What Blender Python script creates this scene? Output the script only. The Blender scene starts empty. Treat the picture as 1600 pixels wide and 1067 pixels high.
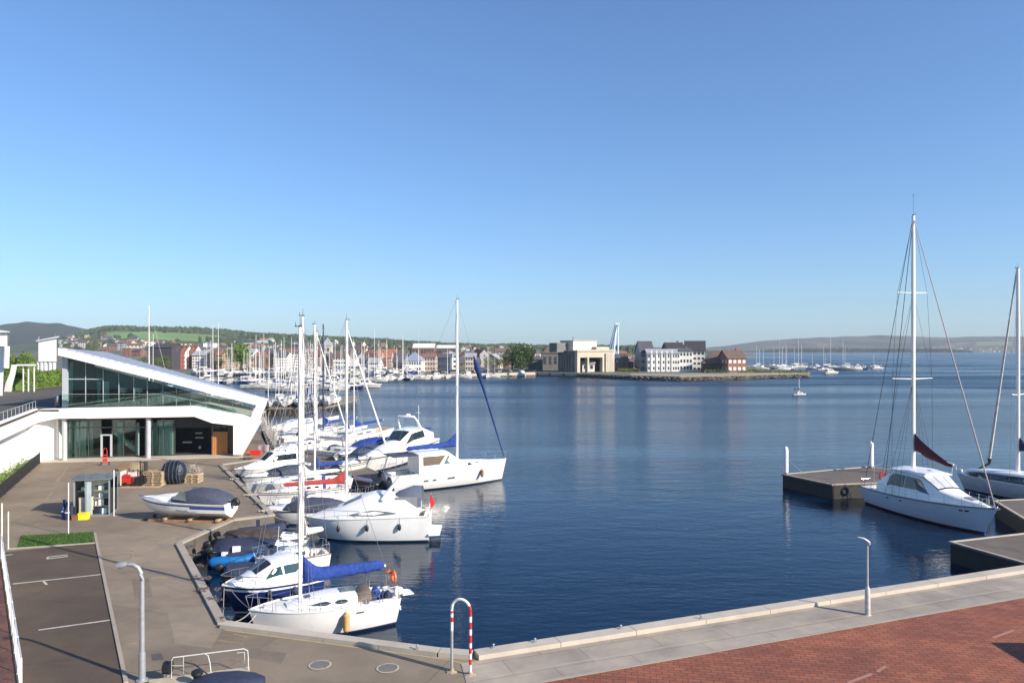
import bpy, bmesh, math, random
from math import radians as R, pi, sin, cos, sqrt, tan, atan2, hypot
from mathutils import Vector as V, noise
random.seed(11)
S = bpy.context.scene
COL = S.collection
# ---------------------------------------------------------------- camera, sky, sun, exposure
F, HZ, H = 1150.0, 547.0, 13.0            # focal length and horizon row in photo pixels, eye height over the water
cam_d = bpy.data.cameras.new('camera'); cam = bpy.data.objects.new('camera', cam_d); COL.objects.link(cam)
cam.location = (0, 0, H); cam.rotation_euler = (R(90), 0, 0)
cam_d.sensor_width = 36; cam_d.lens = 36 * F / 1600; cam_d.shift_y = (HZ - 533.5) / 1600
cam_d.clip_start = 0.1; cam_d.clip_end = 20000
S.camera = cam
EL, AZ = 28.0, -30.0                      # the sun stands right of and behind the camera
sun_dir = V((cos(R(EL)) * cos(R(AZ)), cos(R(EL)) * sin(R(AZ)), sin(R(EL))))
W = bpy.data.worlds.new('World'); S.world = W; W.use_nodes = True
nt = W.node_tree; bg = nt.nodes['Background']
sky = nt.nodes.new('ShaderNodeTexSky'); sky.sky_type = 'NISHITA'; sky.sun_disc = False
sky.sun_elevation = R(EL); sky.sun_rotation = atan2(sun_dir.x, sun_dir.y)
sky.altitude = 0; sky.air_density = 1.0; sky.dust_density = 0.6; sky.ozone_density = 2.6
gm = nt.nodes.new('ShaderNodeGamma'); gm.inputs[1].default_value = .9
tn = nt.nodes.new('ShaderNodeMix'); tn.data_type = 'RGBA'; tn.blend_type = 'MULTIPLY'; tn.inputs[0].default_value = 1; tn.inputs[7].default_value = (.65, .895, 1.19, 1)
nt.links.new(sky.outputs[0], gm.inputs[0]); nt.links.new(gm.outputs[0], tn.inputs[6]); nt.links.new(tn.outputs[2], bg.inputs[0]); bg.inputs[1].default_value = 0.115
sl = bpy.data.lights.new('sun', 'SUN'); sl.energy = 5.0; sl.angle = R(0.53); sl.color = (1, 0.90, 0.77)
so = bpy.data.objects.new('sun', sl); COL.objects.link(so)
so.rotation_euler = (-sun_dir).to_track_quat('-Z', 'Y').to_euler()
S.view_settings.view_transform = 'Standard'; S.view_settings.look = 'None'
S.view_settings.exposure = 0.62; S.view_settings.gamma = 1.0
S.cycles.max_bounces = 8; S.cycles.transparent_max_bounces = 16

# ---------------------------------------------------------------- helpers
QZ = 1.3                                   # height of the quays
def P(px, py, z=0.0):                      # the point of the plane z that the photo shows there
    d = F * (H - z) / (py - HZ); return V(((px - 800) / F * d, d, z))
def PD(px, d, z=0.0): return V(((px - 800) / F * d, d, z))
def zat(py, d): return H - (py - HZ) / F * d
def props(o, label=None, cat=None, group=None, kind=None):
    if label: o['label'] = label
    if cat: o['category'] = cat
    if group: o['group'] = group
    if kind: o['kind'] = kind
    return o
def thing(name, label, cat, loc=(0, 0, 0), rz=0.0, group=None):
    o = bpy.data.objects.new(name, None); COL.objects.link(o); o.empty_display_size = .3
    o.location = loc; o.rotation_euler = (0, 0, rz)
    return props(o, label, cat, group)
class MB:
    def __init__(s): s.v = []; s.f = []; s.m = []
    def add(s, vs, fs, m=0):
        b = len(s.v); s.v += [tuple(v) for v in vs]
        for i, f in enumerate(fs): s.f.append([b + k for k in f]); s.m.append(m if isinstance(m, int) else m[i])
    def bx(s, x0, x1, y0, y1, z0, z1, m=0):
        s.add([(x0,y0,z0),(x1,y0,z0),(x1,y1,z0),(x0,y1,z0),(x0,y0,z1),(x1,y0,z1),(x1,y1,z1),(x0,y1,z1)],
              [(3,2,1,0),(4,5,6,7),(0,1,5,4),(1,2,6,5),(2,3,7,6),(3,0,4,7)], m)
    def obx(s, c, u, hu, hv, z0, z1, m=0):          # box turned so that its long side follows u
        u = V((u[0], u[1], 0)).normalized(); v = V((-u.y, u.x, 0)); c = V((c[0], c[1], 0))
        q = [c + u*a*hu + v*b*hv for a, b in ((-1,-1),(1,-1),(1,1),(-1,1))]
        s.add([(p.x,p.y,z0) for p in q] + [(p.x,p.y,z1) for p in q], [(3,2,1,0),(4,5,6,7),(0,1,5,4),(1,2,6,5),(2,3,7,6),(3,0,4,7)], m)
    def prism(s, poly, off, m=0):
        n = len(poly); off = V(off); a = [V(p) for p in poly]
        s.add(a + [p + off for p in a], [list(range(n))[::-1], list(range(n, 2*n))] + [(i, (i+1) % n, n + (i+1) % n, n + i) for i in range(n)], m)
    def quad(s, a, b, c, d, m=0): s.add([a, b, c, d], [(0, 1, 2, 3)], m)
    def rings(s, rs, m=0, caps=True, closed=True):
        n = len(rs[0]); vs = [p for r in rs for p in r]; fs = []
        for i in range(len(rs) - 1):
            for k in range(n if closed else n - 1):
                fs.append((i*n + k, i*n + (k+1) % n, (i+1)*n + (k+1) % n, (i+1)*n + k))
        if caps and closed: fs += [tuple(range(n))[::-1], tuple(range((len(rs)-1)*n, len(rs)*n))]
        s.add(vs, fs, m)
    def tube(s, pts, r, n=6, m=0, flat=1.0):
        pts = [V(p) for p in pts]; rr = r if isinstance(r, (list, tuple)) else [r] * len(pts); rs = []
        up = V((0, 0, 1))
        for i, p in enumerate(pts):
            t = (pts[min(i+1, len(pts)-1)] - pts[max(i-1, 0)])
            t = t.normalized() if t.length > 1e-9 else V((0, 0, 1))
            a = t.cross(up)
            if a.length < .05: a = t.cross(V((0, 1, 0)))
            a.normalize(); b = a.cross(t).normalized()
            rs.append([p + a*cos(2*pi*k/n)*rr[i]*flat + b*sin(2*pi*k/n)*rr[i] for k in range(n)])
        s.rings(rs, m)
    def lathe(s, c, prof, n=16, m=0):
        c = V(c); s.rings([[c + V((r*cos(2*pi*k/n), r*sin(2*pi*k/n), z)) for k in range(n)] for r, z in prof], m)
    def build(s, name, mats, parent=None, smooth=False, world=False, jit=0):
        if not isinstance(mats, (list, tuple)): mats = [mats]
        me = bpy.data.meshes.new(name)
        org = V(parent.location) if (parent and world) else V((0, 0, 0))
        me.from_pydata([(v[0]-org.x, v[1]-org.y, v[2]-org.z) for v in s.v], [], s.f)
        for mt in mats: me.materials.append(mt)
        for p, k in zip(me.polygons, s.m): p.material_index = k
        bm = bmesh.new(); bm.from_mesh(me)
        bmesh.ops.remove_doubles(bm, verts=bm.verts, dist=1e-4)
        bmesh.ops.recalc_face_normals(bm, faces=bm.faces); bm.to_mesh(me); bm.free()
        if smooth:
            me.polygons.foreach_set('use_smooth', [True] * len(me.polygons))
            me.set_sharp_from_angle(angle=R(38 if smooth is True else smooth))
        o = bpy.data.objects.new(name, me); COL.objects.link(o)
        if parent: o.parent = parent
        return o
def one(name, mb, mats, label, cat, group=None, smooth=False, kind=None):   # a thing that is one mesh, its origin at its base
    xs = [v[0] for v in mb.v]; ys = [v[1] for v in mb.v]; zs = [v[2] for v in mb.v]
    c = V(((min(xs)+max(xs))/2, (min(ys)+max(ys))/2, min(zs)))
    mb.v = [(v[0]-c.x, v[1]-c.y, v[2]-c.z) for v in mb.v]
    o = mb.build(name, mats, smooth=smooth); o.location = c
    return props(o, label, cat, group, kind)
def copy_thing(o, loc, rz=None, label=None, scale=None, parent=None):
    c = o.copy(); COL.objects.link(c)
    if parent: c.parent = parent
    else:
        c.location = loc
        if rz is not None: c.rotation_euler = (0, 0, rz)
        if label: c['label'] = label
        if scale: c.scale = scale
    for ch in list(o.children): copy_thing(ch, None, parent=c)
    return c

# ---------------------------------------------------------------- materials
MATS = {}
def M(name, col, rough=.6, metal=0.0, var=.12, vs=1.5, bump=0.0, bs=20, col2=None, spec=.5, coat=0, dirt=0):
    if name in MATS: return MATS[name]
    m = bpy.data.materials.new(name); m.use_nodes = True; n = m.node_tree; L = n.links.new
    b = n.nodes['Principled BSDF']; b.inputs['Roughness'].default_value = rough; b.inputs['Metallic'].default_value = metal
    b.inputs['Specular IOR Level'].default_value = spec
    if coat: b.inputs['Coat Weight'].default_value = coat; b.inputs['Coat Roughness'].default_value = .22
    tc = n.nodes.new('ShaderNodeTexCoord'); nz = n.nodes.new('ShaderNodeTexNoise')
    nz.inputs['Scale'].default_value = vs; nz.inputs['Detail'].default_value = 5; nz.inputs['Roughness'].default_value = .6
    L(tc.outputs['Object'], nz.inputs['Vector'])
    rp = n.nodes.new('ShaderNodeValToRGB'); rp.color_ramp.elements[0].position = .3; rp.color_ramp.elements[1].position = .7
    c2 = col2 or tuple(min(1, c * (1 + var)) for c in col); c1 = tuple(c * (1 - var) for c in col) if not col2 else col
    rp.color_ramp.elements[0].color = (*c1, 1); rp.color_ramp.elements[1].color = (*c2, 1)
    L(nz.outputs[0], rp.inputs[0]); out = rp.outputs[0]
    if dirt:
        n2 = n.nodes.new('ShaderNodeTexNoise'); n2.inputs['Scale'].default_value = vs * .37; n2.inputs['Detail'].default_value = 8; n2.inputs['Roughness'].default_value = .7
        mp = n.nodes.new('ShaderNodeMapping'); mp.inputs['Scale'].default_value = (1, 1, .35)
        L(tc.outputs['Object'], mp.inputs[0]); L(mp.outputs[0], n2.inputs['Vector'])
        r2 = n.nodes.new('ShaderNodeValToRGB'); r2.color_ramp.elements[0].position = .52; r2.color_ramp.elements[1].position = .68
        r2.color_ramp.elements[0].color = (0, 0, 0, 1); r2.color_ramp.elements[1].color = (dirt, dirt, dirt, 1)
        mx = n.nodes.new('ShaderNodeMix'); mx.data_type = 'RGBA'; L(n2.outputs[0], r2.inputs[0]); L(r2.outputs[0], mx.inputs[0])
        L(out, mx.inputs[6]); mx.inputs[7].default_value = (*[c * .45 for c in col], 1); out = mx.outputs[2]
    L(out, b.inputs['Base Color'])
    if bump:
        n3 = n.nodes.new('ShaderNodeTexNoise'); n3.inputs['Scale'].default_value = bs; n3.inputs['Detail'].default_value = 4
        L(tc.outputs['Object'], n3.inputs['Vector'])
        bp = n.nodes.new('ShaderNodeBump'); bp.inputs['Strength'].default_value = bump; bp.inputs['Distance'].default_value = .09 if bump >= 1 else .03
        L(n3.outputs[0], bp.inputs['Height']); L(bp.outputs[0], b.inputs['Normal'])
    MATS[name] = m; return m
gel = M('gelcoat', (.82, .81, .78), .28, var=.03, vs=2, coat=.3, dirt=.18)
fgel = M('weathered_gelcoat', (.58, .57, .54), .45, var=.12, vs=.8, dirt=.3)
gel2 = M('gelcoat_cream', (.68, .66, .60), .35, var=.05, vs=2, dirt=.15)
deckm = M('deck_nonslip', (.72, .70, .65), .7, var=.06, vs=3, bump=.2, bs=60, dirt=.12)
bgel = M('blue_grey_gelcoat', (.50, .55, .62), .3, var=.04, coat=.3)
navy = M('navy_gelcoat', (.012, .03, .13), .2, var=.15, coat=.4)
antif = M('antifouling_red', (.13, .025, .02), .7, var=.3)
antid = M('antifouling_dark', (.02, .022, .035), .7, var=.3)
boot = M('boot_top', (.03, .05, .14), .4)
wind = M('boat_window', (.015, .02, .025), .06, var=.2, spec=.8)
windg = M('boat_window_grey', (.10, .12, .12), .1, var=.2, spec=.8)
alu = M('mast_aluminium', (.84, .80, .74), .4, metal=.0, var=.05, vs=1)
blackm = M('mast_black', (.02, .022, .03), .35)
steel = M('stainless', (.65, .65, .66), .22, metal=.9, var=.05)
galv = M('galvanised', (.40, .42, .43), .5, metal=.5, var=.12, vs=6)
wire = M('wire', (.30, .30, .32), .4, metal=.6)
rope = M('rope', (.42, .37, .30), .9, var=.25, vs=12)
ropeb = M('rope_purple', (.10, .075, .08), .95, var=.4, vs=14, bump=.6, bs=30)
blue = M('blue_canvas', (.012, .045, .24), .85, var=.35, vs=6, bump=1, bs=5)
navyc = M('navy_canvas', (.022, .03, .065), .8, var=.25, vs=5, bump=.6, bs=8)
slate = M('slate_canvas', (.05, .06, .09), .8, var=.25, vs=5, bump=.6, bs=8)
redc = M('red_canvas', (.33, .035, .035), .8, var=.25, vs=6, bump=.6, bs=9)
maroon = M('maroon_canvas', (.12, .018, .022), .8, var=.25, vs=5, bump=.6, bs=7)
white_c = M('white_sailcloth', (.72, .70, .66), .8, var=.08, vs=5, bump=.4, bs=10)
cyan = M('bright_blue_tube', (.01, .14, .40), .4, var=.1)
rubber = M('black_rubber', (.012, .013, .015), .5, var=.3)
grey = M('grey_plastic', (.18, .19, .20), .5)
redp = M('red_paint', (.55, .03, .02), .4, var=.15, dirt=.3)
orange = M('orange_plastic', (.75, .16, .03), .5)
yellow = M('yellow_plastic', (.75, .62, .03), .5)
whitep = M('white_paint', (.78, .78, .75), .55, var=.04, vs=.6, dirt=.12)
render_w = M('white_render', (.86, .84, .80), .75, var=.03, vs=.4, bump=.05, dirt=.08)
teak = M('teak', (.25, .15, .08), .7, var=.3, vs=8)
timber = M('timber', (.42, .30, .18), .8, var=.3, vs=7, dirt=.3)
woodo = M('orange_timber_door', (.46, .19, .05), .5, var=.15, vs=3)
def tint_sheet(name, c1, c2, sc, bump, joints=True):
    m = M(name, c1, .85, var=.1, vs=sc, bump=bump, bs=40, col2=c2, dirt=.35); n = m.node_tree; L = n.links.new; b = n.nodes['Principled BSDF']
    src = b.inputs['Base Color'].links[0].from_socket; tc = [x for x in n.nodes if x.type == 'TEX_COORD'][0]
    def layer(src, scale, det, lo, hi, p0, p1, stretch=(1, 1, 1)):
        mp = n.nodes.new('ShaderNodeMapping'); mp.inputs['Scale'].default_value = stretch; mp.inputs['Rotation'].default_value = (0, 0, .5); z = n.nodes.new('ShaderNodeTexNoise'); z.inputs['Scale'].default_value = scale; z.inputs['Detail'].default_value = det; z.inputs['Roughness'].default_value = .7
        L(tc.outputs['Object'], mp.inputs[0]); L(mp.outputs[0], z.inputs['Vector']); r = n.nodes.new('ShaderNodeValToRGB'); r.color_ramp.elements[0].position = p0; r.color_ramp.elements[1].position = p1
        r.color_ramp.elements[0].color = (lo, lo, lo, 1); r.color_ramp.elements[1].color = (hi, hi*.985, hi*.96, 1); L(z.outputs[0], r.inputs[0]); x = n.nodes.new('ShaderNodeMix'); x.data_type = 'RGBA'; x.blend_type = 'MULTIPLY'; x.inputs[0].default_value = 1; L(src, x.inputs[6]); L(r.outputs[0], x.inputs[7]); return x.outputs[2]
    src = layer(src, .11, 9, .80, 1.12, .38, .62); src = layer(src, 1.1, 6, .80, 1.0, .30, .44, (.25, 1, 1)); src = layer(src, 30, 2, .86, 1.12, .35, .65); src = layer(src, .55, 3, .68, 1.0, .27, .33)
    if joints:
        mp = n.nodes.new('ShaderNodeMapping'); mp.inputs['Rotation'].default_value = (0, 0, .33); bk = n.nodes.new('ShaderNodeTexBrick'); bk.inputs['Scale'].default_value = 1; bk.inputs['Brick Width'].default_value = 7.5; bk.inputs['Row Height'].default_value = 5.2; bk.inputs['Mortar Size'].default_value = .025
        bk.inputs['Color1'].default_value = (.95, .95, .94, 1); bk.inputs['Color2'].default_value = (1.06, 1.05, 1.04, 1); bk.inputs['Mortar'].default_value = (.72, .70, .68, 1); L(tc.outputs['Object'], mp.inputs[0]); L(mp.outputs[0], bk.inputs[0])
        x = n.nodes.new('ShaderNodeMix'); x.data_type = 'RGBA'; x.blend_type = 'MULTIPLY'; x.inputs[0].default_value = 1; L(src, x.inputs[6]); L(bk.outputs[0], x.inputs[7]); src = x.outputs[2]
    L(src, b.inputs['Base Color']); return m
asph = tint_sheet('yard_asphalt', (.200, .164, .126), (.262, .218, .170), .35, .35)
asphd = tint_sheet('parking_asphalt', (.080, .058, .042), (.108, .080, .057), .4, .4, False)
terr_m = tint_sheet('terrace_asphalt', (.075, .070, .066), (.10, .09, .085), .3, .3)
conc = M('concrete', (.34, .295, .24), .85, var=.1, vs=.7, bump=.3, bs=30, dirt=.3)
conc2 = M('concrete_pale', (.47, .41, .335), .85, var=.1, vs=.9, bump=.3, bs=30, dirt=.25)
wallq = M('quay_wall', (.12, .105, .085), .8, var=.3, vs=1.2, bump=.6, bs=6, dirt=.6)
pont = M('pontoon_deck', (.13, .105, .085), .85, var=.2, vs=1.3, bump=.3, bs=20, dirt=.4)
lineW = M('line_paint', (.48, .45, .41), .8, var=.15, vs=4, dirt=.5)
lineY = M('worn_yellow_paint', (.30, .22, .12), .85, var=.25, vs=4, dirt=.5)
grassm = M('grass', (.05, .11, .02), .9, var=.35, vs=6, bump=.6, bs=60)
fol1 = M('foliage', (.05, .09, .018), .8, var=.5, vs=.35)
fol2 = M('foliage_bright', (.11, .18, .03), .8, var=.45, vs=.5)
fol3 = M('foliage_far', (.045, .065, .026), .9, var=.5, vs=.02)
bark = M('bark', (.07, .05, .035), .9)
roofg = M('zinc_roof', (.36, .39, .45), .45, metal=.3, var=.08, vs=.5)
steelp = M('grey_painted_steel', (.40, .43, .45), .45, var=.05)
curtain = M('pale_green_curtain', (.62, .74, .68), .9, var=.1, vs=2)
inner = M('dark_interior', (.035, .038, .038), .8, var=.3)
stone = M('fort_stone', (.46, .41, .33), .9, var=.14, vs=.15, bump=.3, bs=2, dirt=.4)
stone_d = M('fort_stone_shaded', (.17, .165, .16), .9, var=.25, vs=.15, dirt=.5)  # darker copy of the fort stone: shade of the sunless side painted in
rock = M('rock', (.15, .13, .10), .95, var=.4, vs=.5, bump=1, bs=2)
darkp = M('dark_paint', (.02, .022, .025), .4)
winf = M('far_window', (.05, .055, .065), .3, var=.3, vs=.3)
bluem = M('pale_blue_paint', (.30, .42, .55), .5)
def glass_mat():
    m = bpy.data.materials.new('tinted_glass'); m.use_nodes = True; n = m.node_tree; n.nodes.clear(); L = n.links.new
    o = n.nodes.new('ShaderNodeOutputMaterial'); t = n.nodes.new('ShaderNodeBsdfTransparent'); t.inputs[0].default_value = (.80, .90, .86, 1)
    g = n.nodes.new('ShaderNodeBsdfGlossy'); g.inputs[0].default_value = (.8, .9, .88, 1); g.inputs['Roughness'].default_value = .03
    tc = n.nodes.new('ShaderNodeTexCoord'); nz = n.nodes.new('ShaderNodeTexNoise'); nz.inputs['Scale'].default_value = .5
    bp = n.nodes.new('ShaderNodeBump'); bp.inputs['Strength'].default_value = .08; L(tc.outputs['Object'], nz.inputs['Vector']); L(nz.outputs[0], bp.inputs['Height']); L(bp.outputs[0], g.inputs['Normal'])
    f = n.nodes.new('ShaderNodeFresnel'); f.inputs[0].default_value = 1.6; x = n.nodes.new('ShaderNodeMixShader')
    L(f.outputs[0], x.inputs[0]); L(t.outputs[0], x.inputs[1]); L(g.outputs[0], x.inputs[2]); L(x.outputs[0], o.inputs[0]); return m
glass = glass_mat()
def water_mat():
    m = bpy.data.materials.new('harbour_water'); m.use_nodes = True; n = m.node_tree; L = n.links.new
    b = n.nodes['Principled BSDF']; b.inputs['Base Color'].default_value = (.002, .014, .038, 1)
    b.inputs['IOR'].default_value = 1.30; b.inputs['Specular Tint'].default_value = (.74, .93, 1.0, 1); b.inputs['Roughness'].default_value = .05
    tc = n.nodes.new('ShaderNodeTexCoord')
    def nz(scale, stretch, detail, rot=0.0):
        mp = n.nodes.new('ShaderNodeMapping'); mp.inputs['Scale'].default_value = (stretch[0], stretch[1], 1); mp.inputs['Rotation'].default_value = (0, 0, rot)
        t = n.nodes.new('ShaderNodeTexNoise'); t.inputs['Scale'].default_value = scale; t.inputs['Detail'].default_value = detail
        t.inputs['Roughness'].default_value = .55
        L(tc.outputs['Object'], mp.inputs[0]); L(mp.outputs[0], t.inputs['Vector']); return t
    a = nz(1.7, (.55, 1.35), 3, .25); c = nz(.42, (.5, 1.2), 3, -.2); e = nz(5.5, (.7, 1.3), 2, .5)
    def math_(op, x, y):
        k = n.nodes.new('ShaderNodeMath'); k.operation = op
        for i, q in enumerate((x, y)):
            if isinstance(q, (int, float)): k.inputs[i].default_value = q
            else: L(q, k.inputs[i])
        return k.outputs[0]
    h = math_('ADD', math_('ADD', math_('MULTIPLY', a.outputs[0], .10), math_('MULTIPLY', c.outputs[0], .22)), math_('MULTIPLY', e.outputs[0], .040))
    # calm slicks lie across the basin where the wind does not reach
    g = nz(.012, (.35, 1.9), 3, .05)
    r = n.nodes.new('ShaderNodeMapRange'); r.inputs[1].default_value = .40; r.inputs[2].default_value = .60; r.inputs[3].default_value = .45; r.inputs[4].default_value = 1.0
    L(g.outputs[0], r.inputs[0])
    bp = n.nodes.new('ShaderNodeBump'); bp.inputs['Distance'].default_value = 1.0
    # the basin between the quays is sheltered; the open water beyond it is ruffled
    sx = n.nodes.new('ShaderNodeSeparateXYZ'); L(tc.outputs['Object'], sx.inputs[0]); sh = n.nodes.new('ShaderNodeMapRange'); sh.inputs[1].default_value = 58; sh.inputs[2].default_value = 215; sh.inputs[3].default_value = .42; sh.inputs[4].default_value = 2.4; L(sx.outputs[1], sh.inputs[0])
    L(math_('MULTIPLY', math_('MULTIPLY', r.outputs[0], WAVE), sh.outputs[0]), bp.inputs['Strength']); ro = n.nodes.new('ShaderNodeMapRange'); ro.inputs[1].default_value = 60; ro.inputs[2].default_value = 260; ro.inputs[3].default_value = .045; ro.inputs[4].default_value = .34; L(sx.outputs[1], ro.inputs[0]); L(math_('MULTIPLY', ro.outputs[0], r.outputs[0]), b.inputs['Roughness']); L(h, bp.inputs['Height']); L(bp.outputs[0], b.inputs['Normal'])
    return m
WAVE = .7
waterm = water_mat()
def brick_mat(name, rot, c1, c2, mort, sx=1.0):
    m = bpy.data.materials.new(name); m.use_nodes = True; n = m.node_tree; L = n.links.new; b = n.nodes['Principled BSDF']; b.inputs['Roughness'].default_value = .85
    tc = n.nodes.new('ShaderNodeTexCoord'); mp = n.nodes.new('ShaderNodeMapping'); mp.inputs['Rotation'].default_value = (0, 0, rot)
    bk = n.nodes.new('ShaderNodeTexBrick'); bk.inputs['Scale'].default_value = 1; bk.inputs['Brick Width'].default_value = .44*sx; bk.inputs['Row Height'].default_value = .22*sx
    bk.inputs['Mortar Size'].default_value = .022; bk.inputs['Color1'].default_value = (*c1, 1); bk.inputs['Color2'].default_value = (*c2, 1); bk.inputs['Mortar'].default_value = (*mort, 1)
    L(tc.outputs['Object'], mp.inputs[0]); L(mp.outputs[0], bk.inputs[0])
    nz = n.nodes.new('ShaderNodeTexNoise'); nz.inputs['Scale'].default_value = .45; nz.inputs['Detail'].default_value = 8; nz.inputs['Roughness'].default_value = .65; L(tc.outputs['Object'], nz.inputs['Vector'])
    rp = n.nodes.new('ShaderNodeValToRGB'); rp.color_ramp.elements[0].position = .3; rp.color_ramp.elements[1].position = .75
    rp.color_ramp.elements[0].color = (.62, .62, .66, 1); rp.color_ramp.elements[1].color = (1.25, 1.22, 1.15, 1); L(nz.outputs[0], rp.inputs[0])
    mx = n.nodes.new('ShaderNodeMix'); mx.data_type = 'RGBA'; mx.blend_type = 'MULTIPLY'; mx.inputs[0].default_value = 1
    L(bk.outputs[0], mx.inputs[6]); L(rp.outputs[0], mx.inputs[7]); L(mx.outputs[2], b.inputs['Base Color'])
    bp = n.nodes.new('ShaderNodeBump'); bp.inputs['Strength'].default_value = .5; bp.inputs['Distance'].default_value = .01; L(bk.outputs[1], bp.inputs['Height']); bp.invert = True; L(bp.outputs[0], b.inputs['Normal'])
    return m

# ---------------------------------------------------------------- setting: water, quays
mb = MB(); mb.quad((-7000, -300, 0), (7000, -300, 0), (7000, 7600, 0), (-7000, 7600, 0))
props(mb.build('water', waterm), kind='structure')
E = [P(740, 1022, QZ), P(690, 1018, QZ), P(355, 975, QZ), P(285, 850, QZ), P(365, 814, QZ), P(430, 806, QZ), P(348, 727, QZ), P(425, 716, QZ), P(395, 652, QZ), P(378, 630, QZ)]
qd = (P(1600, 888, QZ) - P(740, 1022, QZ)); qd.z = 0; qd.normalize(); qn = V((qd.y, -qd.x, 0))   # along the right quay and towards the land
Efar = E[0] + qd * 75
yard = [V((-110, -20, QZ)), V((Efar.x + qn.x*80, Efar.y + qn.y*80, QZ)), Efar] + E + [V((-70, 150, QZ)), V((-110, 150, QZ))]
mb = MB(); mb.prism(yard, (0, 0, -3.5)); o = mb.build('yard', [asph, wallq])
for p in o.data.polygons:
    if abs(p.normal.z) < .5: p.material_index = 1
props(o, kind='structure')
def strip(name, pts, width_dir, z0, h, mat, label=None):
    """a coping or kerb along a polyline: each stretch pushed sideways by its own normal"""
    mb = MB(); n = len(pts); inner_ = []
    for i, p in enumerate(pts):
        a = (pts[i] - pts[i-1]).normalized() if i else None; b = (pts[i+1] - pts[i]).normalized() if i < n-1 else None
        na = V((a.y, -a.x, 0)) if a else None; nb = V((b.y, -b.x, 0)) if b else None
        if na and nb:
            m = (na + nb).normalized(); m = m / max(.4, m.dot(na))
        else: m = na or nb
        inner_.append(p + m * width_dir)
    for i in range(n-1):
        q = [pts[i], pts[i+1], inner_[i+1], inner_[i]]
        mb.prism([(v.x, v.y, z0) for v in q], (0, 0, h))
    return mb
# pieces of coping stone, laid end to end with open joints
def coping(pts, w, mat, z0=QZ, h=.14, stone_len=2.6, side=1):
    mb = MB()
    for a, b in zip(pts[:-1], pts[1:]):
        d = b - a; L_ = d.length; k = max(1, round(L_ / stone_len)); u = d / L_; nn = V((u.y, -u.x, 0)) * side * w
        for i in range(k):
            s = a + u * (L_ * i / k + .012); e = a + u * (L_ * (i+1) / k - .012); dz = random.uniform(-.006, .006)
            mb.prism([(s.x, s.y, z0), (e.x, e.y, z0), (e.x+nn.x, e.y+nn.y, z0), (s.x+nn.x, s.y+nn.y, z0)], (0, 0, h + dz))
    return mb
props(coping([E[0] - qd*.0, Efar], .62, conc2, h=.20, side=1, stone_len=3.4).build('quay_coping', conc2), kind='structure')
props(coping([E[0], E[1], E[2]], .5, conc2, h=.18, side=-1).build('quay_coping', conc2), kind='structure')
props(coping([E[2], E[3], E[4], E[5], E[6], E[7]], .38, conc, h=.12, side=-1).build('quay_coping', conc), kind='structure')
props(coping([E[8], E[9], V((-70, 150, QZ))], .38, conc, h=.12, side=-1).build('quay_coping', conc), kind='structure')
# promenade slabs and brick plaza along the right quay
def qp(s, t, z): p = E[0] + qd*s + qn*t; return V((p.x, p.y, z))
Pb = P(755, 1062, QZ)
ang = atan2(qd.y, qd.x)
def slab_mat():
    m = brick_mat('promenade_slabs', -ang, (.33, .285, .235), (.37, .32, .265), (.16, .135, .11)); bk = [x for x in m.node_tree.nodes if x.type == 'TEX_BRICK'][0]
    bk.inputs['Brick Width'].default_value = 3.2; bk.inputs['Row Height'].default_value = 1.3; bk.inputs['Mortar Size'].default_value = .012; return m
slabm = slab_mat()
BW = 3.05
mb = MB(); mb.prism([qp(-.15, .63, QZ), qp(75, .63, QZ), qp(75, BW, QZ), qp(-.15, BW, QZ)], (0, 0, .02)); mb.prism([qp(-.15, .63, QZ-.0), qp(-.15, BW, QZ), qp(-1.15, BW, QZ), qp(-.7, .63, QZ)], (0, 0, .018))
props(mb.build('promenade', slabm), kind='structure')
mb = MB(); mb.prism([qp(-1.2, BW, QZ), qp(75, BW, QZ), qp(75, BW+.16, QZ), qp(-1.2, BW+.16, QZ)], (0, 0, .035)); mb.prism([qp(-.15, 2.05, QZ), qp(75, 2.05, QZ), qp(75, 2.09, QZ), qp(-.15, 2.09, QZ)], (0, 0, .026))
props(mb.build('kerb_strip', conc), kind='structure')
brickm = brick_mat('brick_paving', -ang + .52, (.25, .072, .038), (.34, .110, .058), (.13, .06, .04))
mb = MB(); mb.quad(qp(-1.4, BW+.16, QZ+.02), qp(75, BW+.16, QZ+.02), qp(75, 60, QZ+.02), qp(-1.4, 60, QZ+.02))
props(mb.build('brick_plaza', brickm), kind='structure')
mb = MB()
for s, t, l in ((11.5, 7.0, 1.4), (13.2, 6.7, .7), (20.2, 6.0, 1.6)):
    mb.prism([qp(s, t, QZ+.022), qp(s+l, t-.25, QZ+.022), qp(s+l, t-.12, QZ+.022), qp(s, t+.13, QZ+.022)], (0, 0, .004))
props(mb.build('worn_markings', M('faded_paint', (.34, .17, .13), .9, dirt=.6)), kind='structure')
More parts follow.
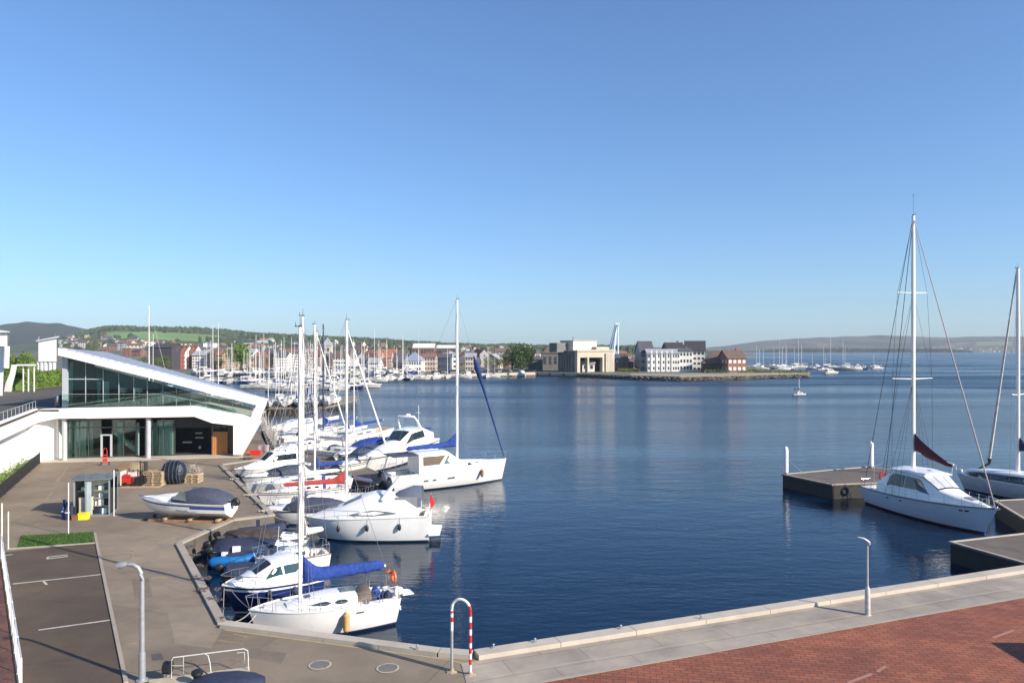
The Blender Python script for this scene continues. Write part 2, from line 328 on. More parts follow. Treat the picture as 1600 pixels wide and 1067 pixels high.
# old repairs let into the yard surface
def patch(name, poly, mat, h=.004): mb = MB(); mb.prism([P(x, y, QZ) for x, y in poly], (0, 0, h)); return props(mb.build(name, mat), kind='structure')
pl_ = tint_sheet('pale_repair', (.225, .186, .144), (.285, .240, .190), .9, .4, False); pd_ = tint_sheet('dark_repair', (.165, .136, .106), (.21, .175, .138), .9, .5, False)
patch('repair_patch', [(262, 958), (322, 948), (346, 985), (330, 1012), (274, 1006)], pl_); patch('repair_patch', [(206, 905), (232, 903), (238, 932), (211, 935)], pd_); patch('repair_patch', [(392, 1012), (448, 1020), (440, 1036), (382, 1026)], pd_)
patch('repair_patch', [(152, 742), (186, 740), (182, 752), (146, 754)], pd_); patch('repair_patch', [(245, 845), (272, 838), (280, 850), (250, 858)], pl_)
patch('drain_cover', [(236, 1022), (252, 1020), (256, 1030), (239, 1032)], M('drain_iron', (.09, .078, .066), .7), .008); patch('drain_cover', [(338, 838), (350, 836), (352, 840), (340, 842)], M('drain_iron', (.09, .078, .066), .7), .008)
# parking bays with their lines, kerb and grass patch
def flat(name, poly, mat, h=.006, z=QZ):
    mb = MB(); mb.prism([P(x, y, z) for x, y in poly], (0, 0, h)); return props(mb.build(name, mat), kind='structure')
flat('parking_bays', [(9, 862), (150, 848), (197, 1067), (230, 1250), (-200, 1250), (-40, 960)], asphd)
mb = MB()
def gl(mb, a, b, w=.11, h=.011, z=QZ, m=0):
    a = P(*a, z); b = P(*b, z); u = (b-a).normalized(); n_ = V((-u.y, u.x, 0)) * w / 2
    mb.prism([a-n_, b-n_, b+n_, a+n_], (0, 0, h), m)
for a, b in (((20, 912), (160, 897)), ((60, 984), (175, 968)), ((74, 873), (106, 869)), ((74, 870), (106, 866.5)), ((74, 873), (75, 870)), ((2, 868), (20, 866)), ((68, 908), (73, 913))): gl(mb, a, b)
props(mb.build('parking_lines', lineW), kind='structure')
mb = MB()
for a, b in (((151, 848), (197, 1067)), ((12, 858), (150, 848.5)), ((148, 833), (151, 848))): gl(mb, a, b, .14, .06)
props(mb.build('parking_kerb', conc), kind='structure')
mb = MB()
for a, b in (((105, 730), (91, 752)), ((82, 768), (62, 794)), ((92, 745), (88, 752)), ((205, 855), (206, 862)), ((206, 864), (208, 872)), ((200, 1006), (215, 1004)), ((11, 806), (32, 806)), ((165, 865), (240, 858)), ((235, 903), (262, 901)), ((52, 820), (64, 818)), ((365, 990), (385, 995)), ((340, 1000), (380, 1006))):
    gl(mb, a, b, .10, .009)
props(mb.build('worn_yard_markings', lineY), kind='structure')
mb = MB(); gl(mb, (352, 984), (700, 1030), .07, .012); gl(mb, (700, 1030), (735, 1040), .07, .012)
props(mb.build('yellow_edge_line', M('pale_edge_paint', (.42, .34, .2), .8, dirt=.4)), kind='structure')
mb = MB(); poly = [P(x, y, QZ) for x, y in ((33, 838), (146, 832), (148, 848), (27, 856))]
mb.prism(poly, (0, 0, .03))
for _ in range(5200):
    a, b = random.random(), random.random(); p = poly[0].lerp(poly[1], a).lerp(poly[3].lerp(poly[2], a), b); w = random.uniform(.015, .03); h = random.uniform(.05, .13); t = random.uniform(0, pi)
    mb.add([(p.x-w*cos(t), p.y-w*sin(t), QZ+.03), (p.x+w*cos(t), p.y+w*sin(t), QZ+.03), (p.x+random.uniform(-.04, .04), p.y+random.uniform(-.04, .04), QZ+.03+h)], [(0, 1, 2)])
props(mb.build('grass_patch', grassm), kind='stuff')
HAZE = 0.00007
# ---------------------------------------------------------------- the glass fronted harbour building
A0, A1 = P(92, 718, QZ), P(375, 710.5, QZ)
fu = (A1 - A0); fu.z = 0; fu.normalize(); fn = V((-fu.y, fu.x, 0))
def FP(px, py, off=0.0):
    k, m = (px-800)/F, -(py-HZ)/F; t = (A0.dot(fn) + off) / (k*fn.x + fn.y); return V((k*t, t, H + m*t))
B = thing('harbour_building', 'white harbour building with a sloping roof, tall tinted glazing and slanted white end', 'building', tuple(A0))
def fprism(mb, pts, off, depth, m=0): mb.prism([FP(x, y, off) for x, y in pts], fn * depth, m)
OV = -1.6                                   # the roof and balcony stand out from the glass
mb = MB(); fprism(mb, [(90.5, 543.5), (250, 583), (417.5, 625), (403.5, 656.5), (391.6, 653), (400.6, 633), (250, 594.5), (90.5, 555)], OV, 1.5)
mb.build('roof_fascia', render_w, B, world=True)
# roof plate: slopes down to the back
mb = MB(); a, b, c = FP(91, 543.5, OV), FP(250, 583, OV), FP(417, 625.2, OV); BK = {id(a): fn*15 + V((0, 0, -.5)), id(b): fn*11 + V((0, 0, -.4)), id(c): fn*2.2}
top = [a, b, c]; 
for p, q in ((a, b), (b, c)):
    p2, q2 = p + V((0, 0, .02)), q + V((0, 0, .02)); r2, s2 = q + BK[id(q)], p + BK[id(p)]
    mb.add([p2, q2, r2, s2, p2 - V((0, 0, .5)) + fn*1.5, q2 - V((0, 0, .5)) + fn*1.5, r2 - V((0, 0, .6)), s2 - V((0, 0, .6))], [(0,1,2,3),(7,6,5,4),(0,4,5,1),(1,5,6,2),(2,6,7,3),(3,7,4,0)])
mb.build('roof', roofg, B, world=True)
mb = MB()
for i in range(1, 26):
    t = i/26; p = (a.lerp(b, t*2) if t < .5 else b.lerp(c, t*2-1)) + V((0, 0, .03)); mb.tube([p, p + (BK[id(a)].lerp(BK[id(b)], t*2) if t < .5 else BK[id(b)].lerp(BK[id(c)], t*2-1))], .03, 4)
mb.build('roof_seam', roofg, B, world=True)
# balcony band and the slanted leg
mb = MB(); fprism(mb, [(59, 640), (120, 637.5), (200, 636), (303.6, 634.6), (392, 652), (406.5, 660), (378, 710.5), (364.5, 710.5), (364.5, 664.5), (331.5, 661), (303.6, 650.8), (87, 654), (56, 660.5)], OV, 1.45)
mb.build('balcony_band', render_w, B, world=True)
mb = MB(); fprism(mb, [(88, 640.5), (303, 637.2), (392, 654.8), (392, 657), (303, 640), (88, 643)], -.14, 12)
mb.build('upper_floor', conc2, B, world=True)
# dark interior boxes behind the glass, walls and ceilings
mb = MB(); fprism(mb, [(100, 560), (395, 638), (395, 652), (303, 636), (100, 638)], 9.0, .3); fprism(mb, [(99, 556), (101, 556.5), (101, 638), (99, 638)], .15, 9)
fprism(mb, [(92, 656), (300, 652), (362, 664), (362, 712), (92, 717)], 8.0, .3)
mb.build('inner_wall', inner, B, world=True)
mb = MB(); fprism(mb, [(88, 654), (88, 717.5), (91, 717.5), (91, 654)], .1, 8); mb.build('side_wall', render_w, B, world=True)
# upper glazing
def yg_top(x): return 555.5 + (x-90.5) * (633-555.5) / (400.6-90.5)
def yg_bot(x): return 638 if x < 303 else 638 + (x-303)*(652-638)/(89)
def yb(x): return 636.5 if x < 303 else 636.5 + (x-303)*.197
xs = [104.5, 133.5, 161, 185.5, 209, 230, 254.5, 275.5, 297.5, 321, 341.6, 363.5, 392]
for i in range(len(xs)-1):
    mb = MB(); x0, x1 = xs[i]+.4, xs[i+1]-.4
    fprism(mb, [(x0, yg_top(x0)+1), (x1, yg_top(x1)+1), (x1, yb(x1)), (x0, yb(x0))], 0, .03); mb.build('window', glass, B, world=True)
for i, x in enumerate(xs):
    mb = MB(); w = .75 if i < 6 else .5; fprism(mb, [(x-w/2, yg_top(x)-1), (x+w/2, yg_top(x)), (x+w/2, yb(x)+.4), (x-w/2, yb(x)+.4)], -.12, .18)
    mb.build('mullion', steelp, B, world=True)
mb = MB(); fprism(mb, [(105, 591.5), (161, 591.8), (161, 593), (105, 592.7)], -.1, .16); mb.build('transom', steelp, B, world=True)
mb = MB(); fprism(mb, [(97, 556.5), (105, 559), (105, 636.5), (97, 636.5)], -.35, .4); mb.build('corner_pier', steelp, B, world=True)
# balustrade of glass with a rail and posts
def yrail(x): return 616 if x < 250 else (616 + (x-250)*.19)
mb = MB()
for x0, x1 in zip([98, 122, 146, 170, 195, 220, 245, 270, 295, 320, 345], [121, 145, 169, 194, 219, 244, 269, 294, 319, 344, 369]):
    fprism(mb, [(x0, yrail(x0)), (x1, yrail(x1)), (x1, yb(x1)-2), (x0, yb(x0)-2)], -1.2, .02)
mb.build('balustrade_glass', glass, B, world=True)
mb = MB(); pts = [FP(x, yrail(x)-.3, -1.2) for x in (97, 250, 370)]; mb.tube(pts, .018, 6)
mb.build('balustrade_rail', steelp, B, world=True)
# furniture and curtains upstairs
def curtain_strip(x0, x1, y0, y1, off, name='curtain', m=curtain):
    mb = MB(); n = 14; a0, a1 = FP(x0, y0, off), FP(x1, y0, off); zb = FP(x0, y1, off).z; top, bot = [], []
    for i in range(n+1):
        p = a0.lerp(a1, i/n) + fn * (.10 * sin(i*2.2)); top.append(p); bot.append(V((p.x, p.y, zb)))
    mb.rings([top, bot], closed=False); mb.build(name, m, B, smooth=True, world=True)
curtain_strip(106, 114, 566, 634, .5); curtain_strip(163, 171, 596, 634, .5); curtain_strip(152, 157, 596, 634, .6)
for x, y, w in ((186, 606, 9), (210, 606, 9), (232, 614, 20), (262, 620, 26)):
    mb = MB(); fprism(mb, [(x, y), (x+w, y+1), (x+w, y+7), (x, y+7)], 2.6, .9); fprism(mb, [(x+1, y+7), (x+2, y+7), (x+2, 636), (x+1, 636)], 2.8, .1); fprism(mb, [(x+w-2, y+7), (x+w-1, y+7), (x+w-1, 636), (x+w-2, 636)], 2.8, .1)
    mb.build('table', whitep, B, world=True)
mb = MB(); fprism(mb, [(250, 612), (256, 612), (330, 634), (380, 652), (372, 652), (300, 632), (250, 620)], 3.2, .5); mb.build('inner_stair', whitep, B, world=True)
# ground floor: columns, glazing, curtains, garage opening, orange door
for x0, x1, yb_ in ((96.5, 105, 717.5), (228, 236, 714)):
    c = FP((x0+x1)/2, yb_, -.9); c.z = QZ; r = abs(FP(x0, yb_, -.9).x - FP(x1, yb_, -.9).x)/2; mb = MB(); mb.lathe((0, 0, 0), [(r, 0), (r, FP(100, 654, -.9).z - QZ - .02)], 20)
    for i in range(len(mb.v)): mb.v[i] = (mb.v[i][0]+c.x, mb.v[i][1]+c.y, mb.v[i][2]+c.z)
    mb.build('column', steelp, B, smooth=True, world=True)
gx = [106, 124, 138, 158, 175, 193, 212, 227, 238, 255, 273]
def ygb(x): return 717.6 - (x-92)*(7.1/283)
for i in range(len(gx)-1):
    if i in (3, 6): continue
    mb = MB(); x0, x1 = gx[i]+.3, gx[i+1]-.3; fprism(mb, [(x0, 656), (x1, 656), (x1, ygb(x1)-1.2), (x0, ygb(x0)-1.2)], .35, .03); mb.build('shopfront_pane', glass, B, world=True)
mb = MB()
for x in gx: fprism(mb, [(x-.35, 655), (x+.35, 655), (x+.35, ygb(x)), (x-.35, ygb(x))], .28, .14)
fprism(mb, [(106, 667.5), (273, 666.5), (273, 668), (106, 669)], .27, .16); fprism(mb, [(106, 714.5), (273, 711), (273, 712.3), (106, 716)], .27, .16)
mb.build('shopfront_frame', M('dark_frame', (.08, .09, .09), .4), B, world=True)
for x0, x1 in ((107, 113), (116, 135), (238, 246), (248, 271), (140, 146), (184, 192), (213, 218)): curtain_strip(x0, x1, 660, ygb(x0)-3, .8)
mb = MB(); s = [FP(176, 676, 2.5), FP(182, 676, 2.5), FP(212, 700, 2.5), FP(212, 706, 2.5), FP(204, 702, 2.5)]; mb.prism(s, fn*.4)
for k in range(7): x = 180+k*5; y = 676+k*4; fprism(mb, [(x, y-6), (x+.6, y-6), (x+.6, y+1), (x, y+1)], 2.45, .05)
mb.build('inner_stair', curtain, B, world=True)
mb = MB(); fprism(mb, [(157, 680), (160, 680), (160, 713), (157, 714)], .2, .12); fprism(mb, [(172, 680), (175, 680), (175, 713), (172, 713)], .2, .12); fprism(mb, [(157, 678.5), (175, 678.5), (175, 680.5), (157, 680.5)], .2, .12)
mb.build('door_frame', steelp, B, world=True)
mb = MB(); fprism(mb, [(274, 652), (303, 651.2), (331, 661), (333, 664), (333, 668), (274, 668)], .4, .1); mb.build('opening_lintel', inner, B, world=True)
for (x, y, w, h) in ((305, 676, 10, 1.5), (305, 683, 12, 1.5), (310, 697, 3, 4), (285, 690, 14, 2)):
    mb = MB(); fprism(mb, [(x, y), (x+w, y), (x+w, y+h), (x, y+h)], 5, .4); mb.build('shelf', whitep, B, world=True)
mb = MB(); fprism(mb, [(332.2, 674.5), (355.5, 674.5), (355.5, 710.6), (332.2, 711.2)], .2, .08)
mb.build('timber_door', woodo, B, world=True)
mb = MB()
for k in range(1, 8): x = 332.2+k*2.9; fprism(mb, [(x-.12, 675), (x+.12, 675), (x+.12, 710.3), (x-.12, 710.5)], .185, .02)
mb.build('door_board_joint', M('dark_joint', (.13, .05, .02), .8), B, world=True)
mb = MB(); fprism(mb, [(330.5, 664), (332, 664), (332, 711.3), (330.5, 711.4)], .1, .25); fprism(mb, [(355.6, 664), (364.4, 664.8), (364.4, 710.5), (355.6, 710.8)], .5, .2); fprism(mb, [(332, 664), (355.6, 664.5), (355.6, 667), (332, 666.5)], .3, .15)
mb.build('door_surround', M('brown_frame', (.10, .07, .05), .6), B, world=True)
mb = MB(); fprism(mb, [(333, 667.5), (354.5, 667.5), (354.5, 674), (333, 674)], .32, .03); mb.build('fanlight', glass, B, world=True)
mb = MB(); p = [FP(60, 723.5, -2.1), FP(380, 714, -2.1), FP(380, 709, .6), FP(60, 717, .6)]; mb.prism([(q.x, q.y, QZ) for q in p], (0, 0, .06))
mb.build('door_step', conc2, B, world=True)
# ground floor slab inside
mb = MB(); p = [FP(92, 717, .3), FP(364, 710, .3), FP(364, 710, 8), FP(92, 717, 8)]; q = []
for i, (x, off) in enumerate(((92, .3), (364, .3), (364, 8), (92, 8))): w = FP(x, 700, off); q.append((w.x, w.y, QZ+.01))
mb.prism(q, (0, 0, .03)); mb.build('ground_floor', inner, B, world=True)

# terrace at first floor height, left of and behind the building
TZ = FP(59, 640, OV).z
w1 = FP(59, 640, OV); w2 = P(0, 663, TZ); w2d = (w2 - w1); w3 = w1 + w2d * 2.6
def wx(px, d): return (px-800)/F*d
T = thing('raised_terrace', 'asphalt car terrace on a white retaining wall running up to the glass building', 'terrace', (w1.x, w1.y, QZ))
mb = MB(); mb.prism([(w1.x, w1.y, TZ), (w3.x, w3.y, TZ), (-130, w3.y, TZ), (-130, 185, TZ), (wx(112, 185), 185, TZ), (wx(104, 100), 100, TZ), (FP(92,600,.1).x, FP(92,600,.1).y, TZ), (FP(92,600,OV).x, FP(92,600,OV).y, TZ)], (0, 0, -.25))
mb.build('deck', terr_m, T, world=True)
un = V((w2d.y, -w2d.x, 0)).normalized()
if un.x > 0: un = -un
mb = MB(); a, b = w1, w3
zt, zb = TZ + .12, TZ - 1.35
mb.add([(a.x, a.y, zt), (b.x, b.y, zt), (b.x+un.x*.4, b.y+un.y*.4, zt), (a.x+un.x*.4, a.y+un.y*.4, zt), (a.x, a.y, zb), (b.x, b.y, zb), (b.x+un.x*.8, b.y+un.y*.8, zb-.3), (a.x+un.x*.8, a.y+un.y*.8, zb-.3)], [(0,1,2,3),(7,6,5,4),(0,4,5,1),(1,5,6,2),(2,6,7,3),(3,7,4,0)])
mb.build('edge_band', render_w, T, world=True)
mb = MB(); c0 = w1 + un*1.0; c1 = w3 + un*1.0; wl = FP(88, 700, .1)
mb.prism([(c0.x, c0.y, QZ), (c1.x, c1.y, QZ), (c1.x+un.x*.3, c1.y+un.y*.3, QZ), (c0.x+un.x*.3, c0.y+un.y*.3, QZ)], (0, 0, zb - QZ - .05))
mb.prism([(c0.x, c0.y, QZ), (wl.x, wl.y, QZ), (wl.x, wl.y+.3, QZ), (c0.x-.1, c0.y+.3, QZ)], (0, 0, zb - QZ + 1.0))
mb.build('retaining_wall', render_w, T, world=True)
mb = MB(); p0, p1 = w1 + V((0, 0, .9)) + un*.2, w3 + V((0, 0, .9)) + un*.2
for k in range(28): q = w1.lerp(w3, k/27) + un*.2; mb.tube([q + V((0,0,.1)), q + V((0, 0, .9))], .018, 4)
mb.tube([p0, p1], .025, 5); mb.build('thin_railing', steelp, T, world=True)
# steel bin-like vent beside the corner pier
o = thing('steel_bin', 'round brushed steel bin on the terrace against the grey corner pier of the glass building', 'bin', tuple(P(91, 636.5, TZ)))
mb = MB(); mb.lathe((0,0,0), [(.32, .05), (.34, .1), (.34, 1.15), (.36, 1.18), (.36, 1.3), (.25, 1.42), (.1, 1.45)], 18); mb.build('body', steel, o, smooth=True)
mb = MB(); mb.lathe((0,0,0), [(.38, 0), (.38, .06)], 18); mb.build('base', darkp, o)

def leafy(mb, pts_fn, n, size, seed=0):
    rnd = random.Random(seed)
    for _ in range(n):
        p = pts_fn(rnd); s = size * rnd.uniform(.6, 1.4); a = V((rnd.gauss(0,1), rnd.gauss(0,1), rnd.gauss(0,1))).normalized(); b = a.orthogonal().normalized(); c = a.cross(b)
        mb.add([p + b*s, p + c*s*.6, p - b*s, p - c*s*.6], [(0, 1, 2, 3)])
def hedge(p0, p1, w, z0, h, n, label, mt, seed, cat='hedge'):
    mb = MB(); d = p1 - p0; u = d.normalized(); nn = V((-u.y, u.x, 0))
    def f(r):
        t = r.random(); bump = 1 + .16*noise.noise(V((t*d.length*.6, seed, 0)))*2
        ang_ = r.uniform(0, pi); rr = r.uniform(.78, 1.04)
        return p0 + d*t + nn*cos(ang_)*w*rr*bump + V((0, 0, z0 + (abs(sin(ang_))**.6)*h*rr*bump))
    leafy(mb, f, n, .14, seed)
    mb.rings([[p0 + d*t + nn*cos(a)*w*.8 + V((0, 0, z0 + max(0, sin(a))**.6*h*.8)) for a in (0, .5, 1.1, 1.57, 2.0, 2.6, pi)] for t in (0, .25, .5, .75, 1)])
    return one('hedge', mb, mt, label, cat)
def at0(p): return V((p.x, p.y, 0))
hedge(at0(P(27, 610, TZ)), at0(P(99, 601, TZ)), 1.3, TZ, 2.6, 11000, 'clipped bright green hedge on the terrace just beyond the glass building', fol2, 3)
hedge(at0(PD(-30, 150)), at0(PD(52, 150)), 2.0, TZ, zat(556, 150)-TZ, 9000, 'long tall green hedge behind the white canopy and steps', fol2, 4)
# white buildings at the frame's left edge
def wx(px, d): return (px-800)/F*d
def rp(mb, pts, d0, d1):                    # a block whose flanks run back along the line of sight
    n = len(pts); a = [(wx(x, d0), d0, zat(y, d0)) for x, y in pts]; b = [(wx(x, d0)*d1/d0, d1, zat(y, d0)) for x, y in pts]
    mb.add(a+b, [tuple(range(n))[::-1], tuple(range(n, 2*n))] + [(i, (i+1) % n, n+(i+1) % n, n+i) for i in range(n)])
o = thing('white_watch_tower', 'white tower room with a mono-pitch roof raised over the terrace hedges', 'tower', (wx(72, 170), 170, TZ))
mb = MB(); z = lambda y: zat(y, 170)
rp(mb, [(60, 565), (88.5, 565), (88.5, 528), (60, 533)], 169, 174); mb.build('wall', render_w, o, world=True)
mb = MB(); rp(mb, [(56, 533.5), (92.5, 527), (92.5, 525), (56, 532)], 168.6, 174.6); mb.build('roof', whitep, o, world=True)
mb = MB()
for x in (61, 68, 74, 81, 87): mb.tube([(wx(x,170), 169.5, z(565)), (wx(x,170), 169.5, TZ)], .38, 6)
mb.build('stilts', whitep, o, world=True)
mb = MB(); mb.tube([(wx(89,170), 169.5, z(526)), (wx(89,170), 169.5, z(520))], .06, 5); mb.build('aerial', wire, o, world=True); mb = MB(); mb.tube([(wx(62,170), 169.5, z(532)), (wx(63,170), 169.5, z(526))], .16, 5); mb.build('aerial', wire, o, world=True)
o = thing('white_canopy', 'white flat canopy with curved white fins on the terrace before the hedge', 'canopy', (wx(40, 110), 110, TZ))
mb = MB(); z = lambda y: zat(y, 110); rp(mb, [(26, 571.5), (56, 571.5), (56, 569.5), (26, 569.5)], 110, 113); mb.build('roof', whitep, o, world=True)
mb = MB()
for x in (33, 41, 50): mb.tube([(wx(x,110), 110.5, z(571.5)), (wx(x,110), 110.5, TZ)], .09, 6)
mb.build('posts', whitep, o, world=True)
def fin(pts, d, th): 
    mb = MB(); rp(mb, [(x, min(y, HZ + F*(H-TZ)/d)) for x, y in pts], d, d+th); return mb
fin([(27, 570), (24, 585), (20, 600), (18, 612), (6, 612), (9, 598), (15, 584), (18, 570)], 109.2, 2).build('fin', whitep, o, world=True)
o = thing('white_corner_building', 'white building corner with an overhanging upper room at the photo edge beyond the terrace', 'building', (wx(0, 100), 100, TZ))
mb = MB(); z = lambda y: zat(y, 100); rp(mb, [(-60, 541), (11.5, 541), (11.5, 519.5), (-60, 519.5)], 100, 108); mb.build('upper_room', render_w, o, world=True)
mb = MB(); rp(mb, [(-60, 519.4), (15.5, 519.4), (15.5, 518), (2, 516), (-60, 512)], 99.6, 108.6); mb.build('roof', whitep, o, world=True)
mb = MB(); rp(mb, [(-60, 619), (4, 619), (6, 572), (3, 541), (-60, 541)], 100.5, 107); mb.build('lower_wall', render_w, o, world=True)
mb = MB(); rp(mb, [(11.6, 538), (14.5, 538), (14.5, 523), (11.6, 523)], 101, 107); mb.build('side_window', windg, o, world=True)
mb = MB(); mb.tube([(wx(9,100), 100.2, z(541)), (wx(8,100), 100.2, z(575))], .35, 8); mb.build('pillar', whitep, o, world=True)

# planter and black fence below the terrace
f0, f1 = P(62, 724, QZ), P(0, 779, QZ); f2 = f1 + (f1-f0)*.5
o = thing('black_fence', 'black vertical bar fence around the planted bed at the foot of the white wall', 'fence', tuple(f0))
mb = MB(); n_ = 90
for k in range(n_+1):
    q = f0.lerp(f2, k/n_); mb.obx(q, (f2-f0), .018, .04, QZ+.05, QZ+1.15)
mb.build('bars', darkp, o, world=True)
mb = MB(); mb.tube([f0+V((0,0,1.15)), f2+V((0,0,1.15))], .035, 4); mb.tube([f0+V((0,0,.12)), f2+V((0,0,.12))], .03, 4); mb.build('rails', darkp, o, world=True)
for k in range(6):
    mb = MB(); q = f0.lerp(f2, k/5); mb.obx(q, (f2-f0), .05, .05, QZ, QZ+1.22); mb.build('post', darkp, o, world=True)
un2 = V((f1-f0).normalized()); un2 = V((un2.y, -un2.x, 0)); un2 = -un2 if un2.x > 0 else un2
mb = MB(); rr = random.Random(5)
def bed(r):
    t = r.random()**.8; s = r.uniform(.2, 2.2); p = f0.lerp(f2, t) + un2*s; hh = .3 + 1.1*max(0, noise.noise(V((p.x*.7, p.y*.7, 1)))+.35); return V((p.x, p.y, QZ + r.random()*hh))
leafy(mb, bed, 9000, .075, 5); one('planted_bed', mb, fol2, 'bed of green shrubs between the black fence and the white wall', 'plants', kind='stuff')
mb = MB(); mb.prism([f0+un2*.12, f2+un2*.12, f2+un2*2.6, f0+un2*2.6], (0, 0, .2)); props(mb.build('planter_soil', M('soil', (.06, .045, .03), .95)), kind='structure')
# ---------------------------------------------------------------- boats
class Hull:
    def __init__(s, L, Bm, fb, fs, tr=.7, draft=.3, kind='sail', rake=.10, srake=.0):
        s.L, s.B, s.fb, s.fs, s.tr, s.dr, s.kind, s.rake, s.sr = L, Bm, fb, fs, tr, draft, kind, rake, srake
    def b(s, t):
        m = .42 if s.kind == 'sail' else .38
        if t < m: return s.B/2 * (s.tr + (1-s.tr)*sin(pi/2*t/m))
        u = (t-m)/(1-m); return s.B/2 * max(0, cos(pi/2*u**(1.55 if s.kind == 'sail' else 2.1)))
    def sheer(s, t): return s.fs + (s.fb-s.fs)*t**1.6
    def pt(s, t, hz, side):
        zs = s.sheer(t); z = -s.dr + (zs + s.dr)*hz
        q = (.32 if s.kind == 'sail' else .22) + .55*t**3
        a = .12 if s.kind == 'sail' else .35*(1-t**2)
        w = s.b(t) * (a + (1-a)*hz**q)
        x = t*s.L - s.rake*s.L*(1-hz)*t**4 + s.sr*s.L*(hz if s.sr > 0 else (hz-1))*(1-t)**5
        return V((x, side*w, z))
    def hz(s, t, z): return (z + s.dr)/(s.sheer(t) + s.dr)
def hull_part(o, h, mside, mboot=boot, mbot=antif, mstripe=None, N=22):
    mb = MB(); levels = ['k', 0.0, .10] + [.3, .5, .68, .80, .88, 1.0]
    def zlev(t, l):
        if l == 'k': return 0.0
        if isinstance(l, float) and l <= .1: return h.hz(t, .04 + l)
        base = h.hz(t, .16); return base + (1-base)*l
    rs = []
    for i in range(N+1):
        t = 1-(1-i/N)**1.15 if False else i/N
        ring = [h.pt(t, zlev(t, l), 1) for l in reversed(levels)] + [h.pt(t, zlev(t, l), -1) for l in levels]; rs.append(ring)
    n = len(rs[0]); vs = [p for r in rs for p in r]; fs = []; ms = []
    nl = len(levels)
    for i in range(N):
        for k in range(n-1):
            lk = k if k < nl-1 else (n-2-k)          # band counted from the sheer
            band = nl-2-lk if k != nl-1 else -1
            m = 2 if band <= 0 else (1 if band == 1 else (3 if (mstripe and band == nl-3) else 0))
            fs.append((i*n+k, i*n+k+1, (i+1)*n+k+1, (i+1)*n+k)); ms.append(m)
    fs.append(tuple(range(n))); ms.append(0); mb.add(vs, fs, ms)
    return mb.build('hull', [mside, mboot, mbot, mstripe or mside], o, smooth=45)
def deck_part(o, h, mat=None, cock=None, depth=.42, cw=.66, inset=.04, N=26, t1=.985):
    ts = [i/N*t1 for i in range(N+1)]
    if cock:
        ts += [cock[0]-.0005, cock[0]+.0005, cock[1]-.0005, cock[1]+.0005]; ts = sorted(t for t in ts if t >= 0)
    us = [-1, -cw-.01, -cw, -.35, 0, .35, cw, cw+.01, 1]; rs = []
    for t in ts:
        inn = cock and cock[0] < t < cock[1]; r = []
        for u in us:
            z = h.sheer(t) - inset + (1-u*u)*.05*h.B/2.5
            if inn and abs(u) <= cw: z -= depth
            r.append(V((h.pt(t, 1, 1).x, u*h.b(t)*.985, z)))
        rs.append(r)
    mb = MB(); mb.rings(rs, closed=False); return mb.build('deck', mat or deckm, o, smooth=30)
def rail_part(o, h, mat, r=.035, name='rubbing_strake', dz=0, out=.0):
    mb = MB()
    for s in (1, -1): mb.tube([h.pt(i/24, 1, s) + V((0, s*out, dz)) for i in range(25)], r, 5)
    mb.tube([h.pt(0, 1, 1) + V((0, 0, dz)), h.pt(0, 1, -1) + V((0, 0, dz))], r, 5)
    return mb.build(name, mat, o, smooth=True)
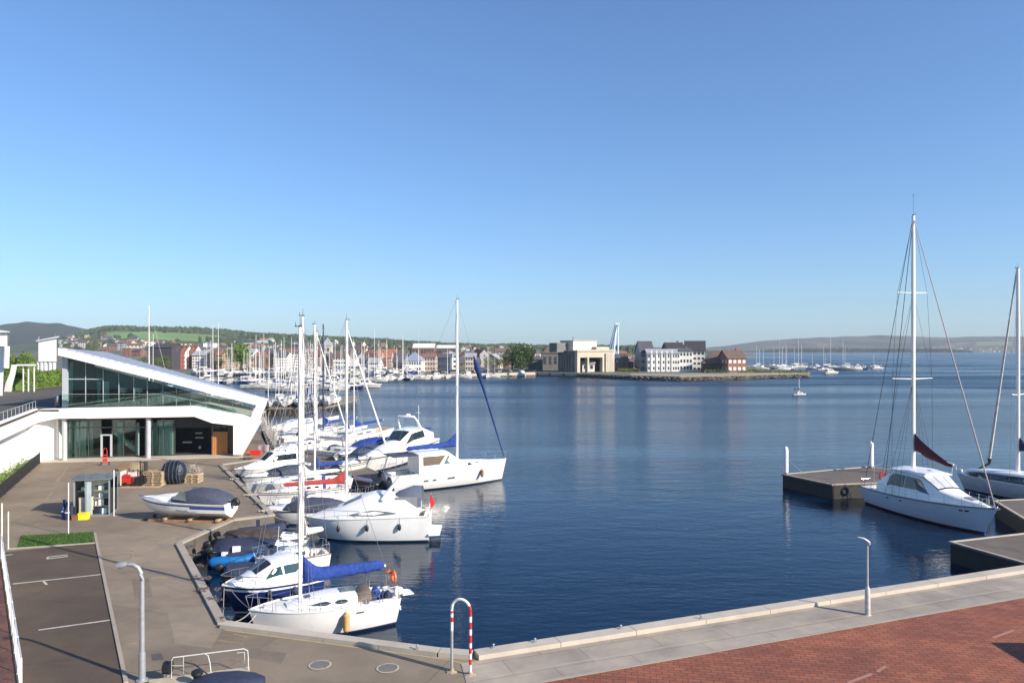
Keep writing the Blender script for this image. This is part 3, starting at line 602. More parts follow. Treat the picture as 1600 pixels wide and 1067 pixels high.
class Cab:
    """a cabin lofted through stations (x, half width below, half width above, z below, z above, camber)"""
    def __init__(s, o, st, mat=None, name='cabin', smooth=35):
        s.st = st; s.o = o; rs = []
        for x, wb, wt, zb, zt, c in st:
            hf = [(wb, zb), (wb+(wt-wb)*.85, zb+(zt-zb)*.85), (wt*.97, zb+(zt-zb)*.96), (wt*.86, zt+c*.25), (wt*.45, zt+c*.8), (0, zt+c)]
            rs.append([V((x, y, z)) for y, z in hf] + [V((x, -y, z)) for y, z in hf[-2::-1]])
        mb = MB(); mb.rings(rs); s.obj = mb.build(name, mat or gel, o, smooth=smooth)
    def at(s, x):
        a = s.st[0]
        for b in s.st[1:]:
            if (a[0]-x)*(b[0]-x) <= 0 and a[0] != b[0]:
                k = (x-a[0])/(b[0]-a[0]); return [p+(q-p)*k for p, q in zip(a, b)]
            a = b
        return s.st[0] if abs(x-s.st[0][0]) < abs(x-s.st[-1][0]) else s.st[-1]
    def side(s, x, f, sd, off=.015):
        _, wb, wt, zb, zt, c = s.at(x); return V((x, sd*(wb+(wt-wb)*f + off), zb+(zt-zb)*f))
    def window(s, poly, mat=wind, sides=(1, -1), parent=None, off=.015):
        fine = []
        for i in range(len(poly)):
            a, b = poly[i], poly[(i+1) % len(poly)]; m = max(1, int(abs(a[0]-b[0])/.25)) if len(poly) < 9 else 1
            fine += [(a[0]+(b[0]-a[0])*j/m, a[1]+(b[1]-a[1])*j/m) for j in range(m)]
        poly = fine
        for sd in sides:
            mb = MB(); n = len(poly)
            mb.add([s.side(x, f, sd, off) for x, f in poly] + [s.side(x, f, sd, -.03) for x, f in poly],
                   [tuple(range(n))] + [(i, (i+1) % n, n+(i+1) % n, n+i) for i in range(n)]); mb.build('window', mat, parent or s.o)
    def strip(s, x0, x1, f0, f1, n=8, lo=.5, hi=.5, mat=wind, sides=(1, -1), off=.03):
        """a long window whose ends taper"""
        up, dn = [], []
        for i in range(n+1):
            k = i/n; x = x0+(x1-x0)*k; e = min(1, min(k/lo if lo else 9, (1-k)/hi if hi else 9))**.6; mid = (f0+f1)/2
            up.append((x, mid+(f1-mid)*e)); dn.append((x, mid+(f0-mid)*e))
        s.window(up + dn[::-1], mat, sides, off=off)
    def top(s, x, v, off=.02):
        _, wb, wt, zb, zt, c = s.at(x); a = abs(v); zz = zt + c*(1-.44*a) if a < .45 else zt + c*(.8-(a-.45)/.41*.55)
        return V((x, v*wt, zz+off))
    def top_pane(s, x0, x1, v0, v1, mat=wind, name='windscreen', n=3, v0b=None, v1b=None, off=.02):
        mb = MB(); v0b = v0 if v0b is None else v0b; v1b = v1 if v1b is None else v1b
        rs = []
        for i in range(n+1):
            k = i/n; x = x0+(x1-x0)*k; a, b = v0+(v0b-v0)*k, v1+(v1b-v1)*k; rs.append([s.top(x, a+(b-a)*j/3, off) for j in range(4)])
        mb.rings(rs, closed=False); return mb.build(name, mat, s.o)
def boat(name, label, cat, bow, stern, zb, zs, group=None):
    a, b = P(*bow, zb), P(*stern, zs); d = a - b; o = thing(name, label, cat, (b.x, b.y, 0), atan2(d.y, d.x), group)
    return o, hypot(d.x, d.y), a, b
def loc_at(o, x, y=0, z=0):
    c, s = cos(o.rotation_euler.z), sin(o.rotation_euler.z); return V((o.location.x + x*c - y*s, o.location.y + x*s + y*c, z))
def x_for_px(o, px):                         # the place along the centre line that the photo shows at column px
    k = (px-800)/F; c, s = cos(o.rotation_euler.z), sin(o.rotation_euler.z); return (k*o.location.y - o.location.x)/(c - k*s)
def mast_part(o, x, z0, ztop, r=.07, mat=alu, spreaders=(.45, .72), sw=.55, head=True):
    mb = MB(); mb.tube([(x, 0, z0), (x, 0, z0+(ztop-z0)*.75), (x, 0, ztop)], [r, r, r*.78], 8, flat=1.0)
    m = mb.build('mast', mat, o, smooth=True)
    if spreaders:
        mb = MB()
        for f in spreaders:
            z = z0+(ztop-z0)*f
            for s in (1, -1): mb.tube([(x, 0, z), (x-.12, s*sw, z+.05)], [.028, .018], 5)
        mb.build('spreaders', mat, m)
    if head:
        mb = MB(); mb.tube([(x-.1, 0, ztop+.02), (x+.25, 0, ztop+.04)], .02, 4); mb.tube([(x, 0, ztop), (x, 0, ztop+.45)], .01, 4); mb.tube([(x+.2, 0, ztop), (x+.2, 0, ztop+.22)], .012, 4)
        mb.bx(x-.06, x+.06, -.05, .05, ztop, ztop+.08); mb.build('masthead', darkp, m)
    return m
def rigging(o, h, x, z0, zt, frac=.95, sp=(.45, .72), sw=.55, r=.011, forestay=True, backstay=True, bow=.985, fr_r=0, fr_mat=None, mat=None):
    mb = MB(); Lb = h.L; half = h.b(min(.98, x/Lb)); zf = z0+(zt-z0)*frac
    for s in (1, -1):
        ch = V((x-.2, s*half*.95, h.sheer(x/Lb)))
        zs_ = [z0+(zt-z0)*f for f in sp]
        mb.tube([ch, (x-.12, s*sw, zs_[0]+.05)] + ([(x-.12, s*sw, zs_[1]+.05)] if len(sp) > 1 else []) + [(x, 0, zf)], r, 4)
        mb.tube([ch + V((-.25, 0, 0)), (x, 0, zs_[0])], r, 4); mb.tube([ch + V((.35, 0, 0)), (x, 0, zs_[0])], r, 4)
    if backstay: mb.tube([(0, 0, h.sheer(0)), (x-.05, 0, zt)], r, 4)
    if forestay and not fr_r: mb.tube([h.pt(bow, 1, 0), (x+.05, 0, zf)], r, 4)
    mb.tube([(x+.12, .05, z0+.3), (x+.1, .05, zt-.3)], r*.8, 4)
    g = mb.build('rigging', mat or wire, o)
    if fr_r:
        a, b = h.pt(bow, 1, 0) + V((0, 0, .35)), V((x+.05, 0, zf)); n = 14; mb = MB()
        pts = [a.lerp(b, i/n) for i in range(n+1)]; rr = [fr_r*(.45 + .65*(1-i/n)**.7)*(1+.1*sin(i*2.3)) if i else fr_r*.4 for i in range(n+1)]
        mb.tube(pts, rr, 7); mb.tube([h.pt(bow, 1, 0), a], .05, 6); mb.build('furled_genoa', fr_mat or white_c, o, smooth=True)
def boom_part(o, x, z, length, mat=blue, r0=.22, r1=.10, droop=0.0, mast_r=.3, yaw=0.0, boom_mat=alu):
    """boom with the mainsail stowed under a lumpy cover that climbs the mast a little"""
    dr = V((cos(yaw), sin(yaw), 0)) * length
    mb = MB(); mb.tube([V((x, 0, z)), V((x, 0, z)) + dr + V((0, 0, droop))], .06, 6); b = mb.build('boom', boom_mat, o)
    n = 18; rs = []; side = V((-sin(yaw), cos(yaw), 0))
    for i in range(n+1):
        k = i/n; c = V((x, 0, z)) + dr*(k*.97 + .01) + V((0, 0, droop*k)); rr = r0 + (r1-r0)*k**.7
        up = rr*(1.25 + (mast_r/r0)*max(0, 1-k*5)**1.3*2.2); rr *= (1 + .09*sin(i*1.9) + .05*sin(i*4.1)); e = .35 if i in (0, n) else 1
        ring = []
        for j in range(10):
            a = 2*pi*j/10; ca, sa = cos(a), sin(a)
            ring.append(c + side*(ca*rr*.75*e) + V((0, 0, (up*sa if sa > 0 else rr*.75*sa)*(e if i else 1))))
        rs.append(ring)
    mb = MB(); mb.rings(rs); mb.build('sail_cover', mat, o, smooth=60)
    return b
def stanchions(o, h, t0, t1, n, ht=.6, ins=.07, both=True, wires=2):
    mb = MB(); mw = MB()
    for s in ((1, -1) if both else (1,)):
        P_ = []
        for i in range(n+1):
            t = t0+(t1-t0)*i/n; p = h.pt(t, 1, s); p.y -= s*ins; P_.append(p); mb = MB(); mb.tube([p, p + V((0, 0, ht))], .013, 4); mb.build('stanchion', steel, o)
        for w in range(wires): mw.tube([p + V((0, 0, ht*(1-w*.5))) for p in P_], .007, 4)
    mw.build('lifelines', steel, o)
def pulpit(o, h, ht=.65, r=.016, t=.86, stern=False):
    mb = MB()
    if not stern:
        pts = [h.pt(t, 1, 1), h.pt(t, 1, 1) + V((0, -.03, ht)), h.pt(t+.08, 1, 1) + V((0, 0, ht)), h.pt(.99, 1, 1) + V((.18, 0, ht)), h.pt(.99, 1, -1) + V((.18, 0, ht)), h.pt(t+.08, 1, -1) + V((0, 0, ht)), h.pt(t, 1, -1) + V((0, .03, ht)), h.pt(t, 1, -1)]
        mb.tube(pts, r, 5); mb.tube([h.pt(.99, 1, 1), h.pt(.99, 1, 1) + V((.18, 0, ht))], r, 5); mb.tube([h.pt(t+.07, 1, 1), h.pt(t+.08, 1, 1) + V((0, 0, ht))], r, 5); mb.tube([h.pt(t+.07, 1, -1), h.pt(t+.08, 1, -1) + V((0, 0, ht))], r, 5)
        mb.build('pulpit', steel, o)
    else:
        for s in (1, -1):
            p = [h.pt(.14, 1, s), h.pt(.14, 1, s) + V((0, -s*.05, ht)), h.pt(.02, 1, s) + V((0, -s*.05, ht)), h.pt(.02, 1, s*.35) + V((-.05, 0, ht)), h.pt(.0, 1, s*.35)]
            mb.tube(p, r, 5); mb.tube([h.pt(.02, 1, s), h.pt(.02, 1, s) + V((0, -s*.05, ht))], r, 5)
        mb.build('pushpit', steel, o)
def fenders(o, h, ts, side, mat=None, L_=.6, r=.12, drop=.15):
    for t in ts:
        p = h.pt(t, .8, side); p.y += side*(r*.9); zt = h.sheer(t) - drop; mb = MB()
        mb.tube([(p.x, p.y, zt), (p.x, p.y, zt-.06), (p.x, p.y, zt-.15), (p.x, p.y, zt-L_+.12), (p.x, p.y, zt-L_+.04), (p.x, p.y, zt-L_)], [.02, .06, r, r, .07, .02], 10)
        mb.tube([(p.x, p.y, zt), (p.x, p.y - side*.1, h.sheer(t)+.3)], .01, 4); mb.build('fender', mat or navyc, o, smooth=True)
def outboard(o, x, y, z, s=1.0, mat=rubber, tilt=.5, name='outboard'):
    mb = MB(); c, sn = cos(tilt), sin(tilt)
    def T(px, pz): return (x - (px*c + pz*sn)*s, z + (-px*sn + pz*c)*s)
    rs = []
    for (pz, hw, f, b_) in ((.0, .10, -.14, .2), (.08, .17, -.18, .30), (.28, .19, -.2, .36), (.42, .16, -.16, .32), (.48, .08, -.08, .2)):
        ring = []
        for j in range(12):
            a = 2*pi*j/12; ca, sa = cos(a), sin(a); fx = (f+b_)/2 + (b_-f)/2*(abs(ca)**.6)*(1 if ca > 0 else -1); X, Z = T(fx, pz); ring.append((X, y + hw*.85*(abs(sa)**.6)*(1 if sa > 0 else -1)*s, Z))
        rs.append(ring)
    mb.rings(rs)
    rs = []
    for (pz, hw, f, b_) in ((.02, .06, -.05, .14), (-.5, .045, -.03, .13), (-.85, .03, -.02, .12)):
        rs.append([(T(fx, pz)[0], y + q*s, T(fx, pz)[1]) for fx, q in ((f, -hw), (b_, -hw), (b_, hw), (f, hw))])
    mb.rings(rs)
    a = T(-.02, -.78); b = T(.3, -.78); mb.tube([(a[0], y, a[1]), (b[0], y, b[1])], [.03, .06], 6)
    for k in range(3):
        an = 2*pi*k/3; q = T(.3, -.78 + .13*cos(an)); mb.tube([(b[0], y, b[1]), (q[0], y + .13*sin(an)*s, q[1])], [.02, .05*s], 4)
    ob = mb.build(name, mat, o, smooth=50)
    mb = MB(); q0, q1 = T(-.12, .0), T(-.32, -.12); mb.tube([(q0[0], y, q0[1]), (q1[0], y, q1[1])], .05*s, 6); mb.build('bracket', grey, ob)
    return ob
def hatch(o, cab, x0, x1, v0, v1): return cab.top_pane(x0, x1, v0, v1, windg, 'hatch', 1)
def wheel_and_bits(o, x, z, r=.4):
    mb = MB(); n = 20; mb.tube([(x, r*cos(2*pi*i/n), z + r*sin(2*pi*i/n)) for i in range(n+1)], .014, 5)
    for k in range(5): mb.tube([(x, 0, z), (x, r*cos(2*pi*k/5), z + r*sin(2*pi*k/5))], .01, 4)
    mb.tube([(x+.05, 0, z-.75), (x+.05, 0, z+.05)], .06, 6); mb.build('steering_wheel', steel, o)
def flag(o, x, y, z, hgt, mat, w=.6):
    mb = MB(); mb.tube([(x, y, z), (x-.15, y, z+hgt)], .014, 5); f = mb.build('flagstaff', whitep, o)
    mb = MB(); rs = []
    for i in range(7):
        k = i/6; rs.append([V((x-.13-.05*k-w*.25*k, y+.08*sin(k*5), z+hgt*.98-k*w*.8)), V((x-.05-.1*k, y+.06*sin(k*5+1), z+hgt*.55-k*w*.75))])
    mb.rings(rs, closed=False); mb.build('flag', mat, f, smooth=True)
def sprayhood(o, x, z, w, l, ht, mat=navyc, name='sprayhood'):
    rs = []
    for k in (0, .35, .75, 1.0):
        hh = ht*sin(pi/2*min(1, k*1.35))*(.98 if k == 1 else 1); rs.append([V((x + l*(1-k), w*cos(a)*(.85+.15*k), z + hh*sin(a)**.7)) for a in [pi*j/10 for j in range(11)]])
    mb = MB(); mb.rings(rs, closed=False); return mb.build(name, mat, o, smooth=60)
def arch(o, x, w, z0, ht, rake=.5, r=.09, mat=gel, name='radar_arch'):
    mb = MB(); mb.tube([(x, w, z0), (x-rake*.6, w*.93, z0+ht*.6), (x-rake, w*.75, z0+ht), (x-rake, -w*.75, z0+ht), (x-rake*.6, -w*.93, z0+ht*.6), (x, -w, z0)], [r*1.5, r*1.1, r, r, r*1.1, r*1.5], 8); return mb.build(name, mat, o, smooth=50)
def lines(name, label, pairs, r=.018, sag=.25, mat=rope, group='mooring lines'):
    mb = MB()
    for a, b in pairs:
        a, b = V(a), V(b); mb.tube([a.lerp(b, i/8) - V((0, 0, sag*4*(i/8)*(1-i/8))) for i in range(9)], r, 4)
    return one(name, mb, mat, label, 'rope', group)
def sloop(label, bow, stern, zb, zs, beam, mast_px, top_py, cover=blue, side_mat=None, stripe=None, name='sailing_yacht', cab_f=.36, wins=3, boomdir=-1, boomlen=None,
          genoa=0, mast_mat=alu, mr=.07, bottom=antid, bootm=boot, hood=navyc, hoodon=True, mast_x=None, mast_top=None, spr=(.45, .72), rigr=.011, mat_deck=None, fend=None, cabh=.42, cr0=.26, cr1=.15, group='yachts moored along the quay'):
    o, L_, a, b = boat(name, label, 'sailing boat', bow, stern, zb, zs, group); o['L'] = L_
    h = Hull(L_, beam, zb, zs, .72, .3, 'sail', .09, -.03)
    hull_part(o, h, side_mat or gel, bootm, bottom, stripe); deck_part(o, h, mat_deck, (.06, .30), .45, .6); rail_part(o, h, teak if wins == 3 else gel2, .028)
    mx = x_for_px(o, mast_px) if mast_x is None else mast_x*L_; mx = min(max(mx, .35*L_), .72*L_)
    p = loc_at(o, mx); zt = zat(top_py, p.y) if mast_top is None else mast_top
    z = lambda t: h.sheer(t) - .02
    st = []
    for t, wf, ch in ((.30, .60, 1.0), (.34, .62, 1.05), (.48, .62, 1.0), (.58, .56, .85), (.68, .50, .55), (.76, .42, .12)):
        w = h.b(t)*wf/.62*.62; st.append((t*L_, w, w*.86, z(t)-.05, z(t) + cabh*ch, .07))
    cb = Cab(o, st)
    if wins == 2: cb.strip(.36*L_, .46*L_, .32, .72, 5, .25, .25); cb.strip(.48*L_, .62*L_, .32, .72, 6, .2, .6)
    elif wins == 3: [cb.strip(x0*L_, x1*L_, .35, .75, 4, .3, .3) for x0, x1 in ((.34, .41), (.43, .50), (.52, .60))]
    else: cb.strip(.34*L_, .64*L_, .3, .75, 10, .2, .6)
    cb.top_pane(.60*L_, .64*L_, -.35, .35, windg, 'hatch', 1)
    mb = MB(); mb.bx(.29*L_-.02, .29*L_, -.25, .25, z(.3)-.3, z(.3)+.35); mb.bx(.295*L_, .40*L_, -.3, .3, z(.3)+cabh*1.05+.02, z(.3)+cabh*1.05+.11); mb.build('companionway', windg, o)
    zm = z(mx/L_) + cabh*.9
    mast_part(o, mx, zm-.1, zt, mr, mast_mat, spr)
    rigging(o, h, mx, zm, zt, .96, spr, .5, rigr, True, True, .985, genoa, white_c)
    if boomlen is None: boomlen = mx - .08*L_
    boom_part(o, mx + boomdir*.08, zm + .85, boomlen*boomdir, cover, cr0, cr1, .08)
    if hoodon: sprayhood(o, .27*L_, z(.3)+.02, h.b(.3)*.62, .11*L_, .62, hood)
    stanchions(o, h, .16, .84, 5); pulpit(o, h, .6); pulpit(o, h, .6, stern=True)
    mb = MB()
    for s in (1, -1): mb = MB(); mb.tube([(.24*L_, s*h.b(.24)*.8, z(.24)+.03), (.24*L_, s*h.b(.24)*.8, z(.24)+.2)], .08, 8); mb.build('winch', steel, o)
    mb = MB(); mb.tube([(.9*L_, 0, z(.9)), (.9*L_, 0, z(.9)+.16)], .07, 8); mb.build('windlass', steel, o)
    sd_ = 1 if cos(o.rotation_euler.z) < 0 else -1
    if fend != 0: fenders(o, h, (.28, .46, .64), sd_, navyc if side_mat else M('pale_fender', (.55, .55, .52), .6), .5, .1, .25)
    return o, h, mx, zm, zt, cb
BG = 'yachts moored along the quay'
# --- foreground white sloop with the blue sail cover
o, h, mx, zm, zt, cb = sloop('white sloop nearest the quay corner with bright blue boom cover and long orange fender', (388, 952), (617, 925), 1.5, 1.3, 2.75, 469, 511, cover=blue, wins=2, mr=.085, bottom=antif, hoodon=False, spr=(.5,), rigr=.010, cabh=.38, cr0=.36, cr1=.24, fend=0)
L_ = h.L
for t0, t1 in ((.27, .33),):                          # dark port low in the topsides
    for s in (1, -1): mb = MB(); q = [h.pt(t0, .80, s), h.pt(t1, .80, s), h.pt(t1-.005, .85, s), h.pt(t0+.005, .85, s)]; mb.prism([p + V((0, s*.012, 0)) for p in q], (0, -s*.02, 0)); mb.build('port_light', windg, o)
fenders(o, h, (.40,), 1, M('orange_tan_fender', (.50, .30, .12), .7), .95, .15, .12)
outboard(o, .08, .55, 1.35, .8, whitep, .1)
for x, y, z_, s_ in ((.45, .5, 1.35, .5), (.8, -.4, 1.3, .55), (1.25, .45, 1.35, .6)):
    mb = MB(); mb.tube([(x, y, z_-.3), (x+.05, y, z_), (x+.1, y+.06, z_+s_*.5)], [s_*.5, s_*.45, s_*.2], 8); mb.build('stowed_cushion', navyc if y > 0 else blue, o, smooth=True)
mb = MB(); mb.tube([(.1, -.7, 1.4), (.08, -.7, 2.3)], .015, 5); mb.tube([(.1, -.68, 2.05), (.1, -.68, 2.15)], [.14, .14], 10); mb.build('danbuoy', orange, o)
mb = MB(); n = 16; mb.tube([(-.05, -.35 + .27*cos(2*pi*i/n), 1.95 + .27*sin(2*pi*i/n)) for i in range(n+1)], .06, 7); mb.build('lifebuoy', orange, o, smooth=True)
sprayhood(o, 1.35, 1.35, .8, .8, .5, M('brown_hood', (.16, .12, .09), .8), 'sprayhood')
mb = MB(); mb.tube([(-.3, .3, 1.3), (-.75, .32, 1.25)], .02, 5); mb.tube([(-.3, -.3, 1.3), (-.75, -.32, 1.25)], .02, 5); mb.bx(-.85, -.3, -.35, .35, 1.2, 1.24); mb.build('bathing_platform', gel, o)
B1 = o, h
# --- white sloop behind (second tall mast)
sloop('white sloop with bare grey boom, half hidden behind the navy hulled cruiser', (398, 872), (512, 860), 1.1, 1.0, 2.2, 477, 494, cover=white_c, wins=3, mr=.075, hoodon=False, spr=(.4, .7))
# --- navy hulled cabin cruiser
def cruiser(label, bow, stern, zb, zs, beam, side_mat=None, stripe=None, bottom=antid, bootm=boot, name='cabin_cruiser', group=BG):
    o, L_, a, b = boat(name, label, 'motor boat', bow, stern, zb, zs, group); h = Hull(L_, beam, zb, zs, .88, .3, 'motor', .16, .0)
    hull_part(o, h, side_mat or gel, bootm, bottom, stripe); deck_part(o, h, None, (.04, .32), .5, .72); rail_part(o, h, gel2, .04); return o, h, L_
o, h, L_ = cruiser('small cabin cruiser with dark navy hull and white wheelhouse, bow towards the quay', (347, 914), (492, 893), 1.55, 1.25, 2.5, navy, gel, bottom=antid, bootm=gel)
z = lambda t: h.sheer(t)-.03
cb = Cab(o, [(.16*L_, .95, .80, z(.16), z(.16)+.85, .1), (.24*L_, .98, .80, z(.24), z(.24)+1.12, .12), (.52*L_, .96, .76, z(.52), z(.52)+1.0, .12), (.54*L_, .96, .75, z(.54), z(.54)+.94, .12), (.74*L_, .80, .58, z(.74), z(.74)+.36, .1), (.93*L_, .3, .2, z(.93), z(.93)+.08, .03)])
tl = M('teal_window', (.02, .06, .075), .08); cb.window([(.44*L_, .42), (.62*L_, .40), (.55*L_, .82), (.46*L_, .84)], tl); cb.window([(.42*L_, .42), (.30*L_, .44), (.26*L_, .62), (.27*L_, .82), (.43*L_, .84)], tl)
cb.top_pane(.545*L_, .70*L_, -.88, -.04); cb.top_pane(.545*L_, .70*L_, .04, .88)
cb.top_pane(.80*L_, .86*L_, -.5, .5, windg, 'hatch', 1)
mb = MB()
for s in (1, -1): mb.tube([h.pt(.62, 1, s), h.pt(.64, 1, s) + V((0, -s*.05, .45)), h.pt(.85, 1, s) + V((0, -s*.05, .5)), h.pt(.99, 1, s*.6) + V((.1, 0, .5))], .018, 5); [mb.tube([h.pt(t, 1, s), h.pt(t, 1, s) + V((0, -s*.05, .48))], .014, 4) for t in (.74, .85)]
mb.build('bow_rail', steel, o); fenders(o, h, (.35, .62), 1, navyc)
mb = MB(); mb.tube([(.4*L_, -.3, z(.4)+1.3), (.38*L_, -.3, z(.4)+2.6)], .012, 4); mb.build('aerial', whitep, o)
# --- bright blue inflatable
def inflatable(label, bow, stern, w, mats, group=BG, engine=rubber, z=.45):
    o, L_, a, b = boat('inflatable_boat', label, 'inflatable boat', bow, stern, z, z, group); r = w*.17; hw = w/2-r
    mb = MB(); pts = [(0, hw, z), (L_*.45, hw, z), (L_*.7, hw*.85, z+.03), (L_*.88, hw*.5, z+.14), (L_*.97, 0, z+.22), (L_*.88, -hw*.5, z+.14), (L_*.7, -hw*.85, z+.03), (L_*.45, -hw, z), (0, -hw, z)]
    mb.tube([(-.25, hw, z)] + pts + [(-.25, -hw, z)], [r*.3] + [r]*9 + [r*.3], 10); mb.build('tube', mats[0], o, smooth=50)
    mb = MB(); mb.rings([[(0, -hw, z-.2), (0, -hw*.5, 0), (0, 0, -.15), (0, hw*.5, 0), (0, hw, z-.2)], [(L_*.6, -hw*.9, z-.2), (L_*.6, -hw*.45, 0), (L_*.6, 0, -.1), (L_*.6, hw*.45, 0), (L_*.6, hw*.9, z-.2)], [(L_*.94, -.05, z), (L_*.93, -.03, z-.05), (L_*.92, 0, z-.1), (L_*.93, .03, z-.05), (L_*.94, .05, z)]], closed=True); mb.build('hull', mats[1], o, smooth=True)
    mb = MB(); mb.bx(.35*L_, .5*L_, -.3, .3, z-.2, z+.75); mb.bx(.15*L_, .27*L_, -.35, .35, z-.2, z+.45); mb.build('console', mats[2], o)
    outboard(o, -.12, 0, z+.40, .85, engine, .3); return o, L_, h
o, L_, _ = inflatable('bright blue inflatable with black outboard and white seat beside the stepped quay', (418, 868), (334, 874), 2.0, (cyan, cyan, whitep))
mb = MB(); mb.rings([[(L_*.25, y, .72 + .15*(1-abs(y))) for y in (-.8, -.4, 0, .4, .8)], [(L_*.55, y, .75 + .25*(1-abs(y))) for y in (-.8, -.4, 0, .4, .8)], [(L_*.9, y*.5, .72 + .1*(1-abs(y))) for y in (-.8, -.4, 0, .4, .8)]], closed=False); mb.build('cover', navyc, o, smooth=True)
# --- two canopied boats in the stepped corner
def canopy_boat(label, bow, stern, zb, zs, beam, can=navyc, mat=None, stripe=None, ch=1.1, eng=rubber, group=BG, full=False):
    o, L_, a, b = boat('day_boat', label, 'motor boat', bow, stern, zb, zs, group); h = Hull(L_, beam, zb, zs, .85, .3, 'motor', .14)
    hull_part(o, h, mat or gel, mat or gel, antid, stripe); deck_part(o, h, None, (.05, .55), .45, .72); rail_part(o, h, rubber, .04); rs = []
    for t, w, hh in ((.03, .75, .12), (.06, .92, .45), (.22, .95, ch), (.42, .95, ch*1.05), (.56, .85, ch*.8), (.68, .7, .35), (.74, .5, .05)):
        W_ = h.b(t)*w; zz = h.sheer(t); rs.append([V((t*L_ + .05*sin(j*3), W_*cos(a_), zz + hh*(sin(a_)**.55 if sin(a_) > 0 else 0)*(1+.04*sin(j*2.5+t*9)))) for j, a_ in enumerate([pi*j/12 for j in range(13)])])
    mb = MB(); mb.rings(rs, closed=False); mb.build('canopy', can, o, smooth=70)
    cb = Cab(o, [(.62*L_, h.b(.62)*.7, h.b(.62)*.6, h.sheer(.62)-.05, h.sheer(.62)+.28, .08), (.8*L_, h.b(.8)*.62, h.b(.8)*.5, h.sheer(.8)-.05, h.sheer(.8)+.2, .06), (.95*L_, .12, .08, h.sheer(.95)-.05, h.sheer(.95)+.03, .02)], name='foredeck')
    cb.top_pane(.72*L_, .8*L_, -.4, .4, windg, 'hatch', 1)
    if eng: outboard(o, -.12, 0, zs+.1, .85, eng, .3)
    mb = MB()
    for s in (1, -1): mb.tube([h.pt(.6, 1, s), h.pt(.63, 1, s) + V((0, -s*.05, .35)), h.pt(.88, 1, s) + V((0, -s*.05, .38)), h.pt(.99, 1, s*.5) + V((.08, 0, .36))], .014, 5)
    mb.build('bow_rail', steel, o); return o, h, L_
canopy_boat('dark hulled day boat under a navy canopy, next to the bright blue inflatable', (478, 850), (330, 857), .9, .85, 2.3, navyc, navy, None, .5)
canopy_boat('white day boat under a folded navy and brown canopy, tight against the quay step', (485, 838), (345, 842), .95, .9, 2.3, M('brown_navy_canvas', (.06, .045, .04), .8, var=.5, vs=2), gel, navyc, .6)
o, L_, _ = inflatable('low tender under a flat slate blue cover lying below the quay step', (446, 826), (368, 828), 2.1, (navyc, rubber, navyc), engine=rubber)
mb = MB(); mb.rings([[(-.15+ (L_*.99)*k, y*(1-.3*k**4), .68 + .12*(1-y*y) + .03*sin(9*k+3*y)) for y in (-1, -.6, -.2, .2, .6, 1)] for k in [i/8 for i in range(9)]], closed=False); mb.build('flat_cover', M('slate_blue_canvas', (.035, .05, .105), .8, bump=.4, bs=6), o, smooth=True)
canopy_boat('small dark boat under a low navy cover beside the blue inflatable bow', (484, 866), (408, 872), .8, .75, 2.0, navyc, navy, None, .35, None)
canopy_boat('small black boat with flat navy cover and outboard, just beyond the navy cruiser bow', (428, 886), (350, 894), .8, .75, 1.9, navyc, M('black_hull', (.015, .017, .022), .3), None, .4)
# --- sports cruiser with rounded white topsides
o, h, L_ = cruiser('large white sports cruiser with grey canvas canopy, three dark fenders and a red flag', (474, 806), (672, 800), 1.55, 1.75, 3.3, gel, None, antid, windg, 'sports_cruiser')
z = lambda t: h.sheer(t)-.04
o2 = o
cb = Cab(o, [(.08*L_, 1.42, 1.3, z(.08), z(.08)+.6, .05), (.18*L_, 1.52, 1.32, z(.18), z(.18)+1.2, .08), (.42*L_, 1.5, 1.22, z(.42), z(.42)+1.45, .12), (.52*L_, 1.45, 1.12, z(.52), z(.52)+1.3, .14), (.68*L_, 1.2, .85, z(.68), z(.68)+.70, .16), (.84*L_, .75, .5, z(.84), z(.84)+.32, .08), (.95*L_, .25, .15, z(.95), z(.95)+.05, .02)], name='superstructure')
cb.strip(.24*L_, .62*L_, .12, .38, 10, .5, .5, M('dusky_strip', (.16, .17, .17), .2))
cb.top_pane(.53*L_, .67*L_, -.85, -.05, M('tinted_screen', (.10, .12, .16), .08)); cb.top_pane(.53*L_, .67*L_, .05, .85, M('tinted_screen', (.1, .12, .16), .08))
cb.top_pane(.72*L_, .78*L_, -.6, .6, windg, 'hatch', 1)
sprayhood(o, .06*L_, z(.1)+.65, 1.25, .30*L_, 1.25, M('blue_grey_canopy', (.13, .15, .20), .8, bump=.6, bs=6), 'canopy'); arch(o, .36*L_, 1.3, z(.36)+1.2, 1.15, .9, .1)
for s in (1, -1): mb = MB(); mb.bx(.09*L_, .26*L_, s*1.27-.01, s*1.27+.01, z(.1)+.6, z(.1)+1.35); mb.build('canopy_screen', M('clear_vinyl', (.28, .29, .30), .2), o)
mb = MB(); mb.prism([(-.75, -1.25, .45), (0, -1.4, .45), (0, 1.4, .45), (-.75, 1.25, .45)], (0, 0, .12)); mb.build('bathing_platform', gel, o)
fenders(o, h, (.22, .47, .70), 1, darkp, .5, .11, .35)
flag(o, .15, -.95, 1.8, 1.1, M('red_flag', (.62, .02, .02), .7), .9)
mb = MB()
for s in (1, -1): mb.tube([h.pt(.5, 1, s), h.pt(.53, 1, s) + V((0, -s*.06, .5)), h.pt(.8, 1, s) + V((0, -s*.06, .6)), h.pt(.99, 1, s*.5) + V((.1, 0, .6))], .018, 5); [mb.tube([h.pt(t, 1, s), h.pt(t, 1, s) + V((0, -s*.06, .58))], .014, 4) for t in (.62, .72, .8, .9)]
mb.build('bow_rail', steel, o)
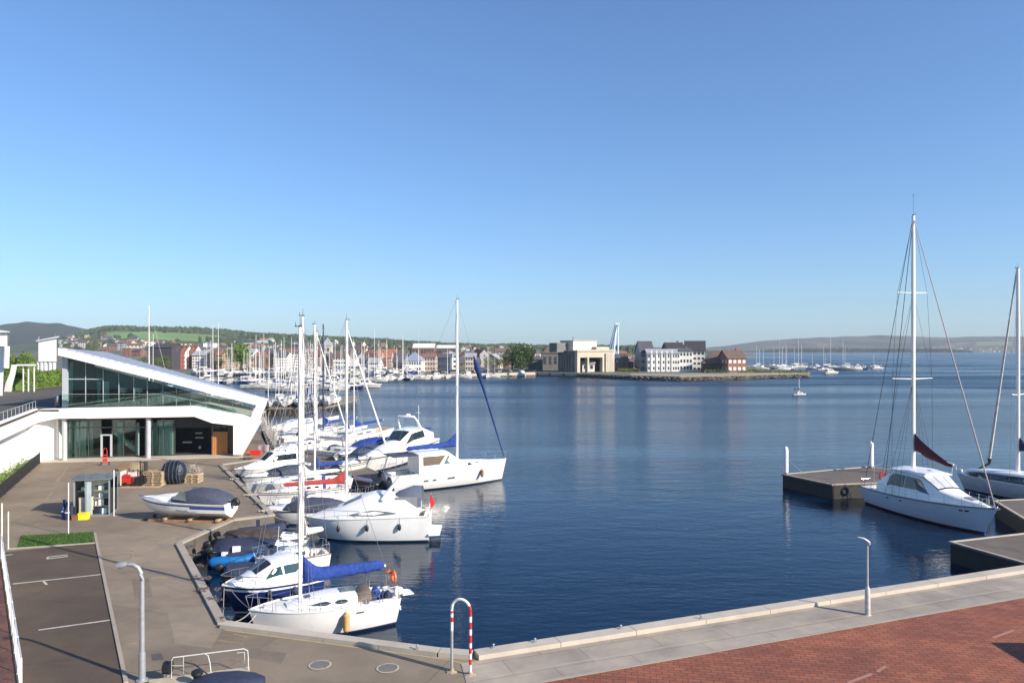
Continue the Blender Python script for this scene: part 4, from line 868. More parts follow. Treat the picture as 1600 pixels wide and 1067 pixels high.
# --- deck saloon yacht with the furled blue headsail
o, L_, a, b = boat('deck_saloon_yacht', 'large white deck saloon yacht with royal blue sail cover and furled blue headsail', 'sailing boat', (791, 716), (601, 742), 2.1, 1.55, BG)
h = Hull(L_, 3.9, 2.1, 1.55, .8, .35, 'sail', .05, -.06); hull_part(o, h, gel, windg, antid); deck_part(o, h, None, (.05, .27), .5, .62); rail_part(o, h, gel2, .03)
z = lambda t: h.sheer(t)-.05
cb = Cab(o, [(.22*L_, 1.45, 1.3, z(.22), z(.22)+1.75, .1), (.235*L_, 1.45, 1.3, z(.235), z(.235)+1.8, .1), (.46*L_, 1.45, 1.25, z(.46), z(.46)+1.7, .12), (.54*L_, 1.4, 1.05, z(.54), z(.54)+.95, .12), (.60*L_, 1.3, .95, z(.6), z(.6)+.55, .1), (.78*L_, .9, .6, z(.78), z(.78)+.32, .08), (.90*L_, .35, .2, z(.9), z(.9)+.1, .03)], name='deck_saloon')
cb.window([(.25*L_, .40), (.38*L_, .40), (.43*L_, .86), (.25*L_, .88)], M('brown_saloon_window', (.10, .065, .04), .4)); cb.window([(.41*L_, .40), (.505*L_, .40), (.465*L_, .8), (.45*L_, .85)], windg)
cb.top_pane(.465*L_, .535*L_, -.85, -.05); cb.top_pane(.465*L_, .535*L_, .05, .85)
cb.window([(.62*L_, .35), (.72*L_, .40), (.72*L_, .8), (.62*L_, .8)])
for t0, t1 in ((.24, .275), (.31, .34), (.43, .49)):
    for s in (1, -1):
        mb = MB(); q = [h.pt(t0, .62, s), h.pt(t1, .62, s), h.pt(t1, .70, s), h.pt(t0, .70, s)]; mb.prism([p + V((0, s*.012, 0)) for p in q], (0, -s*.03, 0)); mb.build('port_light', windg, o)
mx = x_for_px(o, 714); p = loc_at(o, mx); zt = zat(468, p.y)
mast_part(o, mx, z(.6)+.6, zt, .13, alu, (.5,), .8); rigging(o, h, mx, z(.6)+.6, zt, .985, (.5,), .8, .012, False)
boom_part(o, mx-.1, zat(694, p.y), -(mx-x_for_px(o, 634)), blue, .30, .20, -.12, .35)
mb = MB(); a_, b_ = h.pt(.985, 1, 0), V((mx+.06, 0, zt-.3)); n = 24; pts = [a_.lerp(b_, i/n) for i in range(n+1)]
mb.tube(pts[10:], .02, 5); f_ = mb.build('forestay', wire, o)
mb = MB(); mb.tube(pts[:17], [.03, .05, .06, .07, .08, .08, .09, .10, .10, .10, .12, .13, .16, .24, .30, .22, .04], 8); mb.build('furled_headsail', M('navy_blue_sailcloth', (.008, .028, .13), .8, var=.5, vs=3), o, smooth=60)
stanchions(o, h, .2, .84, 6, .7); pulpit(o, h, .75, .018, .78); pulpit(o, h, .7, .018, stern=True)
mb = MB(); mb.bx(.03*L_, .22*L_, -1.35, 1.35, z(.1)+1.75, z(.1)+1.82); mb.build('bimini', slate, o)
mb = MB()
for s in (1, -1): mb.tube([(.04*L_, s*1.3, z(.1)), (.05*L_, s*1.3, z(.1)+1.75)], .02, 5); mb.tube([(.16*L_, s*1.3, z(.1)), (.19*L_, s*1.3, z(.1)+1.75)], .02, 5)
mb.build('bimini_frame', steel, o); fenders(o, h, (.72,), -1, M('brown_fender', (.22, .13, .10), .8), .8, .16, .3)
sprayhood(o, -.3, 1.2, 1.1, 1.1, .7, M('grey_blue_cover', (.11, .125, .17), .8), 'stern_cover')
# --- yachts of the inner row
o, h, mx, zm, zt, _ = sloop('white yacht with a red sail cover lying next to the sports cruiser', (583, 770), (428, 786), 1.25, 1.15, 2.7, 545, 500, cover=redc, wins=1, mr=.10, spr=(.5,), boomlen=None, hood=navyc)
lp = V((mx+.5, 0, zm+1.0)); mb = MB(); mb.rings([[lp + V((k*1.6, y*(.5-.3*k), -.35*k + .30*(1-abs(y))*(1-.4*k))) for y in (-1, -.5, 0, .5, 1)] for k in (0, .3, .6, 1)], closed=False); mb.build('staysail_bag', M('purple_canvas', (.075, .062, .12), .85, bump=.5), o, smooth=True)
sloop('white yacht with a royal blue sail cover among the inner quay row', (383, 756), (548, 744), 1.2, 1.15, 2.7, 492, 507, cover=blue, wins=2, mr=.10, spr=(.45, .7), hood=blue)
sloop('white yacht with narrow dark sheer stripe and grey boom next to the blue covered yacht', (402, 770), (540, 757), 1.2, 1.1, 2.6, 472, 512, cover=white_c, stripe=windg, wins=3, mr=.08, spr=(.5,), hood=blue)
canopy_boat('small white cruiser with blue cockpit cover, bow under the quay wall among the yachts', (405, 793), (545, 795), 1.1, 1.0, 2.5, slate, gel, None, .8, None)
o, h, L_ = cruiser('white fly cruiser with smoked windows at the inner end of the quay row', (366, 733), (476, 722), 1.3, 1.15, 2.8)
z = lambda t: h.sheer(t)-.04
cb = Cab(o, [(.15*L_, 1.15, 1.0, z(.15), z(.15)+1.5, .1), (.5*L_, 1.15, .95, z(.5), z(.5)+1.45, .1), (.64*L_, 1.0, .7, z(.64), z(.64)+.6, .1), (.88*L_, .45, .3, z(.88), z(.88)+.15, .05)]); cb.window([(.2*L_, .45), (.55*L_, .45), (.5*L_, .85), (.2*L_, .85)]); cb.top_pane(.51*L_, .63*L_, -.85, .85)
arch(o, .35*L_, 1.0, z(.3)+1.4, .7, .6, .07)
canopy_boat('white motor boat with dark folded hood between the fly cruiser and the blue covered yacht', (376, 745), (500, 735), 1.15, 1.05, 2.5, slate, gel, None, .75, rubber)
# --- outer row beyond the jetty
o, h, L_ = cruiser('big white motor cruiser with raked radar arch behind the deck saloon yacht', (560, 716), (668, 684), 1.9, 1.7, 3.8, gel, windg, antid, windg, 'sports_cruiser')
z = lambda t: h.sheer(t)-.04
cb = Cab(o, [(.08*L_, 1.5, 1.4, z(.1), z(.1)+1.0, .1), (.25*L_, 1.55, 1.35, z(.25), z(.25)+1.9, .1), (.42*L_, 1.5, 1.25, z(.42), z(.42)+1.8, .12), (.56*L_, 1.35, .95, z(.56), z(.56)+.75, .14), (.8*L_, .85, .55, z(.8), z(.8)+.35, .1), (.95*L_, .25, .15, z(.95), z(.95)+.05, .02)], name='superstructure')
cb.window([(.24*L_, .4), (.52*L_, .4), (.44*L_, .85), (.26*L_, .85)]); cb.top_pane(.43*L_, .55*L_, -.85, .85); arch(o, .30*L_, 1.35, z(.3)+1.9, 1.5, -1.2, .12)
mb = MB(); mb.lathe((.33*L_, 0, z(.3)+3.4), [(.3, 0), (.33, .1), (.25, .25), (.05, .3)], 12); mb.tube([(.26*L_, .8, z(.3)+1.9), (.26*L_, .8, z(.3)+4.6)], .03, 5); mb.tube([(.26*L_, .4, z(.3)+3.7), (.26*L_, 1.1, z(.3)+3.7)], .02, 4); mb.build('radar', gel, o, smooth=True)
mb = MB()
for s in (1, -1): mb.tube([h.pt(.45, 1, s), h.pt(.48, 1, s) + V((0, -s*.06, .6)), h.pt(.8, 1, s) + V((0, -s*.06, .65)), h.pt(.99, 1, s*.5) + V((.1, 0, .65))], .02, 5)
mb.build('bow_rail', steel, o); flag(o, .1, 0, 1.8, 1.0, redc)
mb = MB(); mb.bx(.1*L_, .24*L_, -1.2, 1.2, z(.1)+1.05, z(.1)+1.6); mb.build('cockpit_cover', blue, o)
sloop('long white yacht with a furled white headsail, bow beside the big motor cruiser', (607, 708), (490, 700), 1.5, 1.3, 3.2, 541, 503, cover=white_c, wins=2, mr=.11, genoa=.11, spr=(.5,), hoodon=True, hood=slate)
sloop('yacht with a black mast and blue boom cover in the row beyond the jetty', (455, 683), (565, 664), 1.4, 1.3, 3.1, 505, 508, cover=blue, wins=1, mast_mat=M('dark_blue_mast', (.02, .03, .075), .35), mr=.12, spr=(.35, .6), hood=blue)
sloop('white yacht with low blue cover and tan deck at the outer end of its row', (500, 690), (606, 668), 1.4, 1.3, 3.1, 553, 545, cover=blue, wins=2, mr=.08, spr=(.5,), hoodon=False, mat_deck=M('tan_deck', (.48, .36, .25), .7))
sloop('white yacht with thick bare mast nearest the corner of the white building', (428, 702), (505, 688), 1.4, 1.3, 2.9, 447, 507, cover=white_c, wins=2, mr=.11, mast_x=.45, hood=slate)
sloop('white yacht with a furled white headsail behind the mast cluster, before the black mast', (542, 674), (438, 684), 1.4, 1.3, 3.0, 495, 518, cover=white_c, wins=1, mr=.09, genoa=.12, spr=(.5,), hood=slate)
sloop('white yacht with a slim mast moored past the white building end', (421, 668), (505, 652), 1.4, 1.3, 3.0, 425, 515, cover=slate, wins=2, mr=.09, mast_x=.40, hood=navyc)
canopy_boat('white motor boat with blue cockpit tent in the middle of the outer row', (520, 712), (610, 692), 1.4, 1.2, 3.0, blue, gel, slate, 1.1, None)
canopy_boat('small white motor boat with grey hood beside the pile pier', (440, 660), (520, 648), 1.4, 1.2, 3.0, slate, gel, None, 1.1, None)
canopy_boat('white motor boat with pale hood between two yachts past the building end', (430, 680), (515, 668), 1.5, 1.3, 3.2, white_c, gel, None, 1.2, None)
canopy_boat('white motor boat with slate hood and black stripe lying against the jetty', (530, 728), (598, 704), 1.5, 1.3, 3.0, slate, gel, windg, 1.1, None)
# jetty between the rows
def pontoon(label, poly, z=.75, th=.75, edge=conc2, deck=pont, side=M('pontoon_side', (.035, .032, .03), .8, dirt=.3), name='jetty', ew=.16, slab=True):
    pts = [P(x, y, z) for x, y in poly]; c = sum(pts, V((0, 0, 0)))/len(pts); o = thing(name, label, 'pontoon', (c.x, c.y, 0))
    mb = MB(); mb.prism([(p.x, p.y, z) for p in pts], (0, 0, -.10)); mb.build('deck', deck, o, world=True)
    mb = MB(); ins = [p + (c-p).normalized()*.12 for p in pts]; mb.prism([(p.x, p.y, z-.10) for p in ins], (0, 0, -th)); mb.build('float', side, o, world=True)
    mb = MB(); n = len(pts)
    for i in range(n):
        a, b = pts[i], pts[(i+1) % n]; u = (b-a).normalized(); w = V((-u.y, u.x, 0)); 
        if (c-a).dot(w) < 0: w = -w
        L_ = (b-a).length; k = max(1, round(L_/3))
        for j in range(k):
            s, e = a+u*(L_*j/k+.01 + (ew if j == 0 else 0)*.0), a+u*(L_*(j+1)/k-.01); mb.prism([(s.x, s.y, z-.02), (e.x, e.y, z-.02), (e.x+w.x*ew, e.y+w.y*ew, z-.02), (s.x+w.x*ew, s.y+w.y*ew, z-.02)], (0, 0, .07+.002*((i+j) % 3)))
    mb.build('edge_kerb', edge, o, world=True)
    return o, pts
pontoon('brown surfaced jetty between the two rows of yachts', [(408, 668), (420, 664), (606, 744), (590, 757), (425, 712)], .8, .7, conc, M('jetty_deck', (.16, .13, .10), .85, dirt=.3))
# ---------------------------------------------------------------- right hand side: pontoons, piles, motor sailer, striped yacht
PAo, PAp = pontoon('square concrete pontoon between two white capped piles', [(1221, 741), (1356, 729), (1440, 742), (1440, 752), (1300, 757.5)], 1.25, 1.15, conc2, pont, name='pontoon')
pontoon('strip of pontoon behind the bow of the motor sailer', [(1552, 782), (1700, 775), (1760, 830), (1602, 812)], 1.25, 1.15, conc2, pont, name='pontoon')
pontoon('wedge shaped pontoon with pale edges close to the promenade', [(1482, 846.5), (1760, 815), (1800, 860), (1611, 883)], 1.25, 1.15, conc2, pont, name='pontoon')
def pile(px, pyb, pyt, label, zb=1.25):
    p = P(px, pyb, zb); r = 3.6*p.y/F*.9; o = thing('mooring_pile', label, 'pile', (p.x, p.y, -1), group='piles at the square pontoon'); zt = zat(pyt, p.y) + 1; mb = MB()
    mb.lathe((0, 0, 0), [(r, 0), (r, zt*.52)], 14); mb.build('post', M('pile_grey', (.22, .22, .22), .7, dirt=.5), o, smooth=True)
    mb = MB(); mb.lathe((0, 0, 0), [(r*1.12, zt*.5), (r*1.12, zt-.35), (r*.9, zt-.12), (r*.3, zt)], 14); mb.build('white_sleeve', whitep, o, smooth=True)
pile(1228, 741, 697.5, 'white capped pile at the far corner of the square pontoon'); pile(1361, 731, 689.5, 'white capped pile beside the stern of the motor sailer')
o, L_, a, b = boat('motor_sailer', 'large pale motor sailer with smoked wheelhouse windows, red boot top and maroon sail cover', 'sailing boat', (1559, 795), (1366, 758), 2.0, 1.45)
h = Hull(L_, 4.0, 2.0, 1.45, .72, .4, 'sail', .11, -.01); hull_part(o, h, M('pale_blue_hull', (.62, .66, .73), .3, var=.04, coat=.3), M('red_boot', (.14, .025, .03), .5), antif); deck_part(o, h, gel2, (.05, .17), .4, .6); rail_part(o, h, M('grey_rail', (.16, .16, .17), .6), .05, out=.02)
z = lambda t: h.sheer(t)-.04
cb = Cab(o, [(.17*L_, 1.5, 1.38, z(.17), z(.17)+.75, .1), (.24*L_, 1.6, 1.4, z(.24), z(.24)+1.35, .1), (.31*L_, 1.68, 1.36, z(.31), z(.31)+2.0, .13), (.53*L_, 1.62, 1.26, z(.53), z(.53)+1.85, .15), (.545*L_, 1.6, 1.25, z(.545), z(.545)+1.75, .15), (.66*L_, 1.36, 1.0, z(.66), z(.66)+.85, .13), (.76*L_, 1.05, .74, z(.76), z(.76)+.5, .12), (.87*L_, .58, .38, z(.87), z(.87)+.27, .08), (.94*L_, .22, .14, z(.94), z(.94)+.1, .03)], gel, 'wheelhouse')
cb.window([(.275*L_, .40), (.42*L_, .38), (.42*L_, .86), (.33*L_, .86), (.295*L_, .70)], off=.05); cb.window([(.43*L_, .38), (.62*L_, .40), (.555*L_, .84), (.43*L_, .86)], off=.05); cb.top_pane(.546*L_, .662*L_, -.97, .97, wind, 'windscreen_frame', 4, off=.02)
glare = M('painted_glare_windscreen', (.55, .57, .58), .12)  # pale pane colour with the sky's reflection painted in
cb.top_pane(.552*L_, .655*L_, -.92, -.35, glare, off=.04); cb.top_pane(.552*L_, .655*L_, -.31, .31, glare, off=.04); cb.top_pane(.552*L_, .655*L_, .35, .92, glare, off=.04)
cb2 = Cab(o, [(.29*L_, 1.45, 1.3, z(.29)+1.98, z(.29)+2.06, .12), (.42*L_, 1.5, 1.35, z(.42)+1.95, z(.42)+2.07, .15), (.56*L_, 1.45, 1.3, z(.56)+1.78, z(.56)+1.88, .13)], gel, 'wheelhouse_roof')
cb2.top_pane(.49*L_, .51*L_, -.12, .12, windg, 'hatch', 1); cb.top_pane(.79*L_, .85*L_, -.55, .55, M('grey_hatch', (.22, .21, .2), .5), 'hatch', 2)
for t0 in (.30, .42, .83, .86):
    mb = MB(); q = [h.pt(t0, .82, -1), h.pt(t0+.02, .82, -1), h.pt(t0+.02, .87, -1), h.pt(t0, .87, -1)]; mb.prism([p + V((0, -.015, 0)) for p in q], (0, .03, 0)); mb.build('port_light', wind, o)
mx = x_for_px(o, 1427); p = loc_at(o, mx); zt = zat(337, p.y)
m_ = mast_part(o, mx, z(.4)+1.9, zt, .15, alu, None)
for py, sl, sr in ((458, 1402, 1457), (592, 1393, 1467)):
    zz = zat(py, p.y); w = (sr-sl)/2/F*p.y; mb = MB()
    for s in (1, -1): mb.tube([(mx, 0, zz), (mx-.1, s*w, zz+.05)], [.05, .03], 5)
    mb.build('spreader', alu, m_)
mb = MB(); mb.tube([(mx, 0, zt), (mx, 0, zt+1.7)], .012, 4); mb.tube([(mx-.15, 0, zt+1.6), (mx+.15, 0, zt+1.7)], .015, 4); mb.build('whip_aerial', darkp, m_)
mb = MB(); z1, z2 = zat(592, p.y), zat(458, p.y)
for s in (1, -1):
    ch = V((mx-.1, s*h.b(mx/L_)*.95, h.sheer(.4))); mb.tube([ch, (mx-.1, s*1.85, z1), (mx-.1, s*1.38, z2), (mx, 0, zt-.2)], .014, 4); mb.tube([ch, (mx, 0, z1)], .012, 4); mb.tube([(mx-.1, s*1.85, z1), (mx, 0, z2)], .010, 4); mb.tube([ch+V((.7, 0, 0)), (mx, 0, z1+.1)], .012, 4); mb.tube([ch+V((-.7, 0, 0)), (mx, 0, z1-.1)], .012, 4)
for s in (1, -1): mb.tube([(.03, s*1.0, h.sheer(0)), (mx, 0, zt)], .028, 4)
mb.tube([(.5, .2, h.sheer(0)+.2), (mx, 0, z2)], .018, 4)
mb.build('rigging', M('dark_wire', (.05, .055, .08), .5), o)
mb = MB(); A_, B_ = h.pt(.985, 1, 0), V((mx+.1, 0, zt-.4)); n = 12; mb.tube([A_.lerp(B_, i/n) for i in range(n+1)], [.03, .045] + [.06*(1-.5*i/n) for i in range(2, n+1)], 7); mb.build('furled_genoa', M('dusty_pink_sailcloth', (.42, .33, .33), .8), o, smooth=True)
# maroon cover sags from the mast towards the bow
n = 16; rs = []; x0, x1 = mx + .12, mx + 3.0; zA, zA2, zB = zat(676, p.y), zat(703, p.y), zat(717, p.y-1.6)
xe = x_for_px(o, 1489); x1 = xe
for i in range(n+1):
    k = i/n; x = x0+(x1-x0)*k; top = zA + (zB-zA)*(1-(1-k)**1.5) - .03*sin(9*k); bot = zA2 + (zB-.32-zA2)*k - .16*sin(pi*k) + .03*sin(13*k); e = .12 if i in (0, n) else 1; hw = (.17 - .05*k)*e
    rs.append([V((x, 0, top)), V((x, hw, top*.7+bot*.3)), V((x, hw*1.1, top*.25+bot*.75)), V((x, 0, bot)), V((x, -hw*1.1, top*.25+bot*.75)), V((x, -hw, top*.7+bot*.3))])
mb = MB(); mb.rings(rs); mb.build('sail_cover', maroon, o, smooth=60)
mb = MB(); mb.tube([(x0, 0, zA2-.05), (x1+.08, 0, zB-.08)], .06, 6); mb.tube([(x1, 0, zB-.08), (x1-.15, 0, z(.5)+2.0)], .025, 5); mb.build('boom', alu, o)
stanchions(o, h, .2, .84, 7, .6); pulpit(o, h, .65, .02); pulpit(o, h, .65, .02, stern=True)
mb = MB(); n = 16; mb.tube([(.12, .75 + .3*cos(2*pi*i/n), 2.2 + .3*sin(2*pi*i/n)) for i in range(n+1)], .09, 7); mb.build('lifebuoy', redp, o, smooth=True)
mb = MB(); mb.tube([(.25, -.2, 1.3), (.2, -.2, 3.9)], .025, 5); mb.tube([(.2, -.2, 3.1), (.2, .6, 3.3)], .02, 5); mb.tube([(.2, .6, 3.3), (.5, .9, 4.1)], .02, 5); mb.build('stern_pole', steel, o)
mb = MB(); mb.tube([h.pt(.975, .95, 0), h.pt(.96, .05, 0) + V((.5, 0, -.1))], .02, 4); mb.tube([h.pt(.99, 1, 0) + V((-.2, 0, .08)), h.pt(.99, 1, 0) + V((.3, 0, .02))], .06, 6); mb.bx(L_-.35, L_+.1, -.12, .12, 1.95, 2.05); mb.build('anchor_roller', steel, o)
MS = (o, h)
# striped yacht at the right edge
o, L_, a, b = boat('sailing_yacht', 'white yacht with a broad black cabin stripe and creased furled headsail beyond the motor sailer', 'sailing boat', (1495, 738), (1700, 768), 1.5, 1.4)
h = Hull(L_, 3.6, 1.5, 1.4, .75, .3, 'sail', .08, -.03); hull_part(o, h, M('pale_grey_hull', (.55, .56, .60), .35), windg, antid); deck_part(o, h, gel2, (.06, .3), .4, .6); rail_part(o, h, gel2, .04)
z = lambda t: h.sheer(t)-.04
cb = Cab(o, [(.25*L_, 1.5, 1.35, z(.25), z(.25)+.85, .1), (.5*L_, 1.5, 1.3, z(.5), z(.5)+.85, .12), (.75*L_, 1.15, .95, z(.75), z(.75)+.72, .1), (.90*L_, .62, .48, z(.9), z(.9)+.5, .06), (.95*L_, .3, .2, z(.95), z(.95)+.12, .03)]); cb.strip(.27*L_, .90*L_, .12, .80, 14, .05, .10, off=.09)
mx = x_for_px(o, 1590.5); p = loc_at(o, mx); zt = zat(419, p.y); mast_part(o, mx, z(.5)+.6, zt, .17, alu, None)
mb = MB(); zz = zat(617, p.y)
for s in (1, -1): mb.tube([(mx, 0, zz), (mx-.1, s*1.3, zz+.1)], .04, 5)
mb.build('spreader', alu, o); mb = MB()
for s in (1, -1): ch = V((mx, s*1.5, 1.4)); mb.tube([ch, (mx-.1, s*1.3, zz+.1), (mx, 0, zt-.3)], .013, 4)
mb.build('rigging', wire, o)
mb = MB(); A_ = V((x_for_px(o, 1546), 0, zat(716, loc_at(o, x_for_px(o, 1546)).y))); B_ = V((mx+.1, 0, zt-.2)); n = 14; mb.tube([A_.lerp(B_, i/n) for i in range(n+1)], [.14*(1-.6*i/n) for i in range(n+1)], 7); mb.build('furled_headsail', M('creased_sailcloth', (.5, .45, .42), .8, var=.25, vs=3), o, smooth=True)
mb = MB(); mb.tube([A_, A_ + V((0, 0, -.45)), h.pt(.9, 1, 0)], [.2, .12, .05], 6); mb.build('sail_drum', darkp, o, smooth=True)
boom_part(o, mx-.1, zat(700, p.y), -3.5, navyc, .32, .2, 0, .3); stanchions(o, h, .3, .86, 5, .6); pulpit(o, h, .7, .02)
mb = MB(); mb.bx(.955*L_, .975*L_, -.15, .15, 1.5, 1.85); mb.build('windlass_cover', gel2, o)

# ---------------------------------------------------------------- promenade furniture
p = P(1355.5, 961, QZ); o = thing('quay_lamp', 'slim pale lamp post with a thick stained base standing on the promenade', 'lamp post', (p.x, p.y, QZ)); hl = zat(846, p.y)-QZ
mb = MB(); mb.lathe((0, 0, 0), [(.16, 0), (.16, .02), (.115, .03), (.11, 1.0), (.10, 1.15), (.05, 1.3)], 14); mb.build('base', M('stained_white', (.52, .49, .45), .7, var=.3, vs=5, dirt=.7), o, smooth=True)
mb = MB(); mb.tube([(0, 0, 1.1), (0, 0, hl-.1), (-.03, 0, hl+.02)], [.045, .035, .035], 8); mb.build('pole', M('pale_pole', (.46, .44, .40), .6), o, smooth=True)
mb = MB(); mb.tube([(.1, 0, hl-.12), (0, 0, hl+.02), (-.16, 0, hl+.14), (-.42, .02, hl+.2)], [.06, .07, .04, .02], 8); mb.lathe((.04, 0, hl-.16), [(.05, 0), (.09, .06), (.09, .14), (.04, .2)], 12); mb.build('lamp_head', galv, o, smooth=True)
p = P(222, 1063, QZ); o = thing('street_lamp', 'galvanised street lamp with a crooked top standing at the parking bays', 'lamp post', (p.x, p.y, QZ)); hl = zat(882, p.y)-QZ; r = .105
mb = MB(); mb.lathe((0, 0, 0), [(.2, 0), (.2, .05), (.12, .06), (.115, 1.0)], 14); mb.build('base', galv, o, smooth=True)
mb = MB(); mb.tube([(0, 0, .3), (0, 0, hl*.45), (0, 0, hl-.55), (-.03, 0, hl-.3), (-.14, 0, hl-.1), (-.3, 0, hl+.0), (-.5, 0, hl+.02), (-.62, 0, hl)], [.088, .085, .075, .075, .075, .07, .065, .06], 12); mb.build('pole', galv, o, smooth=True)
mb = MB(); mb.tube([(-.55, 0, hl+.02), (-.68, 0, hl+.0), (-.86, 0, hl-.04), (-.9, 0, hl-.06)], [.075, .12, .11, .03], 10); m_ = mb.build('lamp_head', galv, o, smooth=True)
mb = MB(); mb.lathe((-.74, 0, hl-.14), [(.02, 0), (.09, .03), (.10, .1)], 12); mb.build('lens', windg, m_, smooth=True)
# red and white hoop
pl, pr = P(706, 1049, QZ), P(735, 1054, QZ); o = thing('mooring_hoop', 'tall red and white striped steel hoop over the quay edge', 'hoop', tuple(pl)); d = pr - pl; w = d.length; ht = zat(934, pl.y)-QZ
def hoop_pt(s):                               # along the hoop: up, over, down
    r = w/2; a = ht - r; Ls = 2*a + pi*r; q = s*Ls
    if q < a: return V((0, 0, q))
    if q > a + pi*r: return d + V((0, 0, Ls - q))
    an = (q-a)/r; return d*.5 - d*.5*cos(an) + V((0, 0, a + r*sin(an)))
bands = [(0, .335, whitep), (.335, .37, redp), (.37, .40, redp), (.40, .58, whitep), (.58, .70, whitep)]
segs = [0, .26, .315, .345, .37, .385, .48, .57, .635, .67, .715, .75, .80, .83, .865, .90, .935, 1]
cols = [galv, galv, redp, whitep, redp, whitep, galv, redp, whitep, redp, whitep, redp, whitep, redp, whitep, redp, whitep]
cols = [galv, whitep, redp, whitep, redp, whitep, whitep, redp, whitep, redp, whitep, redp, whitep, redp, whitep, redp, whitep]
mbs = MB(); 
for i in range(len(segs)-1):
    k = 6 if segs[i+1]-segs[i] > .05 else 2; mbs.tube([hoop_pt(segs[i] + (segs[i+1]-segs[i])*j/k) for j in range(k+1)], .052, 10, m={'galvanised': 0, 'white_paint': 1, 'red_paint': 2}[cols[i].name])
mbs.build('tube', [galv, whitep, redp], o, smooth=True)
for q in (V((0, 0, 0)), d): mb = MB(); mb.lathe(q, [(.2, 0), (.2, .03), (.08, .05), (.08, .12)], 12); mb.bx(q.x-.17, q.x+.17, q.y-.17, q.y+.17, 0, .025); mb.build('foot_plate', M('rusty_plate', (.38, .30, .20), .8, var=.3, vs=9), o)
for i, (x, y) in enumerate(((652, 1013), (771, 1012), (836, 1003), (970, 982), (1096, 966.5))):
    p = P(x, y, QZ+.2); o = thing('edge_ring', ['mooring ring on the stepped coping before the hoop', 'first mooring ring after the hoop on the promenade edge', 'second mooring ring on the promenade edge', 'mooring ring on the promenade edge halfway to the slim lamp', 'mooring ring on the promenade edge nearest the slim lamp'][i], 'mooring ring', (p.x, p.y, QZ+.19), group='mooring rings on the coping')
    mb = MB(); mb.bx(-.07, .07, -.05, .05, 0, .05); mb.tube([(0, 0, .03), (0, 0, .14)], .03, 6); mb.lathe((0, 0, .12), [(.03, 0), (.06, .03), (.03, .06)], 8); mb.build('stud', galv, o)
# manhole covers
for x, y, l in ((500, 1038.5, 'round manhole cover with a pale rim'), (606, 1043.5, 'darker round manhole cover nearest the striped hoop')):
    p = P(x, y, QZ+.01); o = thing('manhole_cover', l, 'manhole', tuple(p)); mb = MB(); mb.lathe((0, 0, 0), [(.40, 0), (.42, .012), (.36, .014)], 28); mb.build('rim', conc2, o)
    mb = MB(); mb.lathe((0, 0, 0), [(.355, 0), (.355, .016)], 28)
    for k in range(-3, 4): mb.bx(-.3, .3, k*.09-.012, k*.09+.012, .016, .022)
    mb.build('lid', M('lid_grey', (.17, .155, .14), .7), o)
# hand rail trolley with pale platform at the bottom of the picture
a, b = P(268, 1066, QZ), P(388, 1050, QZ); d = b-a; u = d.normalized(); o = thing('railed_platform', 'white tube railed platform with a pale timber bed beside the street lamp', 'platform', tuple(a)); nn = V((-u.y, u.x, 0))
def RP(s, t, z): return u*(s*d.length) + nn*t + V((0, 0, z))
mb = MB(); h1 = zat(1027, a.y)-QZ
r_ = .019
mb.tube([RP(0, 0, .1), RP(0, 0, h1-.1), RP(.02, 0, h1), RP(.94, 0, h1+.0), RP(.99, 0, h1-.08), RP(1.0, -.12, h1-.3), RP(1.0, -.15, .1)], r_, 8)
mb.tube([RP(.42, 0, h1), RP(.47, -.1, h1-.05), RP(.50, -.3, h1-.25), RP(.52, -.35, .1)], r_, 8); mb.tube([RP(.16, -.2, .1), RP(.16, -.2, .85), RP(.15, -.0, .86)], r_*.7, 6); mb.tube([RP(0, 0, .6), RP(.16, -.2, .62)], r_*.7, 6); mb.tube([RP(.95, 0, .1), RP(.95, 0, .75), RP(.85, 0, .76)], r_*.7, 6)
mb.build('rails', M('dull_white_tube', (.55, .54, .52), .5), o, smooth=True)
mb = MB(); mb.prism([RP(-.28, -.6, .0), RP(1.02, -.6, .0), RP(1.02, .12, .0), RP(-.28, .12, .0)], (0, 0, .16)); mb.build('bed', M('pale_bed', (.45, .38, .27), .8, var=.2, vs=5, dirt=.3), o)
mb = MB(); mb.tube([RP(.15, -.1, .72), RP(.3, -.15, .60), RP(.45, -.3, .3), RP(.5, -.35, .2)], .025, 6); mb.build('hose', rubber, o, smooth=True)
# dark covered dinghy below it, mostly out of frame
p = P(352, 1078, QZ); o = thing('covered_dinghy', 'dark navy covered dinghy cut off by the bottom edge under the railed platform', 'dinghy', (p.x, p.y, QZ), .12)
rs = []
for x, w, zz in ((-1.2, .3, .3), (-1.05, .6, .38), (-.5, .75, .5), (.3, .75, .52), (.9, .55, .48), (1.3, .2, .4)): rs.append([(x, w*cos(t), .12 + (zz-.12)*(max(0, sin(t))**.6) if sin(t) > -.01 else .12+.1*sin(t)) for t in [2*pi*k/16 for k in range(16)]])
mb = MB(); mb.rings(rs); mb.build('cover', navyc, o, smooth=60)
mb = MB(); mb.bx(-.9, -.8, -.6, .6, 0, .14); mb.bx(.6, .7, -.5, .5, 0, .14); mb.build('chocks', timber, o)
p = P(308, 1075, QZ); o = thing('mooring_bollard', 'stubby black bollard at the bottom edge beside the railed platform', 'bollard', tuple(p)); mb = MB(); mb.lathe((0, 0, 0), [(.2, 0), (.13, .05), (.12, .42), (.2, .5), (.19, .6), (.08, .66)], 16); mb.build('body', rubber, o, smooth=True); mb = MB(); mb.bx(-.22, .22, -.22, .22, 0, .03); mb.build('base_plate', galv, o)
